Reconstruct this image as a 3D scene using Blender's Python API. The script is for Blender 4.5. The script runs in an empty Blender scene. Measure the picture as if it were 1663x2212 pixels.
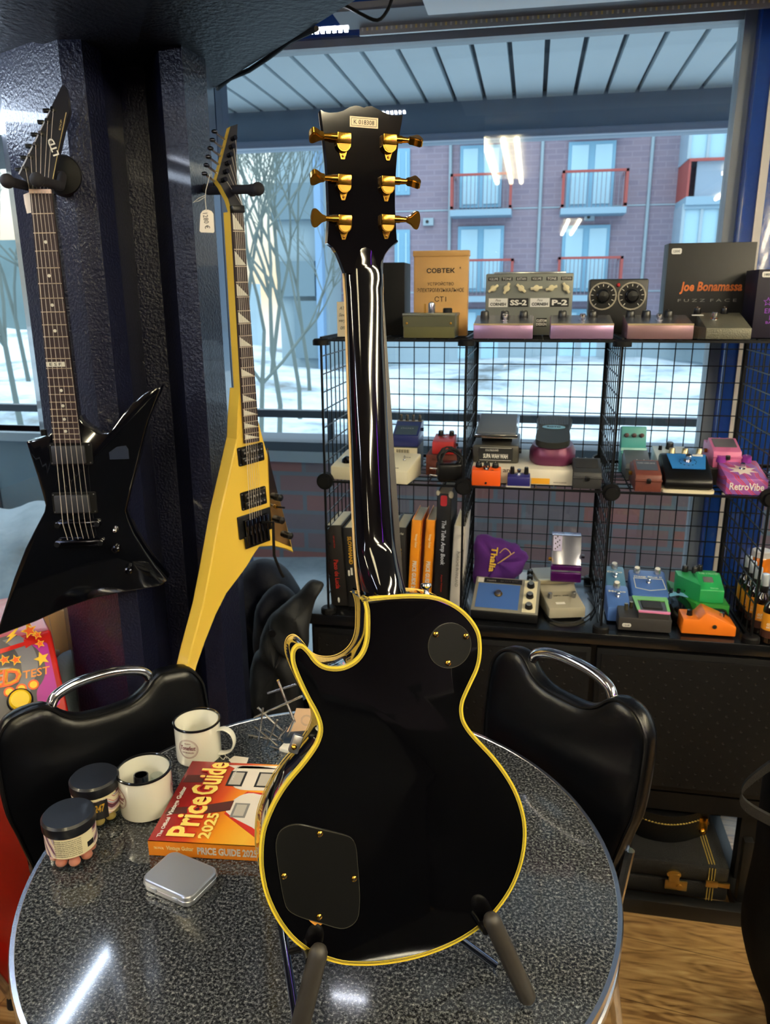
import bpy, bmesh, math, random
from mathutils import Vector, Matrix, Euler
random.seed(7)
S = bpy.context.scene
COL = S.collection
PI = math.pi

# ------------------------------------------------------------------ camera
FPX, YAW, PITCH, ROLL = 1646.0, 0.1867, 0.2758, -0.0065
CAM = Vector((0, 0, 1.6))
_F = Vector((-math.sin(YAW)*math.cos(PITCH), math.cos(YAW)*math.cos(PITCH), -math.sin(PITCH)))
_R0 = Vector((math.cos(YAW), math.sin(YAW), 0)); _U0 = _R0.cross(_F)
_R = _R0*math.cos(ROLL)+_U0*math.sin(ROLL); _U = -_R0*math.sin(ROLL)+_U0*math.cos(ROLL)
cd = bpy.data.cameras.new('camera'); cam = bpy.data.objects.new('camera', cd); COL.objects.link(cam)
cd.sensor_fit = 'VERTICAL'; cd.sensor_height = 36.0; cd.lens = 36.0*FPX/2212
cd.clip_start = .02; cd.clip_end = 300
cam.matrix_world = Matrix.Translation(CAM) @ Matrix((_R, _U, -_F)).transposed().to_4x4()
S.camera = cam
cd.dof.use_dof = True; cd.dof.focus_distance = .92; cd.dof.aperture_fstop = 12.0

# ------------------------------------------------------------------ exposure, sky
S.view_settings.view_transform = 'Standard'; S.view_settings.look = 'None'
S.view_settings.gamma = 1; S.view_settings.use_curve_mapping = False
S.view_settings.exposure = 0.75
SKY_STRENGTH = 2.6
LAMP = 38.0

def lin(c):
    return tuple(((v/255)/12.92 if v/255 <= .04045 else ((v/255+.055)/1.055)**2.4) for v in c)

w = bpy.data.worlds.new('world'); S.world = w; w.use_nodes = True
nt = w.node_tree; nt.nodes.clear()
wo = nt.nodes.new('ShaderNodeOutputWorld'); bg = nt.nodes.new('ShaderNodeBackground')
tc = nt.nodes.new('ShaderNodeTexCoord'); sx = nt.nodes.new('ShaderNodeSeparateXYZ')
rp = nt.nodes.new('ShaderNodeValToRGB'); nz = nt.nodes.new('ShaderNodeTexNoise'); ad = nt.nodes.new('ShaderNodeMath')
nz.inputs['Scale'].default_value = 4; ad.operation = 'MULTIPLY_ADD'; ad.inputs[1].default_value = .12
nt.links.new(tc.outputs['Generated'], sx.inputs[0]); nt.links.new(tc.outputs['Generated'], nz.inputs['Vector'])
nt.links.new(nz.outputs['Fac'], ad.inputs[0]); nt.links.new(sx.outputs['Z'], ad.inputs[2])
nt.links.new(ad.outputs[0], rp.inputs[0]); nt.links.new(rp.outputs[0], bg.inputs[0]); nt.links.new(bg.outputs[0], wo.inputs[0])
e = rp.color_ramp.elements
e[0].position = 0.0; e[0].color = (*lin((150, 160, 170)), 1)
e[1].position = 1.0; e[1].color = (*lin((222, 232, 240)), 1)
for p_, c_ in ((.08, (156, 140, 116)), (.16, (152, 154, 146)), (.3, (184, 200, 208))):
    k = e.new(p_); k.color = (*lin(c_), 1)
bg.inputs[1].default_value = SKY_STRENGTH

# ------------------------------------------------------------------ pixel -> place (1663 x 2212 frame)
def ray(x, y): return _F + _R*((x-831.5)/FPX) - _U*((y-1106)/FPX)
def at_z(x, y, z): d = ray(x, y); return CAM + d*((z-CAM.z)/d.z)
def at_y(x, y, Y): d = ray(x, y); return CAM + d*(Y/d.y)
def at_x(x, y, X): d = ray(x, y); return CAM + d*(X/d.x)
def at_d(x, y, D): return CAM + ray(x, y)*D
def at_pl(x, y, o, n): d = ray(x, y); return CAM + d*((o-CAM).dot(n)/d.dot(n))

class Pl:
    """local frame of a flat thing: r right, u up, n towards the viewer"""
    def __init__(s, o, a, tilt=0, roll=0):
        r = Vector((math.cos(a), math.sin(a), 0)); n = Vector((math.sin(a), -math.cos(a), 0)); u = Vector((0, 0, 1))
        u2 = u*math.cos(tilt)-n*math.sin(tilt); n2 = u*math.sin(tilt)+n*math.cos(tilt)
        s.r = r*math.cos(roll)+u2*math.sin(roll); s.u = -r*math.sin(roll)+u2*math.cos(roll); s.n = n2; s.o = Vector(o)
        s.M = Matrix.Translation(s.o) @ Matrix((s.r, s.u, s.n)).transposed().to_4x4()
    def px(s, x, y, w=0):
        p = at_pl(x, y, s.o+s.n*w, s.n)-s.o
        return (p.dot(s.r), p.dot(s.u))
    def pxs(s, L, w=0): return [s.px(x, y, w) for x, y in L]

# ------------------------------------------------------------------ materials
_m = {}
def mat(name, c=(128, 128, 128), rough=.5, metal=0, bump=0, bs=200, coat=0, noise=0, ns=20, emit=0, alpha=1, spec=.5, trans=0, fn=None):
    if name in _m: return _m[name]
    m = bpy.data.materials.new(name); m.use_nodes = True; t = m.node_tree; b = t.nodes['Principled BSDF']
    col = (*lin(c), 1); b.inputs['Base Color'].default_value = col
    b.inputs['Roughness'].default_value = rough; b.inputs['Metallic'].default_value = metal
    b.inputs['Coat Weight'].default_value = coat; b.inputs['Coat Roughness'].default_value = .05
    b.inputs['Specular IOR Level'].default_value = spec; b.inputs['Transmission Weight'].default_value = trans
    if emit: b.inputs['Emission Color'].default_value = col; b.inputs['Emission Strength'].default_value = emit
    tcn = t.nodes.new('ShaderNodeTexCoord')
    if noise:
        n = t.nodes.new('ShaderNodeTexNoise'); n.inputs['Scale'].default_value = ns; n.inputs['Detail'].default_value = 5
        t.links.new(tcn.outputs['Object'], n.inputs['Vector'])
        mx = t.nodes.new('ShaderNodeMix'); mx.data_type = 'RGBA'
        mx.inputs['A'].default_value = tuple(v*(1-noise) for v in col[:3])+(1,)
        mx.inputs['B'].default_value = tuple(min(1, v*(1+noise)) for v in col[:3])+(1,)
        t.links.new(n.outputs['Fac'], mx.inputs['Factor']); t.links.new(mx.outputs['Result'], b.inputs['Base Color'])
    if bump:
        n = t.nodes.new('ShaderNodeTexNoise'); n.inputs['Scale'].default_value = bs; n.inputs['Detail'].default_value = 4
        t.links.new(tcn.outputs['Object'], n.inputs['Vector'])
        bn = t.nodes.new('ShaderNodeBump'); bn.inputs['Strength'].default_value = bump; bn.inputs['Distance'].default_value = .004
        t.links.new(n.outputs['Fac'], bn.inputs['Height']); t.links.new(bn.outputs[0], b.inputs['Normal'])
    if fn: fn(t, b, tcn)
    _m[name] = m; return m

def ramp(t, fac, stops, mode='LINEAR'):
    r = t.nodes.new('ShaderNodeValToRGB'); r.color_ramp.interpolation = mode; E = r.color_ramp.elements
    E[0].position, E[0].color = stops[0][0], (*lin(stops[0][1]), 1); E[1].position, E[1].color = stops[-1][0], (*lin(stops[-1][1]), 1)
    for p, c in stops[1:-1]: k = E.new(p); k.color = (*lin(c), 1)
    t.links.new(fac, r.inputs[0]); return r
def mapping(t, tcn, scale=(1, 1, 1), rot=(0, 0, 0), out='Object', loc=(0, 0, 0)):
    m = t.nodes.new('ShaderNodeMapping'); m.inputs['Scale'].default_value = scale; m.inputs['Rotation'].default_value = rot; m.inputs['Location'].default_value = loc
    t.links.new(tcn.outputs[out], m.inputs[0]); return m

def f_granite(t, b, tcn):
    n = t.nodes.new('ShaderNodeTexNoise'); n.inputs['Scale'].default_value = 240; n.inputs['Detail'].default_value = 6; n.inputs['Roughness'].default_value = .75
    t.links.new(tcn.outputs['Object'], n.inputs[0])
    r = ramp(t, n.outputs['Fac'], [(.40, (20, 21, 25)), (.50, (48, 50, 54)), (.57, (88, 90, 93)), (.70, (165, 165, 162))])
    t.links.new(r.outputs[0], b.inputs['Base Color'])
def f_wood(t, b, tcn):
    mp = mapping(t, tcn, (3.2, 26, 1), (0, 0, .12))
    n = t.nodes.new('ShaderNodeTexNoise'); n.inputs['Scale'].default_value = 1.6; n.inputs['Detail'].default_value = 8; n.inputs['Distortion'].default_value = 1.4
    t.links.new(mp.outputs[0], n.inputs[0])
    mp3 = mapping(t, tcn, (2.2, 9, 1), (0, 0, .12)); n3 = t.nodes.new('ShaderNodeTexNoise'); n3.inputs['Scale'].default_value = 1.2; t.links.new(mp3.outputs[0], n3.inputs[0])
    sn = t.nodes.new('ShaderNodeMath'); sn.operation = 'MULTIPLY'; sn.inputs[1].default_value = 70; t.links.new(n3.outputs['Fac'], sn.inputs[0])
    s2 = t.nodes.new('ShaderNodeMath'); s2.operation = 'SINE'; t.links.new(sn.outputs[0], s2.inputs[0])
    a = t.nodes.new('ShaderNodeMath'); a.operation = 'MULTIPLY_ADD'; a.inputs[1].default_value = .07; t.links.new(s2.outputs[0], a.inputs[0]); t.links.new(n.outputs['Fac'], a.inputs[2])
    r = ramp(t, a.outputs[0], [(.3, (122, 88, 50)), (.45, (166, 128, 80)), (.6, (186, 148, 98)), (.75, (200, 166, 116))])
    br = t.nodes.new('ShaderNodeTexBrick'); mp2 = mapping(t, tcn, (1, 1, 1), (0, 0, .12)); t.links.new(mp2.outputs[0], br.inputs[0])
    br.inputs['Scale'].default_value = 1; br.inputs['Brick Width'].default_value = 1.3; br.inputs['Row Height'].default_value = .19; br.inputs['Mortar Size'].default_value = .0015
    br.inputs['Color1'].default_value = (1, 1, 1, 1); br.inputs['Color2'].default_value = (.82, .82, .82, 1); br.inputs['Mortar'].default_value = (.45, .4, .35, 1)
    mx = t.nodes.new('ShaderNodeMix'); mx.data_type = 'RGBA'; mx.blend_type = 'MULTIPLY'; mx.inputs['Factor'].default_value = 1
    t.links.new(r.outputs[0], mx.inputs['A']); t.links.new(br.outputs[0], mx.inputs['B']); t.links.new(mx.outputs['Result'], b.inputs['Base Color'])
def f_brick(c1, c2, mo, sc, bw=.26, rh=.08, ms=.008, rot=(PI/2, 0, 0)):
    def f(t, b, tcn):
        mp = mapping(t, tcn, (1, 1, 1), rot)
        br = t.nodes.new('ShaderNodeTexBrick'); t.links.new(mp.outputs[0], br.inputs[0]); br.inputs['Scale'].default_value = sc
        br.inputs['Brick Width'].default_value = bw; br.inputs['Row Height'].default_value = rh; br.inputs['Mortar Size'].default_value = ms
        br.inputs['Color1'].default_value = (*lin(c1), 1); br.inputs['Color2'].default_value = (*lin(c2), 1); br.inputs['Mortar'].default_value = (*lin(mo), 1)
        t.links.new(br.outputs[0], b.inputs['Base Color'])
    return f
def f_perf(t, b, tcn):     # pegboard dimples
    mp = mapping(t, tcn, (36, 36, 36), (0, PI/4, 0))
    fr = t.nodes.new('ShaderNodeVectorMath'); fr.operation = 'FRACTION'; t.links.new(mp.outputs[0], fr.inputs[0])
    sx = t.nodes.new('ShaderNodeSeparateXYZ'); t.links.new(fr.outputs[0], sx.inputs[0])
    cb = t.nodes.new('ShaderNodeCombineXYZ'); t.links.new(sx.outputs['X'], cb.inputs['X']); t.links.new(sx.outputs['Z'], cb.inputs['Z'])
    ds = t.nodes.new('ShaderNodeVectorMath'); ds.operation = 'DISTANCE'; ds.inputs[1].default_value = (.5, 0, .5); t.links.new(cb.outputs[0], ds.inputs[0])
    r = t.nodes.new('ShaderNodeMapRange'); r.inputs['From Min'].default_value = .07; r.inputs['From Max'].default_value = .14; t.links.new(ds.outputs['Value'], r.inputs[0])
    bn = t.nodes.new('ShaderNodeBump'); bn.inputs['Strength'].default_value = .5; bn.inputs['Distance'].default_value = .002
    t.links.new(r.outputs[0], bn.inputs['Height']); t.links.new(bn.outputs[0], b.inputs['Normal'])
def f_swirl(cols, sc=14, di=2.5, rot=(0, .6, 0)):
    def f(t, b, tcn):
        mp = mapping(t, tcn, (1, 1, 1), rot)
        n = t.nodes.new('ShaderNodeTexWave'); n.inputs['Scale'].default_value = sc; n.inputs['Distortion'].default_value = di; t.links.new(mp.outputs[0], n.inputs[0])
        r = ramp(t, n.outputs['Fac'], [((i+.0)/len(cols), c) for i, c in enumerate(cols)], 'CONSTANT'); t.links.new(r.outputs[0], b.inputs['Base Color'])
    return f
def f_snow(t, b, tcn):
    n = t.nodes.new('ShaderNodeTexNoise'); n.inputs['Scale'].default_value = .5; n.inputs['Detail'].default_value = 8; n.inputs['Roughness'].default_value = .65
    t.links.new(tcn.outputs['Object'], n.inputs[0])
    r = ramp(t, n.outputs['Fac'], [(.30, (92, 96, 96)), (.40, (136, 154, 166)), (.48, (176, 190, 200)), (.6, (196, 208, 216)), (.8, (212, 222, 228))]); t.links.new(r.outputs[0], b.inputs['Base Color'])

BLK = mat('black_gloss', (6, 6, 9), .12, coat=1, spec=.6)
MBLK = mat('black_matt', (8, 8, 10), .6, spec=.25)
SBLK = mat('black_satin', (9, 9, 11), .35, spec=.4)
CHR = mat('chrome', (205, 205, 210), .12, 1)
STEEL = mat('brushed_steel', (165, 165, 168), .38, 1)
GOLD = mat('gold', (206, 156, 62), .2, 1)
GOLDM = mat('gold_satin', (192, 144, 66), .5, 1)
WHT = mat('white_plain', (232, 230, 222), .5)
CREAM = mat('cream_plastic', (228, 220, 188), .4)
RUB = mat('black_rubber', (18, 18, 20), .7)
INK = mat('dark_ink', (22, 22, 24), .6)
PAPER = mat('paper_pages', (216, 208, 184), .8, noise=.12, ns=300)

# ------------------------------------------------------------------ mesh building
class MB:
    def __init__(s): s.bm = bmesh.new(); s.mats = []
    def mi(s, m):
        if m is None: m = MBLK
        if m not in s.mats: s.mats.append(m)
        return s.mats.index(m)
    def _fin(s, verts, m, M=None, smooth=False):
        if M is not None: bmesh.ops.transform(s.bm, matrix=M, verts=verts)
        i = s.mi(m); fs = {f for v in verts for f in v.link_faces}
        for f in fs: f.material_index = i; f.smooth = smooth
        return verts
    def box(s, a, b, m, M=None, bev=0, seg=2):
        r = bmesh.ops.create_cube(s.bm, size=1)['verts']
        sz = [abs(b[i]-a[i]) for i in range(3)]; c = [(a[i]+b[i])/2 for i in range(3)]
        bmesh.ops.transform(s.bm, matrix=Matrix.Translation(c) @ Matrix.Diagonal((*sz, 1)), verts=r)
        if bev:
            es = list({e for v in r for e in v.link_edges})
            q = bmesh.ops.bevel(s.bm, geom=es, offset=min(bev, min(sz)*.45), segments=seg, affect='EDGES', profile=.5)
            r = list({v for f in q['faces'] for v in f.verts} | {v for v in r if v.is_valid})
            seen = set(r); st = list(r)
            while st:
                v = st.pop()
                for e_ in v.link_edges:
                    o = e_.other_vert(v)
                    if o not in seen: seen.add(o); st.append(o)
            r = list(seen)
        return s._fin(r, m, M, bool(bev))
    def poly(s, pts, z0, z1, m, M=None, side=None, cap=True):
        """extrude 2-D outline (any winding) from z0 to z1"""
        A = sum(pts[i][0]*pts[(i+1) % len(pts)][1]-pts[(i+1) % len(pts)][0]*pts[i][1] for i in range(len(pts)))
        if A < 0: pts = pts[::-1]
        lo = [s.bm.verts.new((p[0], p[1], min(z0, z1))) for p in pts]; hi = [s.bm.verts.new((p[0], p[1], max(z0, z1))) for p in pts]
        n = len(pts); si = s.mi(side or m); i0 = s.mi(m)
        for i in range(n):
            f = s.bm.faces.new((lo[i], lo[(i+1) % n], hi[(i+1) % n], hi[i])); f.material_index = si; f.smooth = n > 12
        if cap:
            f = s.bm.faces.new(hi); f.material_index = i0
            f = s.bm.faces.new(lo[::-1]); f.material_index = si
        if M is not None: bmesh.ops.transform(s.bm, matrix=M, verts=lo+hi)
        return s
    def ring(s, outer, inner, z0, z1, m, M=None):
        n = len(outer)
        A = sum(outer[i][0]*outer[(i+1) % n][1]-outer[(i+1) % n][0]*outer[i][1] for i in range(n))
        if A < 0: outer = outer[::-1]; inner = inner[::-1]
        V = [[s.bm.verts.new((p[0], p[1], z)) for p in L] for L, z in ((outer, z0), (outer, z1), (inner, z1), (inner, z0))]
        k = s.mi(m)
        for j in range(4):
            a, b = V[j], V[(j+1) % 4]
            for i in range(n):
                f = s.bm.faces.new((a[i], a[(i+1) % n], b[(i+1) % n], b[i])); f.material_index = k; f.smooth = True
        vs = [v for L in V for v in L]
        if M is not None: bmesh.ops.transform(s.bm, matrix=M, verts=vs)
    def lathe(s, prof, m, M=None, n=32, closed=False):
        """profile (r, z) round z"""
        rings = []
        for r, z in prof:
            rings.append([s.bm.verts.new((max(r, 1e-5)*math.cos(2*PI*i/n), max(r, 1e-5)*math.sin(2*PI*i/n), z)) for i in range(n)])
        k = s.mi(m)
        pr = list(zip(rings, rings[1:]))+([(rings[-1], rings[0])] if closed else [])
        for a, b in pr:
            for i in range(n):
                f = s.bm.faces.new((a[i], a[(i+1) % n], b[(i+1) % n], b[i])); f.material_index = k; f.smooth = True
        vs = [v for L in rings for v in L]
        if M is not None: bmesh.ops.transform(s.bm, matrix=M, verts=vs)
        return vs
    def cyl(s, c, r, h, m, M=None, n=20, r2=None, axis='z', bev=0):
        r2 = r if r2 is None else r2
        T = Matrix.Translation(c)
        if axis == 'x': T = T @ Matrix.Rotation(PI/2, 4, 'Y')
        if axis == 'y': T = T @ Matrix.Rotation(-PI/2, 4, 'X')
        if M is not None: T = M @ T
        pr = [(0, 0), (r, 0), (r2, h), (0, h)] if not bev else [(0, 0), (r, 0), (r2, h-bev), (r2-bev, h), (0, h)]
        return s.lathe(pr, m, T, n)
    def tube(s, pts, r, m, M=None, n=10, caps=True, radii=None):
        pts = [Vector(p) for p in pts]; rings = []; up = None
        for i, p in enumerate(pts):
            t = (pts[min(i+1, len(pts)-1)]-pts[max(i-1, 0)])
            if t.length < 1e-9: t = Vector((0, 0, 1))
            t.normalize()
            if up is None: up = Vector((0, 0, 1)) if abs(t.z) < .9 else Vector((1, 0, 0))
            a = t.cross(up)
            if a.length < 1e-6: a = t.cross(Vector((1, .3, 0)))
            a.normalize(); b = a.cross(t).normalized(); up = b
            rr = radii[i] if radii else r
            rings.append([s.bm.verts.new(p+(a*math.cos(2*PI*j/n)+b*math.sin(2*PI*j/n))*rr) for j in range(n)])
        k = s.mi(m)
        for A, B in zip(rings, rings[1:]):
            for j in range(n):
                f = s.bm.faces.new((A[j], B[j], B[(j+1) % n], A[(j+1) % n])); f.material_index = k; f.smooth = True
        if caps:
            for R_ in (rings[0][::1], rings[-1][::-1]):
                f = s.bm.faces.new(R_); f.material_index = k
        vs = [v for L in rings for v in L]
        if M is not None: bmesh.ops.transform(s.bm, matrix=M, verts=vs)
    def ball(s, c, r, m, M=None, sc=(1, 1, 1), n=16):
        v = bmesh.ops.create_uvsphere(s.bm, u_segments=n, v_segments=max(6, n//2), radius=r)['verts']
        T = Matrix.Translation(c) @ Matrix.Diagonal((*sc, 1))
        if M is not None: T = M @ T
        return s._fin(v, m, T, True)
    def grid(s, fn, nu, nv, m, closed_u=False):
        V = [[s.bm.verts.new(fn(i/nu, j/nv)) for i in range(nu+1)] for j in range(nv+1)]; k = s.mi(m)
        for j in range(nv):
            for i in range(nu):
                f = s.bm.faces.new((V[j][i], V[j][i+1], V[j+1][i+1], V[j+1][i])); f.material_index = k; f.smooth = True
    def build(s, name, parent=None, M=None, ang=35, recalc=True, doubles=False):
        if doubles: bmesh.ops.remove_doubles(s.bm, verts=s.bm.verts, dist=1e-5)
        if recalc: bmesh.ops.recalc_face_normals(s.bm, faces=s.bm.faces)
        me = bpy.data.meshes.new(name); s.bm.to_mesh(me); s.bm.free()
        for m in s.mats: me.materials.append(m)
        me.set_sharp_from_angle(angle=math.radians(ang))
        o = bpy.data.objects.new(name, me); COL.objects.link(o)
        if M is not None: o.matrix_world = M
        if parent is not None: o.parent = parent
        return o

def tag(o, label, cat, group=None):
    o['label'] = label; o['category'] = cat
    if group: o['group'] = group
    return o
def struct(o): o['kind'] = 'structure'; return o
def thing(name, label, cat, M=None, group=None):
    o = bpy.data.objects.new(name, None); COL.objects.link(o); o.empty_display_size = .02
    if M is not None: o.matrix_world = M
    return tag(o, label, cat, group)
def copy_tree(o, parent=None, M=None, label=None):
    c = o.copy(); COL.objects.link(c)
    if parent is not None: c.parent = parent
    if M is not None: c.matrix_world = M
    if label: c['label'] = label
    for ch in list(o.children): copy_tree(ch, c)
    return c
def T(x, y, z): return Matrix.Translation((x, y, z))
def RX(a): return Matrix.Rotation(a, 4, 'X')
def RY(a): return Matrix.Rotation(a, 4, 'Y')
def RZ(a): return Matrix.Rotation(a, 4, 'Z')
def arc(cx, cy, r, a0, a1, n, ry=None):
    ry = r if ry is None else ry
    return [(cx+r*math.cos(math.radians(a0+(a1-a0)*i/n)), cy+ry*math.sin(math.radians(a0+(a1-a0)*i/n))) for i in range(n+1)]
def rrect(x0, y0, x1, y1, r, n=5):
    return arc(x1-r, y1-r, r, 0, 90, n)+arc(x0+r, y1-r, r, 90, 180, n)+arc(x0+r, y0+r, r, 180, 270, n)+arc(x1-r, y0+r, r, 270, 360, n)
def circ(cx, cy, r, n=24, ry=None): return arc(cx, cy, r, 0, 360-360/n, n-1, ry)
def star(cx, cy, r, rot=0, k=.45):
    return [(cx+(r if i % 2 == 0 else r*k)*math.cos(math.radians(90+rot+36*i)), cy+(r if i % 2 == 0 else r*k)*math.sin(math.radians(90+rot+36*i))) for i in range(10)]
def smooth(P, n=3, closed=True):
    """Catmull-Rom through the points"""
    out = []; N = len(P)
    for i in range(N if closed else N-1):
        p0, p1, p2, p3 = [P[(i+k) % N] if closed else P[min(max(i+k, 0), N-1)] for k in (-1, 0, 1, 2)]
        for j in range(n):
            t = j/n
            out.append(tuple(.5*((2*p1[c])+(-p0[c]+p2[c])*t+(2*p0[c]-5*p1[c]+4*p2[c]-p3[c])*t*t+(-p0[c]+3*p1[c]-3*p2[c]+p3[c])*t**3) for c in range(len(p1))))
    if not closed: out.append(tuple(P[-1]))
    return out
def inset(P, d):
    n = len(P); A = sum(P[i][0]*P[(i+1) % n][1]-P[(i+1) % n][0]*P[i][1] for i in range(n)); sg = 1 if A > 0 else -1; out = []
    for i in range(n):
        a, b, c = Vector(P[i-1]), Vector(P[i]), Vector(P[(i+1) % n])
        e1 = (b-a).normalized(); e2 = (c-b).normalized()
        n1 = Vector((-e1.y, e1.x))*sg; n2 = Vector((-e2.y, e2.x))*sg; q = (n1+n2)
        q = q/max(q.length_squared, .3)*2 if q.length > 1e-6 else n1
        out.append(tuple(b+q*d))
    return out

def text(parent, s, M, w, h=None, m=INK, name='lettering', ext=.0004, bold=0, shear=0, sp=1):
    """letters as flat raised mesh, centred on M, x right, y up, scaled to width w (and height h)"""
    cu = bpy.data.curves.new('t', 'FONT'); cu.body = s; cu.align_x = 'CENTER'; cu.align_y = 'CENTER'; cu.extrude = .01; cu.offset = bold; cu.shear = shear; cu.space_character = sp
    cu.resolution_u = 2
    ob = bpy.data.objects.new('t', cu); me = bpy.data.meshes.new_from_object(ob)
    bpy.data.objects.remove(ob); bpy.data.curves.remove(cu); me.name = name
    xs = [v.co.x for v in me.vertices]; ys = [v.co.y for v in me.vertices]
    if not xs: return None
    k = w/(max(xs)-min(xs)); ky = k if h is None else h/(max(ys)-min(ys)); cx = (max(xs)+min(xs))/2; cy = (max(ys)+min(ys))/2
    for v in me.vertices: v.co = ((v.co.x-cx)*k, (v.co.y-cy)*ky, (v.co.z+.01)/.02*ext)
    me.materials.clear(); me.materials.append(m)
    o = bpy.data.objects.new(name, me); COL.objects.link(o)
    o.matrix_world = M
    if parent is not None: o.parent = parent
    return o

SH_TOP, SH_MID, SH_BOT = 1.497, 1.131, .757      # shelf levels
TZ = .75                                          # table top
CELL = .365; SX0, SY0 = -.519, 1.896

# ================================================================== THE ROOM
def room():
    b = MB(); b.box((-4.5, -9, -.05), (4, 2.44, 0), mat('floor_boards', rough=.3, fn=f_wood)); struct(b.build('floor'))
    cm = mat('ceiling_paint', (170, 172, 178), .7)
    b = MB(); b.box((-4.5, -9, 2.45), (4, 2.62, 2.55), cm); struct(b.build('ceiling'))
    wm = mat('room_wall_paint', (58, 52, 66), .7, noise=.3, ns=3)
    for nm, a, c in (('wall_back', (-4.5, -9.1, 0), (4, -9, 2.5)), ('wall_left', (-4.6, -9, 0), (-4.5, 2.5, 2.5)), ('wall_right', (4, -9, 0), (4.1, 2.5, 2.5))):
        b = MB(); b.box(a, c, wm); struct(b.build(nm))
    # window wall: head, sill, posts
    blue = mat('blue_gloss_paint', (24, 66, 150), .22, bump=.25, bs=60, coat=.4)
    grey = mat('grey_window_trim', (150, 158, 166), .4)
    b = MB(); b.box((-4.5, 2.38, 2.31), (4, 2.5, 2.46), blue); b.box((-4.5, 2.4, 2.29), (4, 2.46, 2.31), grey); struct(b.build('trim_1'))
    b = MB(); b.box((-4.5, 2.36, 0), (4, 2.5, .1), mat('sill_paint', (70, 80, 92), .5)); struct(b.build('trim_2'))
    # right post: blue, pale strip, blue
    def post(x0, x1, nm, strip=True):
        b = MB(); b.box((x0, 2.34, .1), (x1, 2.48, 2.4), blue, bev=.004)
        b.box((x0-.03, 2.39, .1), (x0, 2.46, 2.31), grey)
        if strip: b.box((x0+.036, 2.333, .1), (x0+.056, 2.34, 2.4), mat('pale_strip', (205, 200, 196), .5))
        b.box((x0+.12, 2.30, .1), (x1, 2.34, 2.4), blue, bev=.004) if x1-x0 > .2 else None
        struct(b.build(nm))
    post(.54, .70, 'trim_3')
    b = MB(); b.box((-1.02, 2.38, .1), (-.955, 2.48, 2.31), mat('navy_frame', (34, 56, 88), .4)); struct(b.build('trim_4'))
    g = bpy.data.materials.new('window_glass'); g.use_nodes = True; t = g.node_tree; t.nodes.clear()
    o = t.nodes.new('ShaderNodeOutputMaterial'); mx = t.nodes.new('ShaderNodeMixShader'); tr = t.nodes.new('ShaderNodeBsdfTransparent'); gl = t.nodes.new('ShaderNodeBsdfGlossy'); fr = t.nodes.new('ShaderNodeMath'); lw = t.nodes.new('ShaderNodeLayerWeight'); pw = t.nodes.new('ShaderNodeMath'); pw.operation = 'POWER'; pw.inputs[1].default_value = 5; fr.operation = 'MULTIPLY_ADD'; fr.inputs[1].default_value = .96; fr.inputs[2].default_value = .04; t.links.new(lw.outputs['Facing'], pw.inputs[0]); t.links.new(pw.outputs[0], fr.inputs[0])
    tr.inputs[0].default_value = (.93, .97, .98, 1); gl.inputs['Roughness'].default_value = .01
    t.links.new(fr.outputs[0], mx.inputs[0]); t.links.new(tr.outputs[0], mx.inputs[1]); t.links.new(gl.outputs[0], mx.inputs[2]); t.links.new(mx.outputs[0], o.inputs[0])
    for i, (a, c) in enumerate(((-.955, .51), (-4.5, -1.02), (.70, 4)), 1):
        b = MB(); b.box((a, 2.425, .1), (c, 2.431, 2.30), g); struct(b.build('window_%d' % i))
    return g, blue
GLASS, BLUE = room()

# black painted corrugated column + bulkhead
def column():
    tm = mat('column_black_paint', (22, 25, 48), .3, bump=.6, bs=170, coat=.2)
    P = [at_d(x, 650, d) for x, d in ((50, 1.86), (60, 1.62), (118, 1.56), (185, 1.50), (232, 1.50), (268, 1.56), (300, 1.70), (352, 1.70), (384, 1.58), (430, 1.57), (476, 1.66), (489, 1.86))]
    pts = [(p.x, p.y) for p in P]
    b = MB(); b.poly(pts, 0, 2.12, tm); o = b.build('column', ang=12); struct(o)
    bm_ = mat('bulkhead_paint', (15, 21, 36), .5, bump=.6, bs=90)
    e0 = at_z(452, 196, 2.06); e1 = at_z(790, -14, 2.06); d = (e1-e0).normalized()
    a = e0-d*1.2; c = e0+d*.76
    b = MB(); b.poly([(a.x, a.y), (c.x, c.y), (c.x-.3, c.y-.25), (-4.4, c.y-.5), (-4.4, a.y+.1)], 2.06, 2.46, bm_); struct(b.build('beam'))
    # second, lower face of the bulkhead on the left
    q = [at_z(x, y, 2.05) for x, y in ((335, -60), (297, 92), (240, 130), (-60, 60), (-200, -60))]
    b = MB(); b.poly([(p.x, p.y) for p in q], 2.05, 2.3, bm_); struct(b.build('beam'))
    # black cable along the beam edge
    L = [e0+d*.02+Vector((.012, 0, .0))]+[e0+d*s+Vector((.014, -.004, .004*math.sin(s*20))) for s in (.1, .2, .3, .4, .5)]
    b = MB(); b.tube(L, .005, MBLK); tag(b.build('cable'), 'thin black cable running along the bulkhead edge', 'cable')
    L = [at_d(x, y, 1.75) for x, y in smooth([(700, 28), (740, 12), (775, 28), (815, 44), (838, 20), (848, -10)], 4, False)]
    b = MB(); b.tube(L, .004, MBLK); tag(b.build('cable'), 'loose black cable drooping from the ceiling above the lit strip', 'cable')
column()

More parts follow.
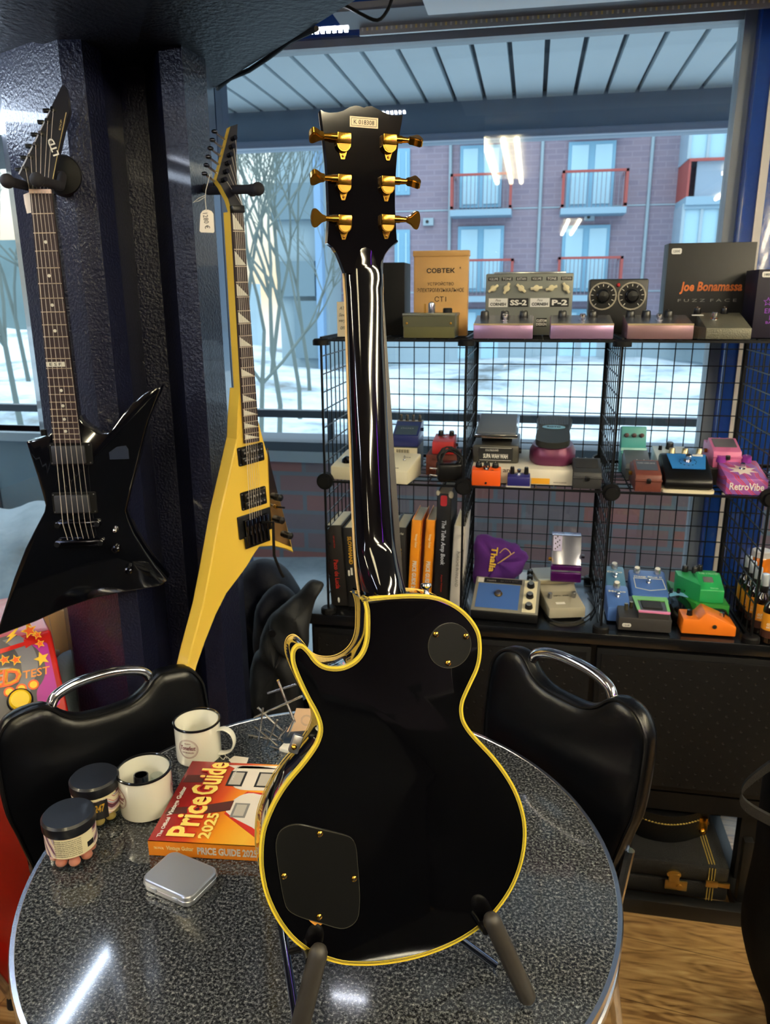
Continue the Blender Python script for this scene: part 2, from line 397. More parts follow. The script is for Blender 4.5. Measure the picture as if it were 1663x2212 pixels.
# LED strip and pale ceiling panel
def ceiling_bits():
    al = mat('aluminium', (190, 188, 184), .4, .6)
    A = at_y(775, 60, 2.31); z = at_y(1200, 32, 2.31).z
    t = thing('led_strip', 'aluminium strip of small diodes along the top of the window', 'light strip', T(A.x, 2.318, z))
    b = MB(); b.box((0, 0, -.014), (1.4, .01, .014), al); b.build('channel', t)
    b = MB(); ym = mat('diode_yellow', (244, 226, 150), .3); wm = mat('diode_white', (235, 235, 230), .3)
    for i in range(100): b.box((.006+i*.0135, -.0015, -.004), (.011+i*.0135, .0, .004), ym if i % 2 else wm)
    o = b.build('diode', t); o['kind'] = 'stuff'
    # lit strip
    t = thing('led_light', 'short bright lit row of white diodes under the ceiling', 'light')
    lit = mat('diode_lit', (235, 240, 255), emit=60)
    b = MB(); b.box((-.001, 0, 0), (.115, .012, .006), al); p = at_y(652, 66, 2.0); q = at_y(749, 60, 2.0)
    ang = math.atan2(q.z-p.z, q.x-p.x)
    M = Matrix.Translation(p) @ RY(-ang)
    b.build('channel', t, M)
    for i in range(8):
        b = MB(); b.box((.004+i*.0145, -.003, -.009), (.012+i*.0145, .0, .003), lit); b.build('diode', t, M)
    # white panel, upper right
    z = 2.445
    q = [at_z(x, y, z-.02) for x, y in ((924, 35), (905, -20), (905, -240), (2000, -240), (1800, -28))]
    q = [at_y(924, 34, 2.2), at_y(1800, -28, 2.2)]
    t = thing('ceiling_panel', 'flat white panel fixed under the ceiling beside the window', 'panel', T(0, 0, 0))
    b = MB(); b.box((q[0].x, 1.5, q[0].z), (1.6, 2.2, q[0].z+.03), mat('white_panel', (240, 242, 246), .5), bev=.003); b.build('board', t)
    b = MB(); b.box((q[0].x-.25, 2.19, q[0].z+.02), (1.6, 2.33, q[0].z+.04), mat('grey_trim_strip', (110, 112, 122), .5)); b.build('backing', t)
    # fluorescent fittings behind the viewer and over the table (some seen as reflections, two added as fill)
    em = mat('tube_light', (255, 242, 206), emit=LAMP*1.15); em0 = mat('tube_light_dim', (255, 240, 196), emit=LAMP*.4); em2 = mat('tube_light_cool', (228, 238, 255), emit=LAMP)
    def fitting(x, y0, y1, z, offs, m, lab, body=.2):
        t = thing('ceiling_light', lab, 'lamp', T(x, (y0+y1)/2, z))
        h = (y1-y0)/2
        b = MB(); b.box((-body, -h-.02, .02), (body, h+.02, .05), mat('fitting_white', (215, 215, 215), .5), bev=.004); b.build('housing', t)
        for dx in offs:
            b = MB(); b.tube([(dx, -h, 0), (dx, h, 0)], .017, m, n=12); b.build('tube', t)
    fitting(-.2, -1.1, .47, 2.38, (-.09, 0.01, .08), em0, 'long ceiling fitting with three warm fluorescent tubes')
    fitting(1.55, -2.5, -1.2, 2.38, (-.06, .06), em, 'twin tube ceiling fitting on the right side of the room')
    fitting(-2.4, -3.4, -1.4, 2.38, (-.06, .06), em2, 'twin tube ceiling fitting on the left side of the room')
    fitting(.4, -6.2, -4.2, 2.38, (-.06, .06), em, 'twin tube ceiling fitting far at the back of the room')
    fitting(2.3, -.6, 1.6, 2.38, (-.09, 0, .09), em, 'three tube fill light added near the window on the right')  # added fill light, set where the window glass does not mirror it
    fitting(1.27, -1.0, .4, 2.38, (-.05, .05), em, 'three tube ceiling fitting above the right side of the aisle')
    fitting(-2.6, -.8, 1.0, 2.38, (-.06, .06), em, 'twin tube fill light added near the left corner')  # second added fill, lights the scene from the left
    # slim tube left of the column
    t = thing('tube_lamp', 'slim cool tube lamp under the bulkhead left of the column', 'lamp', T(-1.3, 1.2, 2.0))
    b = MB(); b.tube([(0, -.9, 0), (0, .75, 0)], .012, mat('slim_tube_light', (215, 232, 255), emit=26), n=12); b.build('tube', t)
    b = MB(); b.box((-.02, -.92, .014), (.02, .77, .045), SBLK); b.build('housing', t)
    # neon
    for x, y, c, nm in ((-3.6, -1.2, (255, 40, 150), 'pink'), (2.1, -.86, (225, 60, 255), 'magenta'), (2.1, -.8, (80, 60, 255), 'blue')):
        b = MB(); b.tube([(x, y, 1.85), (x, y, 2.3)], .02, mat('neon_'+nm, c, emit=7)); tag(b.build('neon_tube'), 'upright %s neon tube standing far behind the table' % nm, 'neon')
ceiling_bits()

# ================================================================== OUTSIDE
def outside():
    snow = mat('snow', (222, 234, 242), .8, fn=f_snow, bump=.6, bs=1.5)
    # canopy over the terrace
    pk = mat('canopy_board_paint', (214, 226, 232), .6, noise=.06, ns=3); gapm = mat('canopy_gap', (40, 52, 66), .8)
    b = MB(); x0 = at_z(868, 236, 2.5).x; wd = .1395
    b.box((-2.2, 2.5, 2.53), (5, 4.2, 2.6), gapm)
    for i in range(-9, 30):
        x = x0+i*wd; b.box((x+.010, 2.5, 2.5), (x+wd-.010, 4.1, 2.53), pk)
    for j in range(12): b.box((-4.6, 2.5+j*.14+.01, 2.5), (x0-9*wd-.02, 2.5+j*.14+.13, 2.53), pk)
    struct(b.build('canopy'))
    bmm = mat('canopy_beam_paint', (128, 146, 166), .55, noise=.1, ns=4)
    b = MB(); b.box((-6, 4.06, 2.33), (6, 4.2, 2.53), bmm, bev=.02); b.box((-6, 4.03, 2.325), (6, 4.07, 2.36), mat('beam_edge', (150, 160, 182), .35), bev=.01); struct(b.build('canopy_beam'))
    # terrace ground, parapet, rail
    b = MB(); b.grid(lambda u, v: Vector((-7+14*u, 2.5+1.65*v, .08+.06*math.sin(u*31)*math.sin(v*3)+.10*v)), 60, 8, snow); struct(b.build('snow_ground'))
    b = MB(); b.grid(lambda u, v: Vector((-3.9+2.2*u, 2.75+1.25*v, .1+.62*math.sin(min(1, u*1.25)*PI)**.7*math.sin(v*PI)**.6*(.85+.15*math.sin(u*23+v*9)))), 40, 24, snow); tag(b.build('snow_pile'), 'heap of snow outside behind the lower left of the column', 'snow')
    pm = mat('parapet_brick', rough=.8, fn=f_brick((160, 108, 104), (126, 116, 126), (118, 126, 138), 1, .30, .11, .012))
    cap = mat('parapet_cap', (150, 166, 178), .5)
    zc = at_y(1100, 985, 3.95).z
    b = MB(); b.box((-1.75, 3.95, 0), (7, 4.15, zc), pm); b.box((-1.75, 3.9, zc), (7, 4.18, zc+.05), mat('parapet_cap_dark', (70, 84, 98), .6)); b.box((-1.75, 3.895, zc-.06), (7, 3.95, zc), cap); struct(b.build('parapet'))
    zl = at_y(40, 935, 3.9).z
    b = MB(); b.box((-7, 3.95, 0), (-1.75, 4.15, zl), mat('grey_fence', (104, 126, 140), .6, noise=.1, ns=5)); b.box((-7, 3.9, zl-.05), (-1.75, 4.16, zl), cap)
    for i in range(12): b.box((-6.9+i*.42, 3.945, 0), (-6.885+i*.42, 3.95, zl-.05), gapm)
    struct(b.build('parapet'))
    rm = mat('rail_dark', (62, 76, 90), .5); zr = at_y(1100, 906, 3.9).z
    t = thing('railing', 'dark steel railing on the terrace parapet outside the window', 'railing', T(0, 4.0, zc))
    b = MB(); b.box((-7, -.02, zr-zc-.03), (7, .03, zr-zc+.01), rm); b.build('rail', t)
    for x in (-6, -4.6, -3.2, -2.15, -1.05, -.1, .85, 1.8, 2.8, 4): 
        b = MB(); b.box((x-.015, -.015, 0.045), (x+.015, .015, zr-zc), rm); b.build('post', t)
    # snow field and slope
    def g(u, v):
        x = -30+60*u; y = 4.3+26*v
        return Vector((x, y, -.55+.25*math.sin(x*.35+1)*math.sin(y*.3)+.1*math.sin(x*1.3)*math.sin(y*1.7)+.6*max(0, (-x-4)/12)))
    b = MB(); b.grid(g, 90, 50, snow); struct(b.build('snow_ground'))

    # ---- brick apartment block
    Y = 26.0
    def X(px, py=450): return at_y(px, py, Y).x
    def Z(py, px=1100): return at_y(px, py, Y).z
    bk = mat('apartment_brick', rough=.9, fn=f_brick((140, 128, 142), (131, 121, 138), (144, 135, 150), 1, .5, .16, .02))
    con = mat('pale_concrete', (150, 170, 182), .8, noise=.1, ns=.6)
    fm = mat('pale_blue_frame', (120, 170, 198), .5); wp = mat('curtained_pane', (168, 208, 228), .15, coat=.4); red = mat('red_rail_paint', (150, 70, 66), .6); slab = mat('balcony_slab', (130, 160, 180), .7); gp = mat('balcony_glass', (150, 190, 210), .2, coat=.5)
    t = thing('apartment_building', 'brick apartment block across the snow with rows of balcony doors', 'building', T(0, Y, Z(790)))
    iv = t.matrix_world.inverted(); zb = Z(790)
    b = MB(); b.box((X(702), Y, zb+1.0), (X(1900), Y+6, Z(-60)), bk); b.build('wall', t, iv)
    b = MB(); b.box((X(702)-.02, Y-.1, zb-1), (X(1900), Y+5, zb+1.0), con); b.build('plinth', t, iv)
    def door(x0, x1, y0, y1):
        b = MB(); a, c = X(x0, y0), X(x1, y0); z0, z1 = Z(y1, x0), Z(y0, x0)
        b.box((a, Y-.08, z0), (c, Y, z1), fm); f = b.build('window', t, iv)
        m = (a+c)/2
        b = MB(); b.box((a+.1, Y-.11, z0+.1), (m-.1, Y-.08, z1-.1), wp); b.box((m+.1, Y-.11, z0+.1), (c-.1, Y-.08, z1-.1), wp); b.build('pane', f)
    def balcony(x0, x1, yr, yb):
        a, c = X(x0, yb), X(x1, yb); z0, z1 = Z(yb, x0), Z(yr, x0); D = .9
        b = MB(); b.box((a, Y-D, z0-.18), (c, Y, z0), slab)
        f = b.build('balcony', t, iv)
        b = MB()
        for x in (a, c-.08):
            b.box((x, Y-D, z0), (x+.08, Y-D+.08, z1), red); b.box((x, Y-D, z1-.08), (x+.08, Y, z1), red); b.box((x, Y-D, z0+.02), (x+.08, Y, z0+.1), red)
        b.box((a, Y-D, z1-.07), (c, Y-D+.06, z1), red)
        n = int((c-a)/.12)
        for i in range(1, n): b.box((a+(c-a)*i/n-.01, Y-D+.02, z0), (a+(c-a)*i/n+.01, Y-D+.04, z1), mat('thin_rail', (110, 110, 125), .6))
        for s in (a+.03, c-.05):
            for i in range(6): b.box((s, Y-D+.12+i*.13, z0), (s+.02, Y-D+.14+i*.13, z1), red)
        b.build('railing', f)
    for x0, x1, y0, y1 in ((995, 1086, 316, 450), (1229, 1331, 308, 450), (990, 1089, 490, 630), (1216, 1318, 488, 630), (985, 1085, 668, 780), (1205, 1300, 668, 780), (855, 886, 322, 422), (853, 886, 497, 610), (990, 1090, 150, 262), (1230, 1335, 150, 262), (850, 884, 668, 720)): door(x0, x1, y0, y1)
    for x0, x1, yr, yb in ((978, 1106, 385, 460), (1209, 1346, 378, 456), (975, 1108, 563, 640), (1200, 1334, 558, 638), (984, 1110, 210, 276), (1221, 1352, 205, 270)): balcony(x0, x1, yr, yb)
    # glazed bay of balconies on the right
    for yt, yb in ((100, 184), (252, 362), (452, 540), (640, 720)):
        b = MB(); a, c = X(1470, 300), X(1700, 300); b.box((a, Y-1.6, Z(yb, 1500)), (c, Y, Z(yt, 1500)), gp); f = b.build('glazed_balcony', t, iv)
        b = MB()
        for k in range(7): xx = a+(c-a)*k/6; b.box((xx-.04, Y-1.66, Z(yb, 1500)), (xx+.04, Y-1.6, Z(yt, 1500)), con)
        b.box((a, Y-1.68, Z(yt, 1500)-.15), (c, Y-1.6, Z(yt, 1500)), slab); b.build('frame', f)
    for yr, yb in ((184, 252), (362, 448), (545, 630)):
        b = MB(); b.box((X(1462, 400), Y-1.75, Z(yb, 1500)-.1), (X(1700, 400), Y, Z(yb, 1500)+.12), slab); f = b.build('balcony', t, iv)
        b = MB(); b.box((X(1462, 400), Y-1.72, Z(yb, 1500)+.12), (X(1462, 400)+.06, Y, Z(yr, 1500)), red); b.box((X(1462, 400), Y-1.74, Z(yr, 1500)-.08), (X(1700, 400), Y-1.68, Z(yr, 1500)), red)
        b.box((X(1480, 400), Y-1.6, Z(yb, 1500)+.1), (X(1700, 400), Y-1.55, Z(yr, 1500)), mat('misty_glass', (130, 150, 170), .3)); b.build('railing', f)
    for x0, y0 in ((915, 295), (915, 472), (1267, 276), (1262, 462)):
        b = MB(); b.box((X(x0, y0), Y-.15, Z(y0+16, x0)), (X(x0+22, y0), Y, Z(y0, x0)), con); b.cyl((X(x0+9, y0), Y-.17, Z(y0+8, x0)), .05, .03, INK, axis='y'); b.build('vent', t, iv)
    for px in (972, 1166, 1398):
        b = MB(); b.cyl((X(px), Y-.08, zb), .05, 14, con, n=8); b.build('drain_pipe', t, iv)
    for yy in (452, 632):
        b = MB(); b.box((X(704), Y-.02, Z(yy)), (X(1460), Y, Z(yy)+.04), con); b.build('ledge', t, iv)
    # ---- grey block on the left
    Y2 = 24.0
    t = thing('tower_building', 'hazy grey building with dark bands beyond the bare trees', 'building', T(at_y(640, 700, Y2).x, Y2, -1))
    iv = t.matrix_world.inverted()
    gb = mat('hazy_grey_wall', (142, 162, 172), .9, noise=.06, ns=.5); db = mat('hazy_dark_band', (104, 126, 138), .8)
    def XX(px, py): return at_y(px, py, Y2).x
    def ZZ(py): return at_y(640, py, Y2).z
    b = MB(); b.box((XX(598, 500), Y2, -1.2), (XX(706, 500), Y2+1.7, ZZ(230)), gb); b.build('wall', t, iv)
    for y0, y1, xa, xc in ((398, 476, 590, 684), (565, 640, 604, 684), (650, 772, 640, 700)):
        b = MB(); b.box((XX(xa, y0), Y2-.3, ZZ(y1)), (XX(xc, y0), Y2+.1, ZZ(y0)), db); b.build('window_band', t, iv)
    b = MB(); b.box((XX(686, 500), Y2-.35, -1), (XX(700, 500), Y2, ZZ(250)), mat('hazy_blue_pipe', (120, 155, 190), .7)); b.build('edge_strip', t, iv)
    # ---- dark wooded slope on the far left, distant reddish sign
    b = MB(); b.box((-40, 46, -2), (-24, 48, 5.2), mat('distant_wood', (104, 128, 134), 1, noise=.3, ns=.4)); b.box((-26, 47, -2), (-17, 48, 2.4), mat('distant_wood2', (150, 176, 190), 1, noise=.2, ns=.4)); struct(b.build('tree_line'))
    p = at_y(490, 560, 16)
    t = thing('street_sign', 'blurred red and blue lit sign outside at the edge of the column', 'sign', T(p.x, p.y, -1))
    b = MB(); b.box((-.07, -.05, 2.3), (.07, .05, 3.1), mat('sign_red', (250, 60, 80), emit=1.6)); b.build('panel', t)
    b = MB(); b.box((-.08, -.06, 3.15), (.08, .06, 3.5), mat('sign_blue', (50, 120, 250), emit=1.6)); b.build('cap', t)
    b = MB(); b.cyl((0, 0, -.1), .03, 2.4, rm, n=8); b.build('post', t)
    # ---- bare trees
    bark = mat('bark', (96, 108, 106), .9)
    def px_left(x, y): return x/y < -.6
    def tree(x, y, h, seed, lab, spread=.5):
        rnd = random.Random(seed); b = MB()
        def br(p, d, L, r, dep):
            pts = [p]; q = p; dd = d
            for _ in range(3):
                dd = (dd+Vector((rnd.uniform(-.18, .18), rnd.uniform(-.18, .18), rnd.uniform(-.05, .1)))).normalized(); q = q+dd*L/3; pts.append(q)
            b.tube(pts, r, bark, n=4 if dep > 1 else 6, caps=False, radii=[r, r*.9, r*.78, r*.62])
            if dep >= 5: return
            for k in range(3 if dep < 4 else 2):
                nd = (dd+Vector((rnd.uniform(-1, 1)*spread*1.5, rnd.uniform(-1, 1)*spread, rnd.uniform(-.2, .6)))).normalized()
                br(pts[rnd.choice((2, 3))], nd, L*rnd.uniform(.55, .8), r*.6, dep+1)
        br(Vector((0, 0, 0)), Vector((rnd.uniform(-.15, .15), 0, 1)), h*.36, h*.0065, 0)
        o = b.build('bare_tree', M=T(x, y, -.75), recalc=False); tag(o, lab, 'tree', 'bare trees left of the column' if px_left(x, y) else 'bare trees right of the column')
    L = 'leafless winter tree with thin branches standing beyond the terrace railing'
    for i, (px, Yt, h) in enumerate(((545, 9, 5.5), (590, 11, 6.5), (640, 13, 6.5), (665, 16, 7), (520, 14, 8), (20, 10, 7), (85, 12, 8), (50, 15, 8), (575, 18, 9))):
        tree(at_y(px, 700, Yt).x, Yt, h, 11+i, 'leafless winter tree seen through the narrow pane left of the column' if px < 200 else 'leafless winter tree seen between the yellow guitar and the black guitar neck')
    # shrubs low
outside()

# ================================================================== CABINET, WIRE SHELVES
def cabinet():
    t = thing('sideboard', 'long black sideboard with dimpled doors carrying the wire shelving', 'cabinet', T(-.58, 1.88, 0))
    body = mat('sideboard_black', (9, 9, 11), .5, spec=.3); W = 2.2; D = .42
    b = MB(); b.box((0, 0, .725), (W, D, SH_BOT), mat('sideboard_top', (16, 17, 20), .22, spec=.7), bev=.003); b.build('top', t)
    b = MB(); b.box((.01, .02, .26), (W, D-.01, .725), body); b.box((.01, .012, .245), (W, D-.01, .30), body); b.build('carcass', t)
    pf = mat('dimpled_black', (11, 11, 13), .55, spec=.3, fn=f_perf)
    for x0, x1 in ((.02, .77), (.785, 1.45), (1.465, 2.18)):
        b = MB(); b.box((x0, .004, .31), (x1, .022, .715), body, bev=.002); b.box((x0+.012, .0, .325), (x1-.012, .006, .70), pf); b.build('door', t)
    for x, y in ((.05, .05), (1.22, .05), (2.1, .05), (.05, D-.05), (1.22, D-.05), (2.1, D-.05)):
        b = MB(); b.box((x-.02, y-.02, 0), (x+.02, y+.02, .24), body); b.build('leg', t)
cabinet()

def wire_shelves():
    wm = mat('black_wire', (12, 14, 18), .4, .3)
    t = thing('wire_shelf', 'black wire cube shelving unit filled with effect pedals and books', 'shelf', T(SX0, SY0, SH_BOT))
    H0, H1, H2 = .004, SH_MID-SH_BOT, SH_TOP-SH_BOT-.002
    def panel(M, w, h, nx, nz, name):
        b = MB(); f = .0028; g = .0014
        for i in range(nx+1):
            r = f if i in (0, nx) else g; b.box((w*i/nx-r, -r, 0), (w*i/nx+r, r, h), wm, M)
        for j in range(nz+1):
            r = f if j in (0, nz) else g; b.box((0, -r, h*j/nz-r), (w, r, h*j/nz+r), wm, M)
        b.build(name, t)
    hh = H1-H0-.004
    for lev, z in enumerate((H0, H1)):
        for k in range(4): panel(T(k*CELL+.004, CELL, z+.004), CELL-.008, hh, 8, 8, 'back_panel')
        for k in range(5): panel(T(k*CELL, .0, z+.004) @ RZ(PI/2), CELL-.004, hh, 8, 8, 'side_panel')
    for z in (H1, H2):
        for k in range(4): panel(T(k*CELL+.004, 0, z) @ RX(-PI/2) @ T(0, 0, 0), CELL-.008, CELL, 8, 8, 'deck_panel')
    for z in (H0+.005, H1, H2-.006):
        for k in range(5):
            for y in (0, CELL):
                b = MB()
                if z == H1: b.cyl((k*CELL, y-.004, z), .022, .026, MBLK, axis='y', bev=.004); b.cyl((k*CELL, y-.016, z), .015, .014, MBLK, axis='y', bev=.003)
                else: b.cyl((k*CELL, y, z-.006 if z > .5 else z-.008), .021, .016, MBLK, bev=.004)
                b.build('connector', t)
wire_shelves()

# ================================================================== TABLE
TC = Vector((-.3341*.85, 1.1428*.85, 0)); TR = .5287*.85
def table():
    t = thing('round_table', 'round diner table with speckled grey top and ribbed aluminium edge', 'table', T(TC.x, TC.y, 0))
    gm = mat('speckled_laminate', (80, 82, 86), .09, fn=f_granite, coat=.4, spec=.5)
    b = MB(); b.lathe([(0, TZ-.028), (TR-.006, TZ-.028), (TR-.006, TZ), (0, TZ)], gm, n=128); b.build('table_top', t)
    al = mat('edge_aluminium', (214, 216, 224), .24, 1)
    b = MB(); b.lathe([(TR-.008, TZ-.042), (TR, TZ-.042), (TR+.0015, TZ-.038), (TR, TZ-.033), (TR-.003, TZ-.031), (TR-.003, TZ-.012), (TR, TZ-.009), (TR+.002, TZ-.004), (TR, TZ+.001), (TR-.006, TZ+.0008), (TR-.008, TZ-.002)], al, n=128, closed=True); b.build('edge_band', t)
    b = MB(); b.lathe([(.0, TZ-.05), (.2, TZ-.05), (.2, TZ-.029), (0, TZ-.029)], SBLK, n=32); b.build('support_plate', t)
    for k in range(3):
        a = math.radians(-20+120*k); c, s_ = math.cos(a), math.sin(a)
        b = MB(); b.tube([(c*.15, s_*.15, TZ-.04), (c*.30, s_*.30, TZ-.05), (c*.36, s_*.36, TZ-.09), (c*.40, s_*.40, 0.01)], .014, mat('brassy_chrome', (190, 175, 150), .2, 1), n=14); b.build('leg', t)
table()

# ================================================================== CHAIRS
def chair(name, label, pL, pR, zc, lean=.12, w=None):
    """pL, pR: back corners on the ground plane seen from the table (left, right)"""
    a = math.atan2(pR.y-pL.y, pR.x-pL.x); mid = (pL+pR)/2
    t = thing(name, label, 'chair', Matrix.Translation((mid.x, mid.y, 0)) @ RZ(a))
    W = .205 if w is None else w; H = .40; z0 = zc-H
    vin = mat('black_vinyl', (5, 6, 10), .3, bump=.08, bs=120, spec=.3)
    # backrest outline, front towards -y
    half = [(0, H-.045), (.045, H-.042), (.075, H-.028), (.098, H-.006), (.122, H+.003), (W-.035, H-.004), (W-.01, H-.03), (W, H-.07), (W, H*.55), (W-.012, .16), (W-.04, .045), (W-.08, .0), (0, -.004)]
    out = smooth([(x, z) for x, z in half]+[(-x, z) for x, z in half[-2:0:-1]], 4)
    M = T(0, 0, z0) @ RX(PI/2-lean)      # local x,y(up),z(front)
    b = MB(); A = sum(out[i][0]*out[(i+1) % len(out)][1]-out[(i+1) % len(out)][0]*out[i][1] for i in range(len(out)))
    if A < 0: out = out[::-1]
    rings = []
    for d, z in ((.012, -.022), (.002, -.018), (0, -.010), (0, .004), (.004, .012), (.012, .018), (.026, .022)):
        P = inset(out, d) if d else out; rings.append([b.bm.verts.new((x, y, z)) for x, y in P])
    k = b.mi(vin)
    for p, q in zip(rings, rings[1:]):
        for i in range(len(p)): f = b.bm.faces.new((p[i], p[(i+1) % len(p)], q[(i+1) % len(p)], q[i])); f.smooth = True; f.material_index = k
    f = b.bm.faces.new(rings[0][::-1]); f = b.bm.faces.new(rings[-1])
    b.build('backrest', t, M, ang=60)
    b = MB(); P = inset(out, .004); L = [(x, y, .0145) for x, y in P]; b.tube(L+[L[0]], .0032, SBLK, n=6); b.build('piping', t, M)
    b = MB(); b.tube(smooth([(-.098, H-.014, -.004), (-.085, H+.006, -.004), (-.05, H+.019, -.004), (0, H+.023, -.004), (.05, H+.019, -.004), (.085, H+.006, -.004), (.098, H-.014, -.004)], 5, False), .0105, CHR, n=14); b.build('handle', t, M)
    b = MB(); b.box((-.2, -.46, .43), (.2, -.03, .50), vin, bev=.03, seg=4); b.build('seat', t)
    for s in (-1, 1):
        b = MB(); b.tube([(s*.17, -.42, .44), (s*.19, -.46, .25), (s*.2, -.48, 0.01)], .011, CHR); b.build('leg', t)
        b = MB(); b.tube([(s*.17, .03+(z0-.45)*0, z0+.12), (s*.17, -.01, .46), (s*.19, .03, .2), (s*.2, .06, 0.01)], .011, CHR); b.build('leg', t)
    return t
def flat(p): return Vector((p.x, p.y, 0))
def chairs():
    L0 = flat(at_z(40, 1580, .84)); R0 = flat(at_z(410, 1452, .86))
    chair('diner_chair', 'black vinyl diner chair with chrome grip behind the two enamel mugs', L0, R0, .86)
    L0 = flat(at_z(1068, 1440, .88)); R0 = flat(at_z(1338, 1578, .88))
    chair('diner_chair', 'black vinyl diner chair with chrome grip in front of the sideboard', L0, R0, .915, w=.19)
chairs()

# ================================================================== THE BLACK SINGLE-CUT GUITAR ON THE TABLE
BACK_PX = [(781,1292),(826.3,1286.8),(870.7,1284),(901.7,1283.7),(932.8,1286),(963.8,1295),(995,1313),(1019,1336.5),(1035,1363),(1040,1390),(1039,1421),(1032.6,1447.5),(1021.5,1472),(1008,1501),(1001.6,1518.5),(1000,1536),(1003.8,1556),(1017,1578),(1039,1603),(1066,1632),(1092.5,1667),(1114.7,1705),(1130,1747),(1137,1789),(1134.7,1833.6),(1124.5,1878),(1106,1922),(1079,1962),(1048,1995.6),(1012.7,2022),(972.7,2044),(928,2062),(879.5,2075.5),(826,2084),(782,2086),(737.5,2083),(693,2070),(662,2055.5),(626.6,2026.6),(595.5,1984.5),(573,1935.6),(562,1887),(560,1842),(564.4,1798),(577.8,1758),(597.7,1718),(622,1682.7),(646.5,1654),(668.7,1625),(682,1603),(688.7,1580.6),(686.5,1560.6),(677.6,1538.4),(664,1514),(648.8,1483),(635.4,1452),(628.8,1429.7),(628.8,1409.7),(635.4,1396.4),(646.5,1390.7),(657.6,1394),(671,1407.5),(684,1425),(699.8,1436.4),(719.8,1440.8),(742,1438.6),(764,1427.5),(779.7,1409.7),(788.6,1385),(790.8,1354),(789.9,1318.8),(784,1297)]
HEAD_PX = [(692.6,237),(700,241.5),(711.6,243.8),(728.7,242.7),(742,239),(755,231.3),(768.6,228),(780,230.4),(785.7,232.8),(793,230),(802.7,229),(816,236),(829,243),(844.5,248.4),(857.8,249.7),(869.6,247.5),(867.3,266.4),(862.5,291),(857.8,333),(855,371),(853,409),(853,447),(855,485),(857,521),(842.6,534),(831,549),(823,566),(820,590),(745,590),(736,566),(728.7,549),(719,534),(707,525.5),(708.8,504),(710.7,466),(709.8,440),(708.8,409),(706,352),(701,306),(696.4,266.4)]
GP = Pl((-.1179, .7214, .8343), .453, .2273, -.0233)
YB = mat('aged_yellow_binding', (206, 182, 50), .35, coat=.3)

def tuner(parent, x, y, M, side, turn):
    """geared tuner on a headstock back; local x right, y up, z out of the wood; side -1 left, +1 right"""
    s = side
    t0 = MB(); 
    t0.box((-.0078, 0, 0), (.0078, .0115, .010), GOLD, M @ T(x, y, 0), bev=.001)
    t0.poly(rrect(-.0078, -.0005, .0078, .011, .001, 2), .0, .008, GOLDM, M @ T(x, y, 0))
    t0.cyl((x, y, 0), .0078, .0085, GOLD, M, n=28)
    t0.poly([(-.0055, -.004), (.0055, -.004), (.0020, -.0150), (-.0020, -.0150)], 0, .0016, GOLD, M @ T(x, y, 0))
    h = t0.build('tuner', parent)
    b = MB(); b.cyl((x, y, .0085), .0066, .0008, GOLDM, M, n=28); b.build('gear_cap', h)
    b = MB(); b.ball((x, y-.0118, .0018), .0014, mat('tuner_screw', (150, 100, 50), .3, 1), M, (1, 1, .5)); b.build('screw', h)
    b = MB(); b.cyl((x+s*.0075, y+.0068, .0055), .0042, .007, GOLD, M @ T(0, 0, 0), n=16, axis='x') if s > 0 else b.cyl((x-.0145, y+.0068, .0055), .0042, .007, GOLD, M, n=16, axis='x')
    xs = x+s*.0145
    b.tube([(xs, y+.0068, .0055), (xs+s*.010, y+.0068, .0055)], .0028, GOLD, M, n=14, radii=[.0036, .0026])
    b.build('shaft', h)
    # keystone button
    Mb = M @ T(xs+s*.008, y+.0068, .0055) @ RX(turn) @ (RZ(0) if s > 0 else RY(PI))
    P = smooth([(0, .0028), (.004, .0045), (.0105, .0098), (.0145, .0088), (.0165, .0), (.0145, -.0088), (.0105, -.0098), (.004, -.0045), (0, -.0028)], 3)
    b = MB(); b.poly(P, -.0030, .0030, GOLD, Mb); b.poly(inset(P, .0016), -.0042, .0042, GOLD, Mb)
    b.build('button', h)

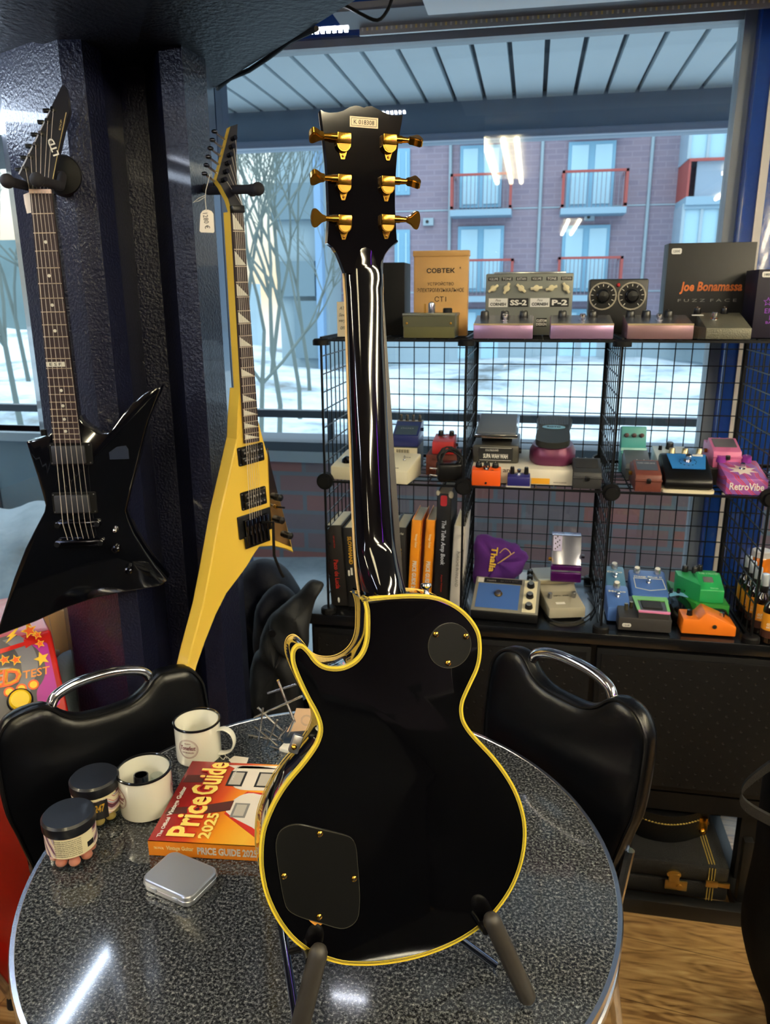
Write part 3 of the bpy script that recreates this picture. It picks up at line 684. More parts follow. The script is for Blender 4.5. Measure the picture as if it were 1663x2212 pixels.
def les_paul():
    t = thing('electric_guitar', 'glossy black single-cut electric guitar with yellow binding standing back to the viewer', 'guitar', GP.M)
    iv = Matrix()
    P = smooth(GP.pxs(BACK_PX), 3); TH = .058
    # the corner by the heel stays sharp
    blk = mat('guitar_black_lacquer', (4, 4, 6), .06, coat=1, bump=.035, bs=9, spec=.6)
    P = [Vector(p) for p in P]; P = [tuple(p) for p in P]
    A = sum(P[i][0]*P[(i+1) % len(P)][1]-P[(i+1) % len(P)][0]*P[i][1] for i in range(len(P)))
    if A < 0: P = P[::-1]
    bi = inset(P, .0046)
    # body: gently bowed back so highlights roll
    b = MB(); k = b.mi(blk)
    cx = sum(p[0] for p in bi)/len(bi); cy = sum(p[1] for p in bi)/len(bi)
    rings = [[b.bm.verts.new((x, y, z)) for x, y in L] for L, z in ((inset(P, .004), -TH-.001), (inset(P, .0015), -TH+.003), (inset(P, .0004), -TH+.006), (inset(P, .0004), -.006), (bi, -.0045), (bi, -.0002), (inset(P, .0056), .0))]
    for p, q in zip(rings, rings[1:]):
        for i in range(len(p)): f = b.bm.faces.new((p[i], p[(i+1) % len(p)], q[(i+1) % len(p)], q[i])); f.smooth = True; f.material_index = k
    b.bm.faces.new(rings[-1]); b.bm.faces.new(rings[0][::-1])
    for f in b.bm.faces: f.material_index = k
    body = b.build('body', t, iv, ang=40)
    o5, o3, o1 = inset(P, .0060), inset(P, .0012), P
    b = MB(); b.ring(P, inset(P, .0048), -.0056, .0003, YB); b.build('back_binding', t, iv)
    b = MB(); 
    for d in (.0024, .0036): b.ring(inset(P, d), inset(P, d+.0005), .0001, .00055, INK)
    b.build('binding_line', t, iv)
    b = MB(); b.ring(P, inset(P, .001), -TH-.0006, -TH+.0006, mat('cream_binding', (224, 190, 96), .35, coat=.3)); b.build('front_binding', t, iv)
    # carved top (front side)
    b = MB(); rr = [(inset(P, .002), -TH-.0005), (inset(P, .0035), -TH-.002), (inset(P, .006), -TH-.003)]
    V = [[b.bm.verts.new((x, y, z)) for x, y in L] for L, z in rr]
    for p, q in zip(V, V[1:]):
        for i in range(len(p)): f = b.bm.faces.new((p[i], p[(i+1) % len(p)], q[(i+1) % len(p)], q[i])); f.smooth = True; f.material_index = b.mi(blk)
    b.bm.faces.new(V[-1]); b.build('carved_top', t, iv)
    # cavity covers
    cov = mat('cover_plastic', (8, 8, 8), .42, spec=.3)
    C1 = smooth(GP.pxs([(637.7,1780),(617.7,1785),(602,1798),(595.5,1822),(598,1856),(604,1896),(612,1940),(622,1964.5),(648.8,1980),(693,1993),(733,2004.5),(755,2000),(770.8,1984.5),(776,1958),(776,1918),(772,1864.6),(768.6,1829),(759.7,1811),(742,1802.5),(693,1790.5),(657.6,1782.5)]), 3)
    def cover(name, C, S_):
        b = MB(); b.poly(C, 0, .0014, cov); b.ring(C, inset(C, .0005), 0, .0018, mat('cover_edge', (60, 58, 50), .3)); o = b.build(name, t, iv, ang=30)
        for q in S_:
            x, y = GP.px(*q); b = MB(); b.lathe([(0, 0), (.0036, 0), (.0034, .0012), (.002, .0022), (0, .0024)], GOLD, T(x, y, .0014), n=18)
            for r in (0, PI/2): b.box((-.0022, -.0004, .0036), (.0022, .0004, .0041), INK, T(x, y, 0) @ RZ(r+.4))
            b.build('screw', o)
    cover('control_cover', C1, [(690,1800),(613,1891),(764,1896.6),(688.7,1979)])
    c0 = Vector(GP.px(970.5, 1394)); rad = .5*((Vector(GP.px(924, 1394))-c0).length+(Vector(GP.px(1017, 1394))-c0).length)
    cover('switch_cover', circ(c0.x, c0.y, rad, 40), [(940,1370),(1005,1374),(966.5,1432)])
    # worn lacquer chip under the control cover
    b = MB(); b.poly(GP.pxs([(666,1986),(676,1984),(690,1990),(700,1992),(692,1998),(686,1994),(680,1998),(672,1992)]), 0, .0009, mat('bare_wood_chip', (196, 132, 44), .6)); b.build('lacquer_chip', t, iv)
    # strap buttons
    def button(q, w, ax, m=CHR):
        x, y = GP.px(*q, w=w)
        b = MB(); M = T(x, y, w) @ ax; b.lathe([(0, 0), (.0045, 0), (.003, .003), (.003, .006), (.0055, .008), (.0068, .0105), (.0062, .013), (0, .014)], m, M, n=20); b.build('strap_button', t, iv)
    button((921, 1284), -.012, RX(-PI/2))
    x, y = GP.px(646, 1606, w=-.03)
    b = MB(); b.box((-.010, -.012, -.004), (.002, .010, .005), STEEL, T(x, y, -.03) @ RZ(-.4), bev=.002); b.ball((-.006, -.004, .006), .0035, GOLD, T(x, y, -.03) @ RZ(-.4)); b.build('guard_bracket', t, iv)
    # neck
    rows = [(522,706,858,.0226),(532,716,846,.0222),(545,727.5,834,.0214),(560,737,827,.0202),(575,741,825.5,.0191),(590,743.5,825.5,.0182),(620,745,826.5,.018),(650,747,825.5,.018),(735,750,828,.0185),(860,754,834,.019),(960,757.5,838,.020),(1060,761,843,.0205),(1140,764.5,849,.021),(1180,766.5,852,.023),(1205,768,855,.029),(1230,770,859,.036),(1255,773,865,.041),(1275,776,870,.0435),(1290,781,873,.0445)]
    W0 = -.045; L = []
    for y, xl, xr, c in rows:
        a = GP.px(xl, y, W0); d = GP.px(xr, y, W0); L.append((a[0], d[0], (a[1]+d[1])/2, c))
    L = smooth(L, 3, False)
    b = MB()
    def fn(u, v):
        i = min(int(round(v*(len(L)-1))), len(L)-1); xl, xr, yy, c = L[i]; th = PI*(1-u)
        cs = math.cos(th); sn = max(0, math.sin(th)); pw = .8
        return Vector(((xl+xr)/2+(xr-xl)/2*(abs(cs)**.85)*(1 if cs > 0 else -1), yy, W0+c*sn**pw))
    b.grid(fn, 24, len(L)-1, mat('neck_lacquer', (4, 4, 7), .07, spec=.5)); neck = b.build('neck', t, iv, ang=80)
    bmx = mat('neck_binding', (232, 196, 140), .4); NS = 15
    for s, m in ((0, bmx), (1, bmx)):
        b = MB()
        for i in range(NS, len(L)-1):
            (a0, a1, y0, _), (c0_, c1, y1, _) = L[i], L[i+1]
            x0 = (a0-.0012, a1+.0012)[s]; x1 = (c0_-.0012, c1+.0012)[s]; sx = (1, -1)[s]*.003
            vs = [b.bm.verts.new(p) for p in ((x0, y0, W0), (x0+sx, y0, W0), (x0+sx, y0, W0-.006), (x0, y0, W0-.006), (x1, y1, W0), (x1+sx, y1, W0), (x1+sx, y1, W0-.006), (x1, y1, W0-.006))]
            for q in ((0, 1, 5, 4), (1, 2, 6, 5), (2, 3, 7, 6), (3, 0, 4, 7)): f = b.bm.faces.new([vs[j] for j in q]); f.material_index = b.mi(m)
        b.build('binding', neck)
    b = MB(); f0, f1 = L[NS], L[-1]
    b.poly([(f0[0], f0[2]), (f0[1], f0[2]), (f1[1], f1[2]), (f1[0], f1[2])], W0-.0065, W0-.0005, mat('ebony', (24, 18, 16), .4)); b.build('fingerboard', t, iv)
    for i in range(6):
        k = (i-2.5)/2.5*.4; b = MB(); mid = lambda q: (q[0]+q[1])/2+(q[1]-q[0])*k
        b.tube([(mid(f0), f0[2], W0-.009), (mid(f1)*1.0, .12, W0-.016)], .0004, STEEL, n=5); b.build('string', t, iv)
    # headstock, tipped towards the viewer
    al = math.radians(14); nv = GP.px(784, 585, -.030)[1]
    hM = T(0, nv, -.030) @ RX(al)
    W = GP.M @ hM; o_ = W.translation; n_ = W.to_3x3() @ Vector((0, 0, 1)); Wi = W.inverted()
    def hp(x, y): p = Wi @ at_pl(x, y, o_, n_); return (p.x, p.y)
    H = [hp(*q) for q in HEAD_PX]
    b = MB(); b.poly(H, -.0145, 0, blk); hd = b.build('headstock', t, hM, ang=30)
    b = MB(); b.ring(H, inset(H, .0015), -.0158, -.0145, mat('head_binding', (200, 190, 170), .4)); b.build('binding', hd)
    for side, L_ in ((-1, ((740,313,1.15),(741,402,1.05),(742,488,.1))), (1, ((838,316,-1.1),(834,405,-1.05),(834,487,.15)))):
        for x, y, tn in L_:
            p = hp(x, y); tuner(t, p[0], p[1], hM, side, tn)
    p = hp(786, 264.5); 
    b = MB(); b.box((p[0]-.0162, p[1]-.0054, 0), (p[0]+.0162, p[1]+.0054, .0005), mat('label_cream', (222, 200, 170), .6)); lb = b.build('serial_label', t, hM)
    b = MB(); q = rrect(p[0]-.0146, p[1]-.0040, p[0]+.0146, p[1]+.0040, .0003, 1); b.ring(q, inset(q, .0004), .0005, .0007, INK); b.build('frame_line', lb)
    text(lb, 'K 018308', T(p[0]+.0, p[1], .0005), .0235, .0046, INK, ext=.0003)
    return t
les_paul()

def guitar_stand():
    tube = mat('worn_rubber_tube', (42, 38, 34), .5, noise=.5, ns=45); ch = mat('dark_chrome', (90, 100, 125), .15, 1)
    w = .016
    a1 = at_pl(1060, 1984, GP.o+GP.n*w, GP.n); a0 = at_z(1141, 2158, TZ+.0125)
    c1 = at_pl(689, 2052, GP.o+GP.n*w, GP.n); c0 = at_z(630, 2290, TZ+.0125)
    t = thing('guitar_stand', 'folding guitar stand with worn rubber arms holding up the black guitar', 'stand', Matrix.Translation((a0+c0)/2))
    iv = Matrix.Translation(-(a0+c0)/2)
    for p, q in ((a0, a1), (c0, c1)):
        d = (q-p).normalized(); b = MB(); r = .0112
        b.tube([p-d*.004, p, p+d*.004, p+(q-p)*.5, q-d*.006, q-d*.001, q+d*.004, q+d*.007], r, tube, n=20, radii=[.006, .0095, r, r, r, r*.93, r*.7, r*.25]); b.build('arm', t, iv)
    # cradle rods beneath the body, rear legs, crossbar
    for i, (q, px) in enumerate(((a0, (1050, 2012)), (c0, (668, 2076)))):
        s = at_pl(px[0], px[1], GP.o+GP.n*w, GP.n); e = s-GP.n*.085-GP.u*.012
        b = MB(); b.tube([s, s-GP.n*.01, e], .005, SBLK, n=12); b.build('cradle_rod', t, iv)
    f0 = at_z(642, 2214, TZ+.008); tp = at_pl(610, 2006, GP.o-GP.n*.075, GP.n); tp2 = at_pl(655, 2075, GP.o-GP.n*.09, GP.n)
    b = MB(); b.tube([f0, tp, tp+(tp-f0)*.2], .0052, ch, n=14); b.build('rear_leg', t, iv)
    g0 = Vector((f0.x+.23, f0.y+.13, TZ+.006)); g1 = tp+Vector((.15, .07, 0))
    b = MB(); b.tube([g0, g1], .0052, ch, n=14); b.build('rear_leg', t, iv)
    b = MB(); b.tube([f0+(tp-f0)*.75, g0+(g1-g0)*.75], .0045, SBLK, n=12); b.build('crossbar', t, iv)
guitar_stand()

# ================================================================== THE TWO HANGING GUITARS
ROSE = mat('rosewood', (44, 29, 33), .5, noise=.3, ns=60)
def strings(t, A, B, n=6, r=.00035, w0=.015, w1=.02, spreadA=(0, 1), m=None):
    for i in range(n):
        k = i/(n-1)
        p = (A[0][0]+(A[1][0]-A[0][0])*k, A[0][1]+(A[1][1]-A[0][1])*k, w0); q = (B[0][0]+(B[1][0]-B[0][0])*k, B[0][1]+(B[1][1]-B[0][1])*k, w1)
        b = MB(); b.tube([p, q], r*(1.6-.8*k), m or mat('string_steel', (190, 180, 170), .35, .9), n=5); b.build('string', t)
def fretboard(t, nl, nr, bl, br, L, nfr, w0, w1, inl, taper_inlay=False):
    """corner points in local coords; L = scale length"""
    b = MB(); b.poly([nl, nr, br, bl], w0, w1, ROSE); fb = b.build('fingerboard', t)
    nl, nr, bl, br = map(Vector, (nl, nr, bl, br)); H = ((bl-nl).length+(br-nr).length)/2
    def at(s, k): a = nl.lerp(bl, s); c = nr.lerp(br, s); return a.lerp(c, k)
    fs = [L*(1-2**(-i/12))/H for i in range(nfr+2)]
    for s in fs[1:nfr+1]:
        if s > 1: continue
        a, c = at(s, .0), at(s, 1); b = MB(); b.tube([(a.x, a.y, w1), (c.x, c.y, w1)], .0009, mat('fret_nickel', (214, 200, 180), .35, .8), n=6); b.build('fret', fb)
    pearl = mat('pearl', (215, 215, 205), .4)
    for i in inl:
        s0, s1 = fs[i-1], min(fs[i], 1)
        if s0 >= 1: continue
        b = MB()
        if taper_inlay:
            m = .08; a, c, d = at(s0+(s1-s0)*m, .03), at(s1-(s1-s0)*m, .03), at(s1-(s1-s0)*m, .92)
            b.poly([tuple(a), tuple(c), tuple(d)], w1, w1+.0004, pearl)
        else:
            c = at((s0+s1)/2, .5); b.poly(circ(c.x, c.y, .0030, 14), w1, w1+.0004, pearl)
        b.build('inlay', fb)
    return fb, at, fs
def humbucker(t, q, w, rot, W, H, closed=False):
    M = T(q[0], q[1], w) @ RZ(rot)
    b = MB(); b.poly(rrect(-W/2, -H/2, W/2, H/2, .003, 3), 0, .003, MBLK, M); p = b.build('pickup', t)
    b = MB()
    if closed: b.box((-W/2+.006, -H/2+.004, .003), (W/2-.012, H/2-.005, .011), mat('pickup_grey', (44, 46, 54), .4), M, bev=.001)
    else:
        for s in (-1, 1): b.box((-W/2+.006, s*H*.23-H*.19, .003), (W/2-.006, s*H*.23+H*.19, .010), SBLK, M, bev=.002)
    b.build('bobbin', p)
    b = MB()
    if not closed:
        for s in (-1, 1):
            for i in range(6): b.cyl(((i-2.5)*W*.13, s*H*.2, .0098), .0022, .0012, STEEL, M, n=10)
    for x in (-W/2+.003, W/2-.004):
        for y in (-H/2+.004, H/2-.004): b.cyl((x, y, .003), .0014, .0012, STEEL, M, n=8)
    b.build('pole_screw', p)

def explorer():
    E = Pl(at_d(83, 415, 1.38), math.radians(16.7))
    t = thing('electric_guitar', 'black angular electric guitar hanging on the column, front to the viewer', 'guitar', E.M)
    blk = mat('explorer_black', (6, 7, 12), .08, coat=1, spec=.6)
    O = E.pxs([(56,954.6),(70,952),(87,947),(102,941),(114,934),(118,905),(172,900),(177,911),(188,922),(202.6,932),(217,938),(231.5,935.5),(246,922),(264,896.7),(286,871),(307.5,853),(329,840.6),(347,834.4),(343,848),(334.7,867.7),(318,911),(307.5,951),(296.7,998),(282,1056),(271,1103),(275,1121),(289,1153.5),(311,1190),(336,1226),(360,1255),(347,1265.7),(311,1273),(264,1280),(202.6,1293),(145,1312.7),(72,1345),(0,1372),(-8,1376),(-6,1362),(11,1309),(29,1251),(54,1186),(79.6,1135.5),(95,1106.5),(97.7,1092),(92,1070),(79.6,1027),(65,983.5)])
    b = MB(); i0 = inset(O, .0022); A = sum(O[i][0]*O[(i+1) % len(O)][1]-O[(i+1) % len(O)][0]*O[i][1] for i in range(len(O)))
    Oo = O if A > 0 else O[::-1]
    V = [[b.bm.verts.new((x, y, z)) for x, y in L] for L, z in ((inset(Oo, .003), -.042), (Oo, -.038), (Oo, -.003), (inset(Oo, .0009), -.0008), (inset(Oo, .0028), 0))]
    for p, q in zip(V, V[1:]):
        for i in range(len(p)): f = b.bm.faces.new((p[i], p[(i+1) % len(p)], q[(i+1) % len(p)], q[i])); f.smooth = True
    b.bm.faces.new(V[-1]); b.bm.faces.new(V[0][::-1]); b.mi(blk); b.build('body', t, ang=50)
    w1 = .010
    nl, nr = E.px(64, 417, w1), E.px(110.5, 416, w1); bl, br = E.px(115, 957, w1), E.px(173.5, 957, w1)
    L = E.px(86, 415)[1]-E.px(180, 1128)[1]
    fretboard(t, nl, nr, bl, br, L, 22, .004, w1, (3, 5, 7, 9, 15, 17, 19, 21))
    b = MB(); b.poly([(nl[0]-.001, nl[1]), (nr[0]+.001, nr[1]), (br[0]+.001, br[1]), (bl[0]-.001, bl[1])], -.016, .004, blk); b.build('neck', t)
    p = E.px(119, 787, w1); b = MB(); b.box((p[0]-.016, p[1]-.0045, w1), (p[0]+.018, p[1]+.0045, w1+.0006), mat('pearl', (215, 215, 205))); blk12 = b.build('name_inlay', t)
    text(blk12, 'E S P', T(p[0]+.001, p[1], w1+.0006), .022, .0055, INK, bold=.01)
    c = E.px(86, 414, w1); b = MB(); b.box((nl[0], c[1]-.003, .006), (nr[0], c[1]+.004, w1+.003), mat('bone', (235, 205, 190), .5)); b.build('nut', t)
    # headstock, tipped away
    hM = T(0, c[1], .004) @ RX(-.14); W = E.M @ hM; o_ = W.translation; n_ = W.to_3x3() @ Vector((0, 0, 1)); Wi = W.inverted()
    def hp(x, y): p = Wi @ at_pl(x, y, o_, n_); return (p.x, p.y)
    H = [hp(*q) for q in [(39.3,376),(75,303),(111,230),(133.6,185),(138,183.5),(142.4,188),(147,215),(150,240),(143,262),(134,295),(125,335),(119,362),(114,388.7),(110.5,411.8),(63.8,411.8),(66.5,403.7),(60,396),(54,388.7)]]
    b = MB(); b.poly(H, -.014, 0, mat('head_black', (16, 17, 30), .35, coat=.4)); hd = b.build('headstock', t, hM)
    ln = [(39.3,376),(111,230),(113,231),(42,377)]; b = MB(); b.poly([hp(*q) for q in ln], 0, .0006, mat('edge_line', (170, 175, 190), .4)); b.poly([hp(*q) for q in ((142,243),(144,243),(126,326),(115,388),(113,388))], 0, .0006, mat('gold_line', (180, 160, 110), .4)); b.build('edge_line', hd)
    posts = [(115,237),(103,262),(89,289),(77,314),(66,339),(55,365)]
    for i, q in enumerate(posts):
        x, y = hp(*q); b = MB(); b.cyl((x, y, 0), .0048, .003, SBLK, n=14); b.cyl((x, y, .003), .0026, .006, CHR, n=12)
        k = b.build('tuner', t, hM)
        b = MB(); b.box((x-.020, y-.002, -.012), (x-.008, y+.004, -.004), SBLK, RZ(0), bev=.001); b.build('button', k)
        j = 5-i; tx = E.px(68+j*7.6, 414)[0]; b = MB(); b.tube([(x+.002, y, .006), (tx, 0.0, .006)], .0004, mat('string_steel', (190, 180, 170)), n=5); b.build('string', t, hM)
    x, y = hp(115, 318); text(hd, 'LTD', T(x, y, .0003) @ RZ(math.radians(108)), .030, .011, WHT, bold=.03)
    x, y = hp(131, 270); text(hd, 'EXP', T(x, y, .0003) @ RZ(math.radians(76)), .018, .003, mat('gold_line', (180, 160, 110)))
    for q, cl in (((154, 980), 1), ((162, 1086), 1)): humbucker(t, E.px(*q), 0, -.01, E.px(198, q[1])[0]-E.px(107, q[1])[0] if q[1] < 1000 else E.px(210, 1086)[0]-E.px(115, 1086)[0], .044, True)
    # bridge + tailpiece
    for y0, x0, x1, nm, hh in ((1131, 122, 218, 'bridge', .012), (1171, 122, 226, 'tailpiece', .014)):
        a, c2 = E.px(x0, y0), E.px(x1, y0-2); b = MB()
        b.box((a[0], min(a[1], c2[1])-.006, .004), (c2[0], max(a[1], c2[1])+.006, hh), mat('black_chrome', (70, 72, 84), .15, 1), bev=.004)
        for x in (a[0]+.005, c2[0]-.005): b.cyl((x, (a[1]+c2[1])/2, 0), .0055, hh+.002, CHR, n=14)
        b.build(nm, t)
    strings(t, (E.px(68, 414, w1), E.px(106, 414, w1)), (E.px(137, 1131, w1), E.px(197, 1129, w1)), w0=w1+.0035, w1=.014)
    strings(t, (E.px(137, 1131, w1), E.px(197, 1129, w1)), (E.px(146, 1166, w1), E.px(203, 1162, w1)), w0=.014, w1=.010)
    for q, nm in (((251, 1142), 'toggle_switch'), ((252, 1183), 'knob'), ((279, 1230), 'knob')):
        x, y = E.px(*q); b = MB()
        if nm == 'knob': b.lathe([(0, 0), (.0085, 0), (.008, .012), (.005, .0155), (0, .0165)], mat('black_chrome', (70, 72, 84)), T(x, y, 0), n=20)
        else: b.cyl((x, y, 0), .006, .004, CHR, n=12); b.ball((x, y, .013), .0045, CHR); b.cyl((x, y, .003), .0018, .01, CHR, n=8)
        b.build(nm, t)
    x, y = E.px(258, 979); b = MB(); b.poly([(-.02, -.012), (.018, -.012), (.018, .008), (.014, .015), (-.004, .013), (-.02, .002)], 0, .0006, mat('clear_sticker', (40, 46, 62), .2), T(x, y, 0)); b.build('sticker', t)
    x, y = E.px(88, 940); b = MB(); b.cyl((x, y-.004, -.02), .006, .012, SBLK, RX(-PI/2) if 0 else None, axis='y'); b.build('strap_button', t)
    return E
EP = explorer()

def vguitar():
    V = Pl(at_d(513, 457, 1.5), math.radians(58), 0, .06)
    t = thing('electric_guitar', 'yellow offset V shaped electric guitar hanging beside the window', 'guitar', V.M)
    yl = mat('yellow_lacquer', (222, 186, 72), .3, coat=.5); ys = mat('yellow_side', (240, 206, 120), .28, coat=.6)
    F = V.pxs([(534,898),(557,901),(569.6,949),(584.5,1003),(605,1077.6),(620,1134),(635,1194),(617,1186),(590,1180),(560.6,1182),(551.6,1194),(533.7,1224),(510,1256),(490,1282),(467,1328),(443.7,1386.7),(426,1438),(415,1482),(409,1493),(396,1490),(402,1450),(414,1400),(438,1311),(455,1224),(475.6,1108.6),(496,1022),(512,950)])
    A = sum(F[i][0]*F[(i+1) % len(F)][1]-F[(i+1) % len(F)][0]*F[i][1] for i in range(len(F))); F = F if A > 0 else F[::-1]
    b = MB(); ky, ks = b.mi(yl), b.mi(ys)
    R_ = [[b.bm.verts.new((x, y, z)) for x, y in L] for L, z in ((inset(F, .002), -.040), (F, -.036), (F, -.003), (inset(F, .002), 0))]
    for j, (p, q) in enumerate(zip(R_, R_[1:])):
        for i in range(len(p)): f = b.bm.faces.new((p[i], p[(i+1) % len(p)], q[(i+1) % len(p)], q[i])); f.material_index = ky
    f = b.bm.faces.new(R_[-1]); f.material_index = ky; b.bm.faces.new(R_[0][::-1]); b.build('body', t, ang=20)
    # chip at the tip
    b = MB(); b.poly(V.pxs([(404,1470),(411,1468),(413,1480),(408,1486),(404,1480)]), 0, .0005, mat('worn_brown', (120, 84, 50), .7)); b.build('paint_chip', t)
    w1 = .006
    nl, nr = V.px(501, 457, w1), V.px(525, 458, w1); bl, br = V.px(529, 958, w1), V.px(560.6, 953, w1)
    L = V.px(513, 457)[1]-V.px(560, 1128)[1]
    fretboard(t, nl, nr, bl, br, L, 24, .0, w1, (1, 3, 5, 7, 9, 12, 15, 17, 19, 21), True)
    b = MB(); b.poly([nl, nr, br, bl], -.022, 0.0, yl, side=yl); 
    b.build('neck', t)
    # heel block joining neck and wing
    h = V.pxs([(519,840),(545,838),(557,901),(548,960),(512,960),(514,905)]); b = MB(); b.poly(h, -.036, -.002, yl); b.build('heel', t)
    # headstock
    c = V.px(513, 456); hM = T(0, c[1], .002) @ RX(-.16); W = V.M @ hM; o_ = W.translation; n_ = W.to_3x3() @ Vector((0, 0, 1)); Wi = W.inverted()
    def hp(x, y): p = Wi @ at_pl(x, y, o_, n_); return (p.x, p.y)
    H = [hp(*q) for q in [(513,268),(498,273),(468,388),(478,402),(493,430),(501,457),(526,458),(519,432),(512,412),(510,330)]]
    b = MB(); b.poly(H, -.013, -.0006, yl); b.poly(H, -.0006, 0.0004, mat('head_black', (16, 17, 30))); hd = b.build('headstock', t, hM)
    for i in range(6):
        q = (494-i*4.2, 300+i*18); x, y = hp(*q)
        b = MB(); b.cyl((x+.008, y, 0), .0045, .012, mat('black_chrome', (70, 72, 84)), n=12); k = b.build('tuner', t, hM)
        b = MB(); b.tube([(x-.006, y, -.006), (x-.022, y+.010, -.006)], .0022, CHR, n=8); b.ball((x-.026, y+.013, -.006), .006, mat('black_chrome', (70, 72, 84)), sc=(1.2, .7, .7), n=10); b.build('button', k)
        b = MB(); b.tube([(x+.010, y, .008), (V.px(517+i*1.2, 440)[0], 0, .006)], .0004, mat('string_steel', (190, 180, 170)), n=5); b.build('string', t, hM)
    b = MB(); b.box((nl[0]-.001, c[1]-.004, 0), (nr[0]+.001, c[1]+.010, w1+.006), SBLK, bev=.002); b.build('locking_nut', t)
    for q in ((541, 981), (547, 1076)): humbucker(t, V.px(*q), 0, 0, V.px(569, 980)[0]-V.px(513, 980)[0], .040)
    # tremolo
    x, y = V.px(549, 1128); b = MB(); b.box((x-.045, y-.028, 0), (x+.045, y+.024, .004), SBLK, bev=.002)
    for i in range(6): b.box((x-.032+i*.011, y-.022, .004), (x-.023+i*.011, y+.014, .013), mat('black_chrome', (70, 72, 84)), bev=.001)
    for i in range(6): b.cyl((x-.0275+i*.011, y-.045, .010), .0035, .024, mat('black_chrome', (70, 72, 84)), axis='y', n=10)
    b.box((x-.034, y-.052, .002), (x+.034, y-.024, .008), SBLK, bev=.002); b.build('tremolo_bridge', t)
    A_ = V.px(593, 1128, .02); b = MB(); P_ = [V.px(*q, w=.03) for q in ((575,1132),(590,1128),(591,1170),(592,1200),(606,1236),(612,1246))]
    b.tube([(p[0], p[1], w) for p, w in zip(P_, (.014, .03, .03, .03, .03, .03))], .0032, SBLK, n=10); b.build('tremolo_arm', t)
    strings(t, (V.px(504, 456, w1), V.px(523, 457, w1)), (V.px(536, 1122, w1), V.px(560, 1112, w1)), w0=w1+.004, w1=.013)
    b = MB(); b.poly(V.pxs([(577,968),(583,1003),(602,1078),(617,1134),(628,1181),(590,1165),(583,1100),(580,1040)]), 0, .0022, mat('mirror_guard', (150, 140, 130), .06, 1)); b.build('pickguard', t)
    for q in ((596, 1073), (600, 1122), (618, 1155)):
        x, y = V.px(*q); b = MB(); b.lathe([(0, 0), (.0085, 0), (.008, .014), (.0, .0165)], SBLK, T(x, y, .002), n=18); b.build('knob', t)
    x, y = V.px(594, 1094); b = MB(); b.cyl((x, y, 0), .005, .006, GOLD, n=12); b.tube([(x, y, .006), (x+.006, y, .026)], .0022, SBLK, n=8); b.build('toggle_switch', t)
    return V
VP = vguitar()

def hangers():
    foam = mat('foam_black', (26, 24, 32), .8)
    def hanger(lab, P1, P2, base, bn):
        t = thing('wall_hanger', lab, 'hanger', Matrix.Translation(base))
        iv = Matrix.Translation(-base)
        b = MB(); q = bn.to_track_quat('Z', 'Y').to_matrix().to_4x4()
        b.lathe([(0, -.03), (.036, -.03), (.038, .0), (.034, .014), (.02, .018), (0, .018)], MBLK, q, n=28); b.build('mount', t)
        for p in (P1, P2):
            s = base+bn*.012; m = s.lerp(p[0], .6)
            b = MB(); b.tube([s, p[0], p[0].lerp(p[1], .5), p[1]], .0085, foam, iv, n=14)
            b.ball(p[1], .0125, foam, iv); b.build('fork', t)
        return t
    E = EP
    def w(F, q, d): x, y = F.px(*q, w=d); return F.M @ Vector((x, y, d))
    hanger('black padded guitar hanger carrying the black angular guitar', (w(E, (58, 402), -.02), w(E, (16, 391), .045)), (w(E, (130, 402), -.025), w(E, (80, 388), .04)), w(E, (139, 380), -.075), E.n)
    n2 = Vector((-.05, -1, 0)).normalized(); V = VP
    base = at_d(420, 398, 1.60)
    n2 = (V.n*.3+V.r*.0+Vector((.35, -.9, 0))).normalized()
    p1a = at_d(450, 412, 1.54); p1b = at_d(557, 408, 1.44)
    hanger('black padded guitar hanger carrying the yellow guitar', (p1a, p1b), (at_d(470, 404, 1.60), at_d(545, 411, 1.56)), at_d(424, 396, 1.63), n2)
hangers()

def tags():
    card = mat('tag_card', (226, 218, 206), .7); cordm = mat('tag_string', (200, 196, 186), .8)
    F = Pl(at_d(446, 480, 1.45), .15)
    t = thing('price_tag', 'small white price tag hanging by a string beside the yellow guitar', 'tag', F.M)
    q = F.pxs([(433,462),(437,456),(443,453),(450,453),(457,456),(461,462),(463,500),(461,503),(434,502),(431,499)])
    b = MB(); b.poly(q, -.0004, .0004, card); b.build('card', t)
    c = F.px(446, 477); text(t, '1280 €', T(c[0], c[1], .0005) @ RZ(-PI/2+.1), .028, .010, INK)
    b = MB(); L = [F.px(*p) for p in ((446,456),(444,430),(446,412),(452,392),(456,378))]; b.tube([(x, y, .001+.002*i) for i, (x, y) in enumerate(L)], .0007, cordm, n=5)
    L = [F.px(*p) for p in ((444,425),(430,434),(417,438),(430,428),(444,422))]; b.tube([(x, y, .001) for x, y in L], .0007, cordm, n=5); b.build('string', t)
    F = EP; q = F.pxs([(49,420),(63,414),(66,430),(70,458),(57,461),(52,440)], .0)
    b = MB(); b.poly(q, -.004, -.003, mat('tag_white', (236, 226, 222), .6)); o = b.build('price_tag', M=F.M); tag(o, 'blank white tag tucked beside the nut of the black angular guitar', 'tag')
tags()

# ================================================================== PEDALS, BOXES, BOOKS ON THE SHELVES
SIDE = Matrix(((0, 0, 1, 0), (1, 0, 0, 0), (0, 1, 0, 0), (0, 0, 0, 1)))     # (y,z) outline pushed along x
KB = mat('knob_black', (14, 14, 15), .3); KC = mat('knob_cream', (226, 216, 176), .45)

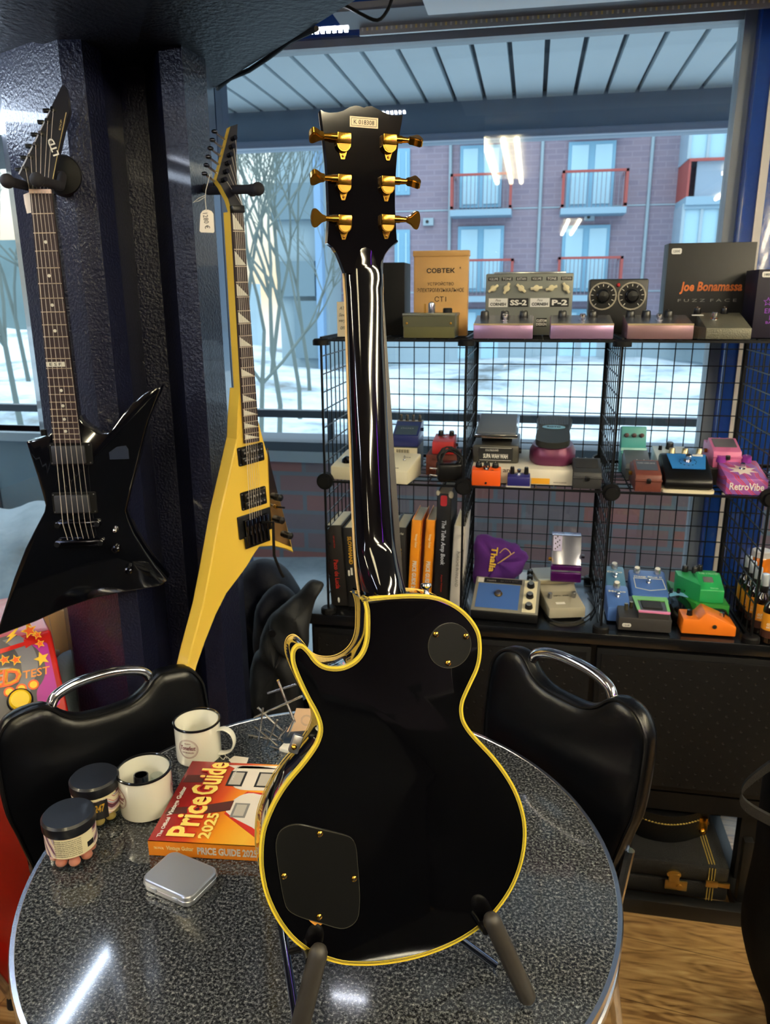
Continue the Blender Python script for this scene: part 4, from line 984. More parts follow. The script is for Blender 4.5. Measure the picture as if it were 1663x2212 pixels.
class Ped:
    def __init__(s, name, lab, cat, pl, pr, z, d, hf, hb, m, Y=None, prof=None, bev=.0025, group=None, body='case', w=None, mside=None):
        if Y is None: a, b_ = at_z(*pl, z), at_z(*pr, z)
        else: a, b_ = at_y(*pl, Y), at_y(*pr, Y if not isinstance(Y, tuple) else Y[1]); a.z = b_.z = z
        s.w = w or (b_-a).length; s.d = d; s.hf = hf; s.hb = hb
        s.t = thing(name, lab, cat, Matrix.Translation(a) @ RZ(math.atan2(b_.y-a.y, b_.x-a.x)), group)
        prof = prof or [(0, 0), (d, 0), (d, hb), (0, hf)]
        b = MB(); b.poly(prof, 0, s.w, m, SIDE)
        if bev:
            es = [e for e in b.bm.edges if e.calc_face_angle(0) > .35]
            bmesh.ops.bevel(b.bm, geom=es, offset=bev, segments=2, affect='EDGES', profile=.5)
            for f in b.bm.faces: f.smooth = True
        s.case = b.build(body, s.t)
        sl = math.atan2(hb-hf, d); s.sl = sl; s.L = math.hypot(d, hb-hf)
        s.top = T(0, 0, hf) @ RX(sl); s.front = RX(PI/2)
    def slope(s, y0, z0, y1, z1):
        s.top = T(0, y0, z0) @ RX(math.atan2(z1-z0, y1-y0)); s.L = math.hypot(y1-y0, z1-z0)
    def on(s, u, v, dz=0): return s.top @ T(u*s.w, v*s.L, dz)
    def fr(s, u, v, h=None): return s.front @ T(u*s.w, v*(h or s.hf), .0003)
    def knobs(s, L, r=.008, h=.012, m=KB, cap=None, name='knob'):
        for u, v in L:
            b = MB(); b.lathe([(0, 0), (r, 0), (r*.86, h*.9), (r*.75, h), (0, h)], m, s.on(u, v), n=16)
            if cap: b.cyl((0, 0, h), r*.7, .0006, cap, s.on(u, v), n=14)
            else: b.box((-.0005, 0, h), (.0005, r*.8, h+.0005), WHT, s.on(u, v))
            b.build(name, s.t)
    def switch(s, u, v, r=.006, h=.012, m=CHR):
        b = MB(); M = s.on(u, v); b.cyl((0, 0, 0), r*1.3, .002, m, M, n=8); b.cyl((0, 0, .002), r*.6, h*.5, m, M, n=12); b.cyl((0, 0, h*.5), r, h*.5, m, M, n=16, bev=.001); b.build('foot_switch', s.t)
    def txt(s, st, u, v, w, h=None, m=INK, where='top', **k):
        M = s.on(u, v, .0004) if where == 'top' else s.fr(u, v)
        return text(s.t, st, M, w, h, m, **k)
    def plate(s, u0, v0, u1, v1, m, where='top', name='panel', th=.0008, r=0):
        b = MB()
        if where == 'top': b.poly(rrect(u0*s.w, v0*s.L, u1*s.w, v1*s.L, max(r, .0005), 3), 0, th, m, s.top)
        else: b.poly(rrect(u0*s.w, v0*s.hf, u1*s.w, v1*s.hf, max(r, .0005), 3), 0, th, m, s.front)
        return b.build(name, s.t)
    def jack(s, v, z, side=1, m=CHR):
        b = MB(); b.cyl((s.w if side > 0 else -.008, v*s.d, z), .0055, .008, m, axis='x', n=10); b.build('jack', s.t)

def top_shelf():
    z = SH_TOP+.002; G = None
    # cream card box, black box
    p = Ped('card', 'cream card with handwriting standing left of the black guitar neck on the wire shelf', 'card', (729, 726), (764, 726), z, .03, .088, .088, mat('cream_card', (222, 212, 190), .7), Y=2.0, bev=0)
    for i, (st, w_) in enumerate((('AT', .016), ('Sava', .018), ('very', .018), ('on', .012))): p.txt(st, .33, .82-.19*i, w_, .008, INK, 'front', shear=.3)
    Ped('box', 'tall plain black box standing right behind the black guitar neck', 'box', (788, 728), (874, 728), z, .10, .186, .186, MBLK, Y=2.06)
    # wooden box
    wd = mat('pale_wood_box', (206, 160, 96), .5, noise=.18, ns=14)
    p = Ped('wooden_box', 'upright pale wooden box stencilled in Cyrillic letters', 'box', (893, 722), (1008, 724), z, .035, .205, .205, wd, Y=2.05)
    b = MB(); b.box((-.002, -.003, .199), (p.w+.002, .038, .213), wd, bev=.001); b.build('lid', p.t)
    for st, v, w_, h_, bo in (('СОВТЕК', .80, .073, .012, .03), ('R', .83, .004, .005, 0), ('УСТРОЙСТВО', .645, .068, .010, .0), ('ЭЛЕКТРОМУЗЫКАЛЬНОЕ', .565, .122, .010, 0), ('СТ1', .455, .030, .013, 0)):
        p.txt(st, .86 if st == 'R' else .5, v, w_, h_, INK, 'front', bold=bo)
    # olive device
    ol = mat('olive_enamel', (98, 96, 62), .4)
    p = Ped('effect_pedal', 'olive green metal effect box in front of the wooden box', 'effect pedal', (871, 731), (981, 731), z, .115, .056, .058, ol, Y=1.93)
    b = MB(); b.box((-.002, -.002, .053), (p.w+.002, .117, .060), mat('olive_grey_lid', (112, 114, 100), .3, .3), bev=.001); b.box((-.001, -.0015, .028), (p.w+.001, .02, .053), mat('olive_panel', (84, 84, 62), .45)); b.build('lid', p.t)
    for u in (.07, .93): b = MB(); b.ball((u*p.w, -.002, .036), .003, GOLDM, sc=(1, .6, 1)); b.build('screw', p.t)
    p.top = T(0, 0, .060)
    b = MB(); b.lathe([(0, 0), (.009, 0), (.009, .018), (.008, .024), (.004, .027), (0, .028)], mat('clear_metal', (190, 195, 205), .15, .9), p.on(.52, .3), n=18); b.build('foot_button', p.t)
    b = MB(); b.cyl((0, 0, 0), .012, .012, KB, p.on(.82, .45), n=20, bev=.002); b.build('knob', p.t)
    b = MB(); b.tube([(0, 0, 0), (0, 0, .022)], .0025, GOLDM, p.on(.37, .45)); b.build('toggle', p.t)
    # grey double fuzz
    gy = mat('hammer_grey', (120, 124, 118), .45, .2)
    p = Ped('effect_unit', 'upright grey effect unit with six cream pointer knobs', 'effect pedal', (1046, 724), (1232, 725), z, .05, .156, .156, gy, Y=2.10, bev=.004)
    b = MB(); b.box((.02, .0, .154), (p.w-.02, .045, .160), mat('bright_edge', (200, 205, 205), .2, .8), bev=.002); b.build('edge', p.t)
    hh = .156
    for i, st in enumerate(('VOLUME', 'TONE', 'SUSTAIN', 'VOLUME', 'TONE', 'SUSTAIN')):
        u = (.09, .245, .41, .585, .755, .92)[i]
        b = MB(); b.box((u*p.w-.014, -.001, .138), (u*p.w+.014, 0, .147), INK); b.build('strip', p.t); text(p.t, st, p.front @ T(u*p.w, .1425, .0014), .023, .006, WHT)
        a = (.6, 1.1, -.7, .1, .3, -1.0)[i]; M = p.front @ T(u*p.w, .119, 0) @ RZ(a); b = MB(); b.cyl((0, 0, 0), .008, .010, KC, M, n=16, bev=.002); b.box((-.015, -.0035, .002), (.015, .0035, .011), KC, M, bev=.0015); b.build('knob', p.t)
    wl = mat('label_white', (232, 232, 228), .5)
    for u0, u1, st, wh in ((.04, .26, 'CORNISH', 1), (.27, .50, 'SS-2', 0), (.52, .74, 'CORNISH', 1), (.75, .96, 'P-2', 0)):
        b = MB(); b.box((u0*p.w, -.001, .072), (u1*p.w, 0, .094), wl if wh else INK); b.build('label', p.t)
        text(p.t, st, p.front @ T((u0+u1)/2*p.w, .079 if wh else .083, .0012), (u1-u0)*p.w*.84, .008 if wh else .014, INK if wh else WHT, bold=.04)
        if wh: text(p.t, 'Pete', p.front @ T((u0+u1)/2*p.w, .089, .0012), .014, .006, INK, shear=.4)
    b = MB(); b.box((.60*p.w, -.001, .022), (.72*p.w, 0, .044), INK); b.build('label', p.t); text(p.t, 'CUSTOM', p.front @ T(.66*p.w, .037, .0012), .026, .007, WHT, bold=.03); text(p.t, 'DESIGN', p.front @ T(.66*p.w, .028, .0012), .026, .007, WHT, bold=.03)
    # three shiny low pedals
    pk = mat('mauve_sheen', (172, 138, 176), .3, .55, noise=.1, ns=10); sp = mat('scuffed_silver', (140, 142, 150), .25, .8)
    for pl, pr, lab, kn in (((1022, 729), (1150, 731), 'shiny mauve-fronted pedal left in front of the upright grey unit', (.15, .5, .83)), ((1188, 731), (1324, 733), 'shiny mauve-fronted pedal right in front of the upright grey unit', (.2, .7)), ((1353, 735), (1496, 736), 'scuffed dusky pink pedal in front of the black box with orange script', (.1, .35, .7))):
        m = pk if pl[0] < 1300 else mat('dusky_pink', (150, 118, 124), .35, .5)
        p = Ped('effect_pedal', lab, 'effect pedal', pl, pr, z, .115, .034, .052, m, Y=1.915)
        p.plate(0.005, .01, .995, .99, sp); b = MB(); b.box((0, -.001, .032), (p.w, .002, .036), mat('gold_edge', (210, 190, 150), .3, .6)); b.build('edge', p.t)
        p.knobs([(u, .78) for u in kn], .0115, .016); p.switch(.52, .45, .007, .016)
        for u, v in ((.04, .1), (.96, .1)): b = MB(); b.ball((0, 0, 0), .0025, CHR, p.on(u, v), (1, 1, .4)); b.build('screw', p.t)
    # twin dial unit
    p = Ped('effect_unit', 'black effect unit with two large round dials', 'effect pedal', (1266, 724), (1392, 725), z, .05, .14, .14, mat('satin_black_unit', (28, 28, 28), .4), Y=2.09, bev=.005)
    for u in (.24, .73):
        M = p.front @ T(u*p.w, .098, 0); b = MB(); R0 = .0345
        b.cyl((0, 0, 0), R0, .002, mat('dial_black', (16, 16, 18), .3), M, n=36); b.ring(circ(0, 0, R0), circ(0, 0, R0-.0035), 0, .0035, mat('dial_ring', (170, 164, 150), .35, .6), M)
        for i in range(11): a = math.radians(-50+28*i); b.box((R0*.68, -.0007, .002), (R0*.85, .0007, .0026), WHT, M @ RZ(a))
        f = b.build('dial', p.t)
        b = MB(); b.lathe([(0, 0), (.018, 0), (.017, .006), (.013, .010), (.012, .02), (0, .021)], KB, M @ T(0, 0, .002), n=24)
        for i in range(7): b.cyl((.013*math.cos(i*.9), .013*math.sin(i*.9), .008), .002, .003, CHR, M, n=8)
        b.build('dial_knob', f)
    b = MB(); b.ball((.49*p.w, -.003, .125), .005, mat('jewel_red', (170, 40, 40), .2)); b.build('lamp', p.t)
    text(p.t, 'VIBE', p.front @ T(.82*p.w, .03, .0004), .022, .006, mat('dim_print', (120, 120, 120)))
    # grey wedge
    gd = mat('rough_grey_cast', (112, 110, 96), .45, .35, bump=.4, bs=300)
    p = Ped('effect_pedal', 'rough grey wedge pedal right in front of the black box with orange script', 'effect pedal', (1522, 737), (1602, 738), z, .125, .026, .058, gd, Y=1.915, w=.1, bev=.003)
    b = MB(); b.poly([(-.045, .12), (.0, .0), (0, .12)], 0, .026, gd); b.poly([(-.045, .124), (0, 0), (.0, .124)], .024, .027, gd); b.build('flare', p.t)
    p.knobs([(.0, .95), (.62, .95)], .009, .014); p.switch(.3, .55, .007, .018); p.plate(-.15, .78, .12, .84, wl, r=.002)
    # script box
    p = Ped('box', 'large black cardboard box with orange script lettering', 'box', (1427, 725), (1612, 727), z, .07, .224, .224, mat('black_card', (30, 29, 30), .5, noise=.25, ns=60), Y=2.11, bev=.001)
    orr = mat('orange_print', (214, 110, 44), .5)
    p.txt('Joe Bonamassa', .53, .52, .148, .030, orr, 'front', bold=.03, shear=.15); p.txt('F U Z Z  F A C E', .5, .385, .14, .007, mat('grey_print', (150, 148, 144)), 'front')
    b = MB(); b.poly(rrect(.008, .198, .032, .212, .004), 0, .0006, wl, p.front); b.build('sticker', p.t); text(p.t, '1200€', p.front @ T(.02, .205, .0008), .016, .006, INK)
    # purple print box
    p = Ped('box', 'dark box with purple stars and lettering at the right end of the top row', 'box', (1621, 736), (1745, 737), z, .11, .156, .156, mat('deep_violet_card', (30, 24, 44), .5), Y=1.99, bev=.001)
    pu = mat('purple_print', (140, 60, 190), .5)
    for st, v, w_ in (('EP STAR', .40, .06), ('FUZZ', .30, .036), ('BAND OF', .23, .05)): p.txt(st, .42, v, w_, .011 if v > .25 else .006, pu, 'front')
    for x, y, r in ((.028, .083, .011), (.05, .09, .016)): b = MB(); q = star(x, y, r); b.ring(q, inset(q, .0013), 0, .0006, pu, p.front); b.build('star', p.t)
    b = MB(); b.poly(rrect(.008, .138, .034, .151, .004), 0, .0006, wl, p.front); b.build('sticker', p.t); text(p.t, '180€', p.front @ T(.021, .1445, .0008), .016, .006, INK)
top_shelf()

def boss(name, lab, pl, pr, z, m, knobm=KB, Y=None, d=.125, hf=.030, hp=.052, hb=.046, knobs=3, pad=None, group=None, lean=0):
    """compact pedal with a treadle step: low front, raised plate, knob deck behind"""
    prof = [(0, 0), (d, 0), (d, hb+.004), (d*.66, hb), (d*.64, hp+.012), (0.004, hf+.012), (0, hf)]
    p = Ped(name, lab, 'effect pedal', pl, pr, z, d, hf, hb, m, Y=Y, prof=prof, bev=.0022, group=group)
    if lean: p.t.matrix_world = p.t.matrix_world @ RX(lean)
    b = MB(); b.box((-.001, -.003, hf-.004), (p.w+.001, .006, hf+.001), m, bev=.001); b.box((p.w*.42, -.008, hf-.008), (p.w*.58, .0, hf+.004), KB, bev=.002); b.build('treadle_edge', p.t)
    p.slope(d*.66, hb, d, hb+.004)
    p.knobs([((i+.5)/knobs*.84+.08, .45) for i in range(knobs)], .0062, .011, knobm)
    p.slope(0.004, hf+.012, d*.64, hp+.012)
    if pad: p.plate(.1, .3, .9, .9, pad, name='pad', r=.002)
    return p

def mid_shelf():
    z = SH_MID+.003; wl = mat('label_white', (232, 232, 228), .5)
    cp = mat('cream_pedal', (222, 216, 190), .4)
    p = Ped('effect_pedal', 'long cream pedal with black knob, partly behind the black guitar neck', 'effect pedal', (714, 1035), (880, 1048), z, .12, .036, .060, cp, bev=.004)
    p.slope(0, .036, .12, .060)
    b = MB(); b.lathe([(0, 0), (.016, 0), (.014, .008), (.006, .014), (0, .015)], BLK, p.on(.16, .3), n=22); b.build('knob', p.t)
    for u in (.22, .86, .60): b = MB(); b.cyl((0, 0, 0), .004, .003, CHR, p.on(u, .55), n=8); b.tube([(0, 0, 0), (.001, 0, .014)], .0016, CHR, p.on(u, .55)); b.build('toggle', p.t)
    for u, st in ((.86, 'OCTAVE'), (.82, 'FUZZ')): p.txt(st, u, .72 if st == 'OCTAVE' else .12, .02, .003)
    # barcode box + blue pedal
    bx = mat('box_grey_print', (60, 62, 70), .6, noise=.5, ns=120)
    p = Ped('box', 'carton with a barcode strip under the blue four-knob pedal', 'box', (843, 1008), (901, 1011), z, .125, .070, .070, bx, Y=2.02, bev=.001)
    p.plate(0, .68, 1, .98, mat('box_cream', (216, 206, 176), .6), 'front')
    for i in range(15): b = MB() if i == 0 else b; b.box((.018+i*.0024, -.0014, .053), (.018+i*.0024+(.0007 if i % 3 else .0015), -.0008, .064), INK)
    b.build('barcode', p.t)
    zz = z+.0705
    q = Ped('effect_pedal', 'blue pedal with four tall knobs sitting on the barcode carton', 'effect pedal', (847, 960), (903, 962), zz, .11, .030, .056, mat('pedal_royal_blue', (34, 42, 104), .35, coat=.3), Y=2.025, prof=[(0, 0), (.11, 0), (.11, .056), (.075, .058), (.055, .050), (.0, .030)], bev=.002)
    q.slope(.0, .030, .055, .050); q.plate(.08, .1, .92, .95, mat('pedal_grey_face', (58, 72, 84), .4)); q.txt('DOD', .5, .7, .036, .008, WHT, bold=.02)
    q.slope(.075, .058, .11, .056); q.plate(0, 0, 1, 1, mat('brass_plate', (160, 140, 90), .35, .7)); q.knobs([(.14, .5), (.38, .5), (.62, .5), (.88, .5)], .0052, .016, KB, cap=GOLDM); q.jack(.5, .04)
    # brown-red carton + red pedal
    p = Ped('box', 'worn red-brown carton under the small red pedal', 'box', (920, 1014), (990, 1018), z, .10, .055, .055, mat('redbrown_card', (124, 64, 50), .7, noise=.2, ns=40), Y=2.0, bev=.001)
    p.txt('dyna comp', .42, .78, .042, .008, mat('dark_red_print', (80, 24, 20)), 'front'); p.txt('MXR', .2, .2, .02, .006, mat('dark_red_print'), 'front')
    q = Ped('effect_pedal', 'small red two-knob pedal sitting on the red-brown carton', 'effect pedal', (933, 970), (980, 972), z+.0555, .085, .034, .042, mat('pedal_red', (186, 44, 44), .4), Y=2.01)
    q.knobs([(.27, .8), (.78, .8)], .0075, .013); q.switch(.5, .55, .004, .008); q.jack(.5, .02)
    # adapter with coiled cable
    P0 = at_z(975, 1043, z)
    t = thing('power_adapter', 'black plug-in power adapter wrapped in its coiled cable', 'adapter', Matrix.Translation(P0) @ RZ(.25))
    b = MB(); b.box((-.035, 0, .002), (.03, .05, .05), SBLK, bev=.008, seg=3); b.build('body', t)
    for zz_ in (.018, .036): b = MB(); b.tube([(-.035, .01, zz_), (-.056, .006, zz_+.003)], .0022, CHR, n=8); b.build('prong', t)
    b = MB()
    L = []
    for i in range(150):
        a = i*.42; r = .030+.006*math.sin(i*.9); L.append((-.0+r*math.cos(a)*.9, .03+.016*math.sin(i*.11)+.012*math.sin(a), .058+r*math.sin(a)*.75))
    b.tube(L, .0021, RUB, n=6); b.build('cable', t)
    # wah pedal
    cast = mat('grey_cast', (74, 72, 66), .4, .4)
    p = Ped('wah_pedal', 'grey wah pedal with chrome-edged treadle on the middle shelf', 'wah pedal', (1020, 994), (1120, 997), z+.0405, .20, .048, .048, cast, Y=1.99, bev=.006)
    p.plate(.13, .12, .87, .88, INK, 'front', r=.003); 
    for v in (.84, .16): b = MB(); b.box((.16*p.w, -.0015, v*.048), (.84*p.w, 0, v*.048+.0008), WHT); b.build('line', p.t)
    text(p.t, 'SUPA WAH WAH', p.front @ T(.5*p.w, .019, .001), .066*p.w/.125, .012, WHT, bold=.03); text(p.t, 'COLORSOUND', p.front @ T(.42*p.w, .0345, .001), .034, .005, WHT)
    b = MB(); M = T(0, -.005, .066) @ RX(.13); b.box((.004, 0, 0), (p.w-.004, .19, .012), mat('chrome_edge', (200, 200, 200), .15, 1), M, bev=.004); b.box((.010, .006, .010), (p.w-.010, .185, .0155), mat('treadle_rubber', (96, 102, 112), .6, bump=.4, bs=400), M, bev=.002); b.box((.02, .06, -.03), (p.w-.02, .16, .002), SBLK, M); b.build('treadle', p.t)
    for s_ in (-.006, p.w): b = MB(); b.cyl((s_, .03, .03), .008, .006, SBLK, axis='x', n=12); b.build('jack', p.t)
    # flat carton behind, with print
    p = Ped('box', 'flat white carton with black print under the purple wah pedal', 'box', (1018, 1037), (1236, 1041), z, .26, .040, .040, mat('white_carton', (222, 216, 200), .6), Y=1.935, bev=.001)
    p.plate(.60, .05, .78, .42, mat('carton_yellow', (236, 170, 40), .5), 'front'); p.txt('and', .37, .88, .028, .012, INK, 'front'); p.txt('MADE IN JAPAN', .88, .16, .032, .004, INK, 'front')
    # the cartoon sits behind the pedals, so they keep a step in front
    p = Ped('effect_pedal', 'bright orange small pedal with three black knobs in front of the wah pedal', 'effect pedal', (1018, 1052), (1080, 1054), z, .03, .040, .046, mat('pedal_orange', (236, 92, 22), .4), Y=1.898)
    p.knobs([(.22, .82), (.5, .82), (.8, .82)], .0088, .011); p.switch(.5, .35, .006, .012); p.txt('PHASE 100', .55, .1, .03, .004); b = MB(); b.cyl((p.w/2, -.002, .008), .003, .003, CHR, axis='y', n=10); b.build('screw', p.t)
    p = Ped('effect_pedal', 'mini dark blue pedal beside the bright orange pedal', 'effect pedal', (1095, 1052), (1144, 1054), z, .03, .026, .032, mat('pedal_navy', (40, 38, 110), .35), Y=1.898)
    p.knobs([(.2, .75), (.82, .75)], .006, .018, KB); p.switch(.5, .6, .005, .014); b = MB(); b.box((-.002, -.002, -.002), (p.w+.002, .032, .003), mat('steel_light', (200, 198, 190), .4)); b.build('base_plate', p.t)
    # purple wah with round body
    P0 = at_y(1190, 1010, 1.975); t = thing('wah_pedal', 'purple rounded wah pedal with ribbed grey treadle', 'wah pedal', Matrix.Translation((P0.x, P0.y, z+.041)) @ RZ(-.05))
    pu = mat('metallic_plum', (104, 44, 78), .35, .3)
    out = smooth([(-.03, .0), (.03, .0), (.052, .03), (.060, .08), (.050, .15), (.03, .20), (-.03, .20), (-.050, .15), (-.060, .08), (-.052, .03)], 4)
    b = MB(); V = [[b.bm.verts.new((x, y, z_)) for x, y in L] for L, z_ in ((inset(out, .004), 0), (out, .006), (out, .03), (inset(out, .008), .045), (inset(out, .02), .05))]; b.mi(pu)
    for a_, c_ in zip(V, V[1:]):
        for i in range(len(a_)): f = b.bm.faces.new((a_[i], a_[(i+1) % len(a_)], c_[(i+1) % len(a_)], c_[i])); f.smooth = True
    b.bm.faces.new(V[-1]); b.bm.faces.new(V[0][::-1]); b.build('base', t)
    M = T(0, -.006, .046) @ RX(.22); tr = mat('treadle_black', (42, 44, 42), .5)
    b = MB(); b.poly(smooth([(-.034, .012), (0, .0), (.034, .012), (.044, .04), (.040, .11), (.042, .185), (-.042, .185), (-.040, .11), (-.044, .04)], 3), 0, .016, tr, M); tb = b.build('treadle', t)
    b = MB()
    for i in range(17): x = -.038+i*.0045; b.box((x, .125, .016), (x+.0026, .183, .0185), mat('treadle_rib', (84, 92, 104), .5), M)
    b.build('ribs', tb)
    b = MB(); b.poly(circ(0, .108, .030, 28, .012), .016, .0175, mat('blue_badge', (120, 175, 205), .3), M); bd = b.build('badge', t); text(bd, 'ROTO', M @ T(0, .108, .0176), .036, .008, INK, bold=.03)
    # dark pedals
    dk = mat('charcoal_pedal', (46, 46, 48), .5)
    p = boss('effect_pedal', 'charcoal compact pedal right of the purple wah pedal', (1236, 1058), (1298, 1060), z, dk, Y=1.905, pad=mat('charcoal_pad', (38, 38, 40), .8)); p.slope(.0, .03, .01, .03)
    # teal chorus pedal propped up
    te = mat('pedal_teal', (72, 160, 160), .4)
    P0 = at_y(1342, 985, 2.12); t = thing('effect_pedal', 'teal pedal lettered Chorus propped upright at the back', 'effect pedal', Matrix.Translation((P0.x, P0.y, z)) @ RZ(.03) @ RX(-.22))
    wv = at_y(1397, 985, 2.12).x-P0.x
    b = MB(); b.box((0, 0, .0), (wv, .04, .065), te, bev=.003); b.box((0, .006, .065), (wv, .04, .125), te, bev=.003); b.build('case', t)
    b = MB(); b.box((-.001, -.004, .058), (wv+.001, .006, .066), mat('pedal_teal_light', (150, 205, 200), .3), bev=.001); b.build('treadle_edge', t)
    for u in (.2, .5, .8): b = MB(); b.lathe([(0, 0), (.0062, 0), (.0055, .011), (0, .012)], mat('knob_maroon', (60, 26, 34), .4), T(u*wv, .006, .100) @ RX(PI/2), n=14); b.build('knob', t)
    text(t, 'Chorus', RX(PI/2) @ T(wv*.58, .036, .0006), .040, .011, mat('dark_teal_ink', (20, 60, 66)), bold=.02)
    b = MB(); b.poly(rrect(.006, .038, .028, .049, .002), 0, .0006, wl, RX(PI/2)); b.build('sticker', t)
    for i in range(4): b = MB(); b.box((.01+i*wv*.24, -.0008, .012), (.01+i*wv*.24+.009, 0, .017), mat('orange_mark', (230, 130, 60))); b.build('mark', t)
    # brown front pedals
    p = boss('effect_pedal', 'grey-topped compact pedal behind the brown compact pedal', (1350, 1030), (1404, 1031), z, mat('pedal_slate', (86, 92, 100), .4), Y=2.03)
    p = boss('effect_pedal', 'chipped brown compact pedal with a grey top plate', (1370, 1066), (1427, 1068), z, mat('pedal_brown', (104, 52, 42), .5, noise=.25, ns=80), Y=1.90, pad=mat('plate_grey', (92, 98, 108), .3, .5)); p.txt('SUPER OVER DRIVE', .5, .75, .042, .006, WHT); p.jack(.6, .03, -1, GOLD)
    # white pedal behind
    p = Ped('effect_pedal', 'pale grey pedal with a black knob behind the blue-faced pedal', 'effect pedal', (1418, 1012), (1492, 1013), z, .11, .05, .066, mat('pedal_pale', (196, 206, 208), .4), Y=2.06)
    p.knobs([(.5, .8)], .011, .018); p.knobs([(.2, .7)], .005, .012)
    # blue-faced black wedge
    P0 = at_z(1432, 1066, z); P1 = at_z(1540, 1068, z)
    p = Ped('effect_pedal', 'black wedge pedal with bright blue face and cream underside', 'effect pedal', (1434, 1062), (1540, 1064), z+.007, .13, .026, .072, SBLK, Y=1.905, bev=.008, prof=[(.0, 0), (.13, 0), (.13, .066), (.10, .070), (.025, .040), (0, .024)])
    b = MB(); b.poly(rrect(-.006, -.006, p.w+.004, .132, .014), -.007, .0, mat('cream_base', (226, 214, 186), .5)); b.build('base_plate', p.t)
    p.slope(.022, .040, .10, .070); bl = mat('face_blue', (44, 116, 190), .35)
    b = MB(); b.poly([(.18*p.w, .012), (.86*p.w, .012), (.95*p.w, .078), (.12*p.w, .078)], .0012, .0034, bl, p.top); f = b.build('face', p.t)
    b = MB()
    for i in range(9): a = math.radians(150+30*i); b.box((-.0008, -.002, .0034), (.0008, .002, .004), INK, p.on(.53, .5) @ T(.020*math.cos(a), .016*math.sin(a), 0) @ RZ(a))
    b.build('scale_mark', f); p.top = p.top @ T(0, 0, .003); p.switch(.53, .55, .0075, .018)
    b = MB(); b.poly(rrect(.66*p.w, .068, .88*p.w, .076, .002), 0.0005, .0012, wl, p.top); b.build('sticker', p.t)
    p.slope(.10, .070, .13, .066); p.knobs([(.26, .3), (.54, .3), (.84, .3)], .0085, .014, mat('knob_brass', (170, 160, 130), .3, .8), cap=STEEL)
    # BOSS carton and pink pedal
    p = Ped('box', 'black carton with orange lettering under the pink pedal', 'box', (1538, 1015), (1622, 1017), z, .12, .042, .042, mat('grey_carton', (98, 94, 90), .6), Y=2.0, bev=.001)
    p.plate(0, 0.02, 1, .98, mat('black_card2', (28, 27, 28), .6), 'front'); p.txt('BOSS', .42, .55, .062, .020, mat('orange_red_print', (226, 70, 30), .5), 'front', bold=.06)
    b = MB(); b.poly([(0, 0), (-.035, .10), (-.035, .16), (0, .12)], 0, .042, mat('grey_carton')); b.build('side_flap', p.t)
    q = boss('effect_pedal', 'pink compact pedal sitting on the black carton with orange lettering', (1541, 983), (1603, 984), z+.0425, mat('pedal_pink', (206, 108, 156), .4), Y=2.01, pad=mat('pad_grey', (92, 88, 96), .7)); q.jack(.6, .03, -1, GOLD)
    # RetroVibe
    rv = mat('vibe_swirl', rough=.4, fn=f_swirl([(150, 84, 160), (168, 92, 168), (200, 60, 84), (150, 84, 160), (184, 52, 76), (140, 90, 170)], 9, 3, (0, .9, 0)))
    p = Ped('effect_pedal', 'purple and red swirled pedal lettered RetroVibe', 'effect pedal', (1566, 1066), (1657, 1067), z, .12, .040, .062, rv, Y=1.905)
    p.txt('RetroVibe', .5, .52, .078, .018, WHT, 'front', bold=.015); p.knobs([(.08, .9), (.72, .92)], .013, .015, mat('knob_purple', (140, 50, 150), .35)); p.switch(.5, .5, .006, .016)
    b = MB(); q_ = smooth([(.5*p.w+(.035 if i % 2 else .018)*math.cos(i*PI/8), .055+(.035 if i % 2 else .018)*math.sin(i*PI/8)) for i in range(16)], 2); b.poly(q_, 0, .0005, mat('flower_white', (226, 214, 206), .5), p.top); b.build('flower', p.t)
mid_shelf()

def book(lab, pl, pr, top, depth, mc, texts, Y=None, z=None, cat='book', name='book', lean=0):
    z = SH_BOT+.006 if z is None else z
    a, c = at_y(*pl, Y), at_y(*pr, Y)
    h = at_y(top[0], top[1], Y).z-z; w_ = c.x-a.x
    t = thing(name, lab, cat, T(a.x, Y, z) @ RY(lean))
    b = MB(); b.box((0, 0, 0), (w_, .003, h), mc, bev=.001); b.box((0, 0, 0), (.002, depth, h), mc); b.box((w_-.002, 0, 0), (w_, depth, h), mc); b.build('cover', t)
    b = MB(); b.box((.002, .003, .003), (w_-.002, depth-.003, h-.004), PAPER); b.build('pages', t)
    for st, v, L, hh, m, kw in texts:
        kw = dict(kw); vert = kw.pop('vert', True); u = kw.pop('u', .5)
        M = RX(PI/2) @ T(w_*u, h*v, .0012) @ (RZ(-PI/2) if vert else Matrix())
        text(t, st, M, L, hh, m, **kw)
    return t, w_, h

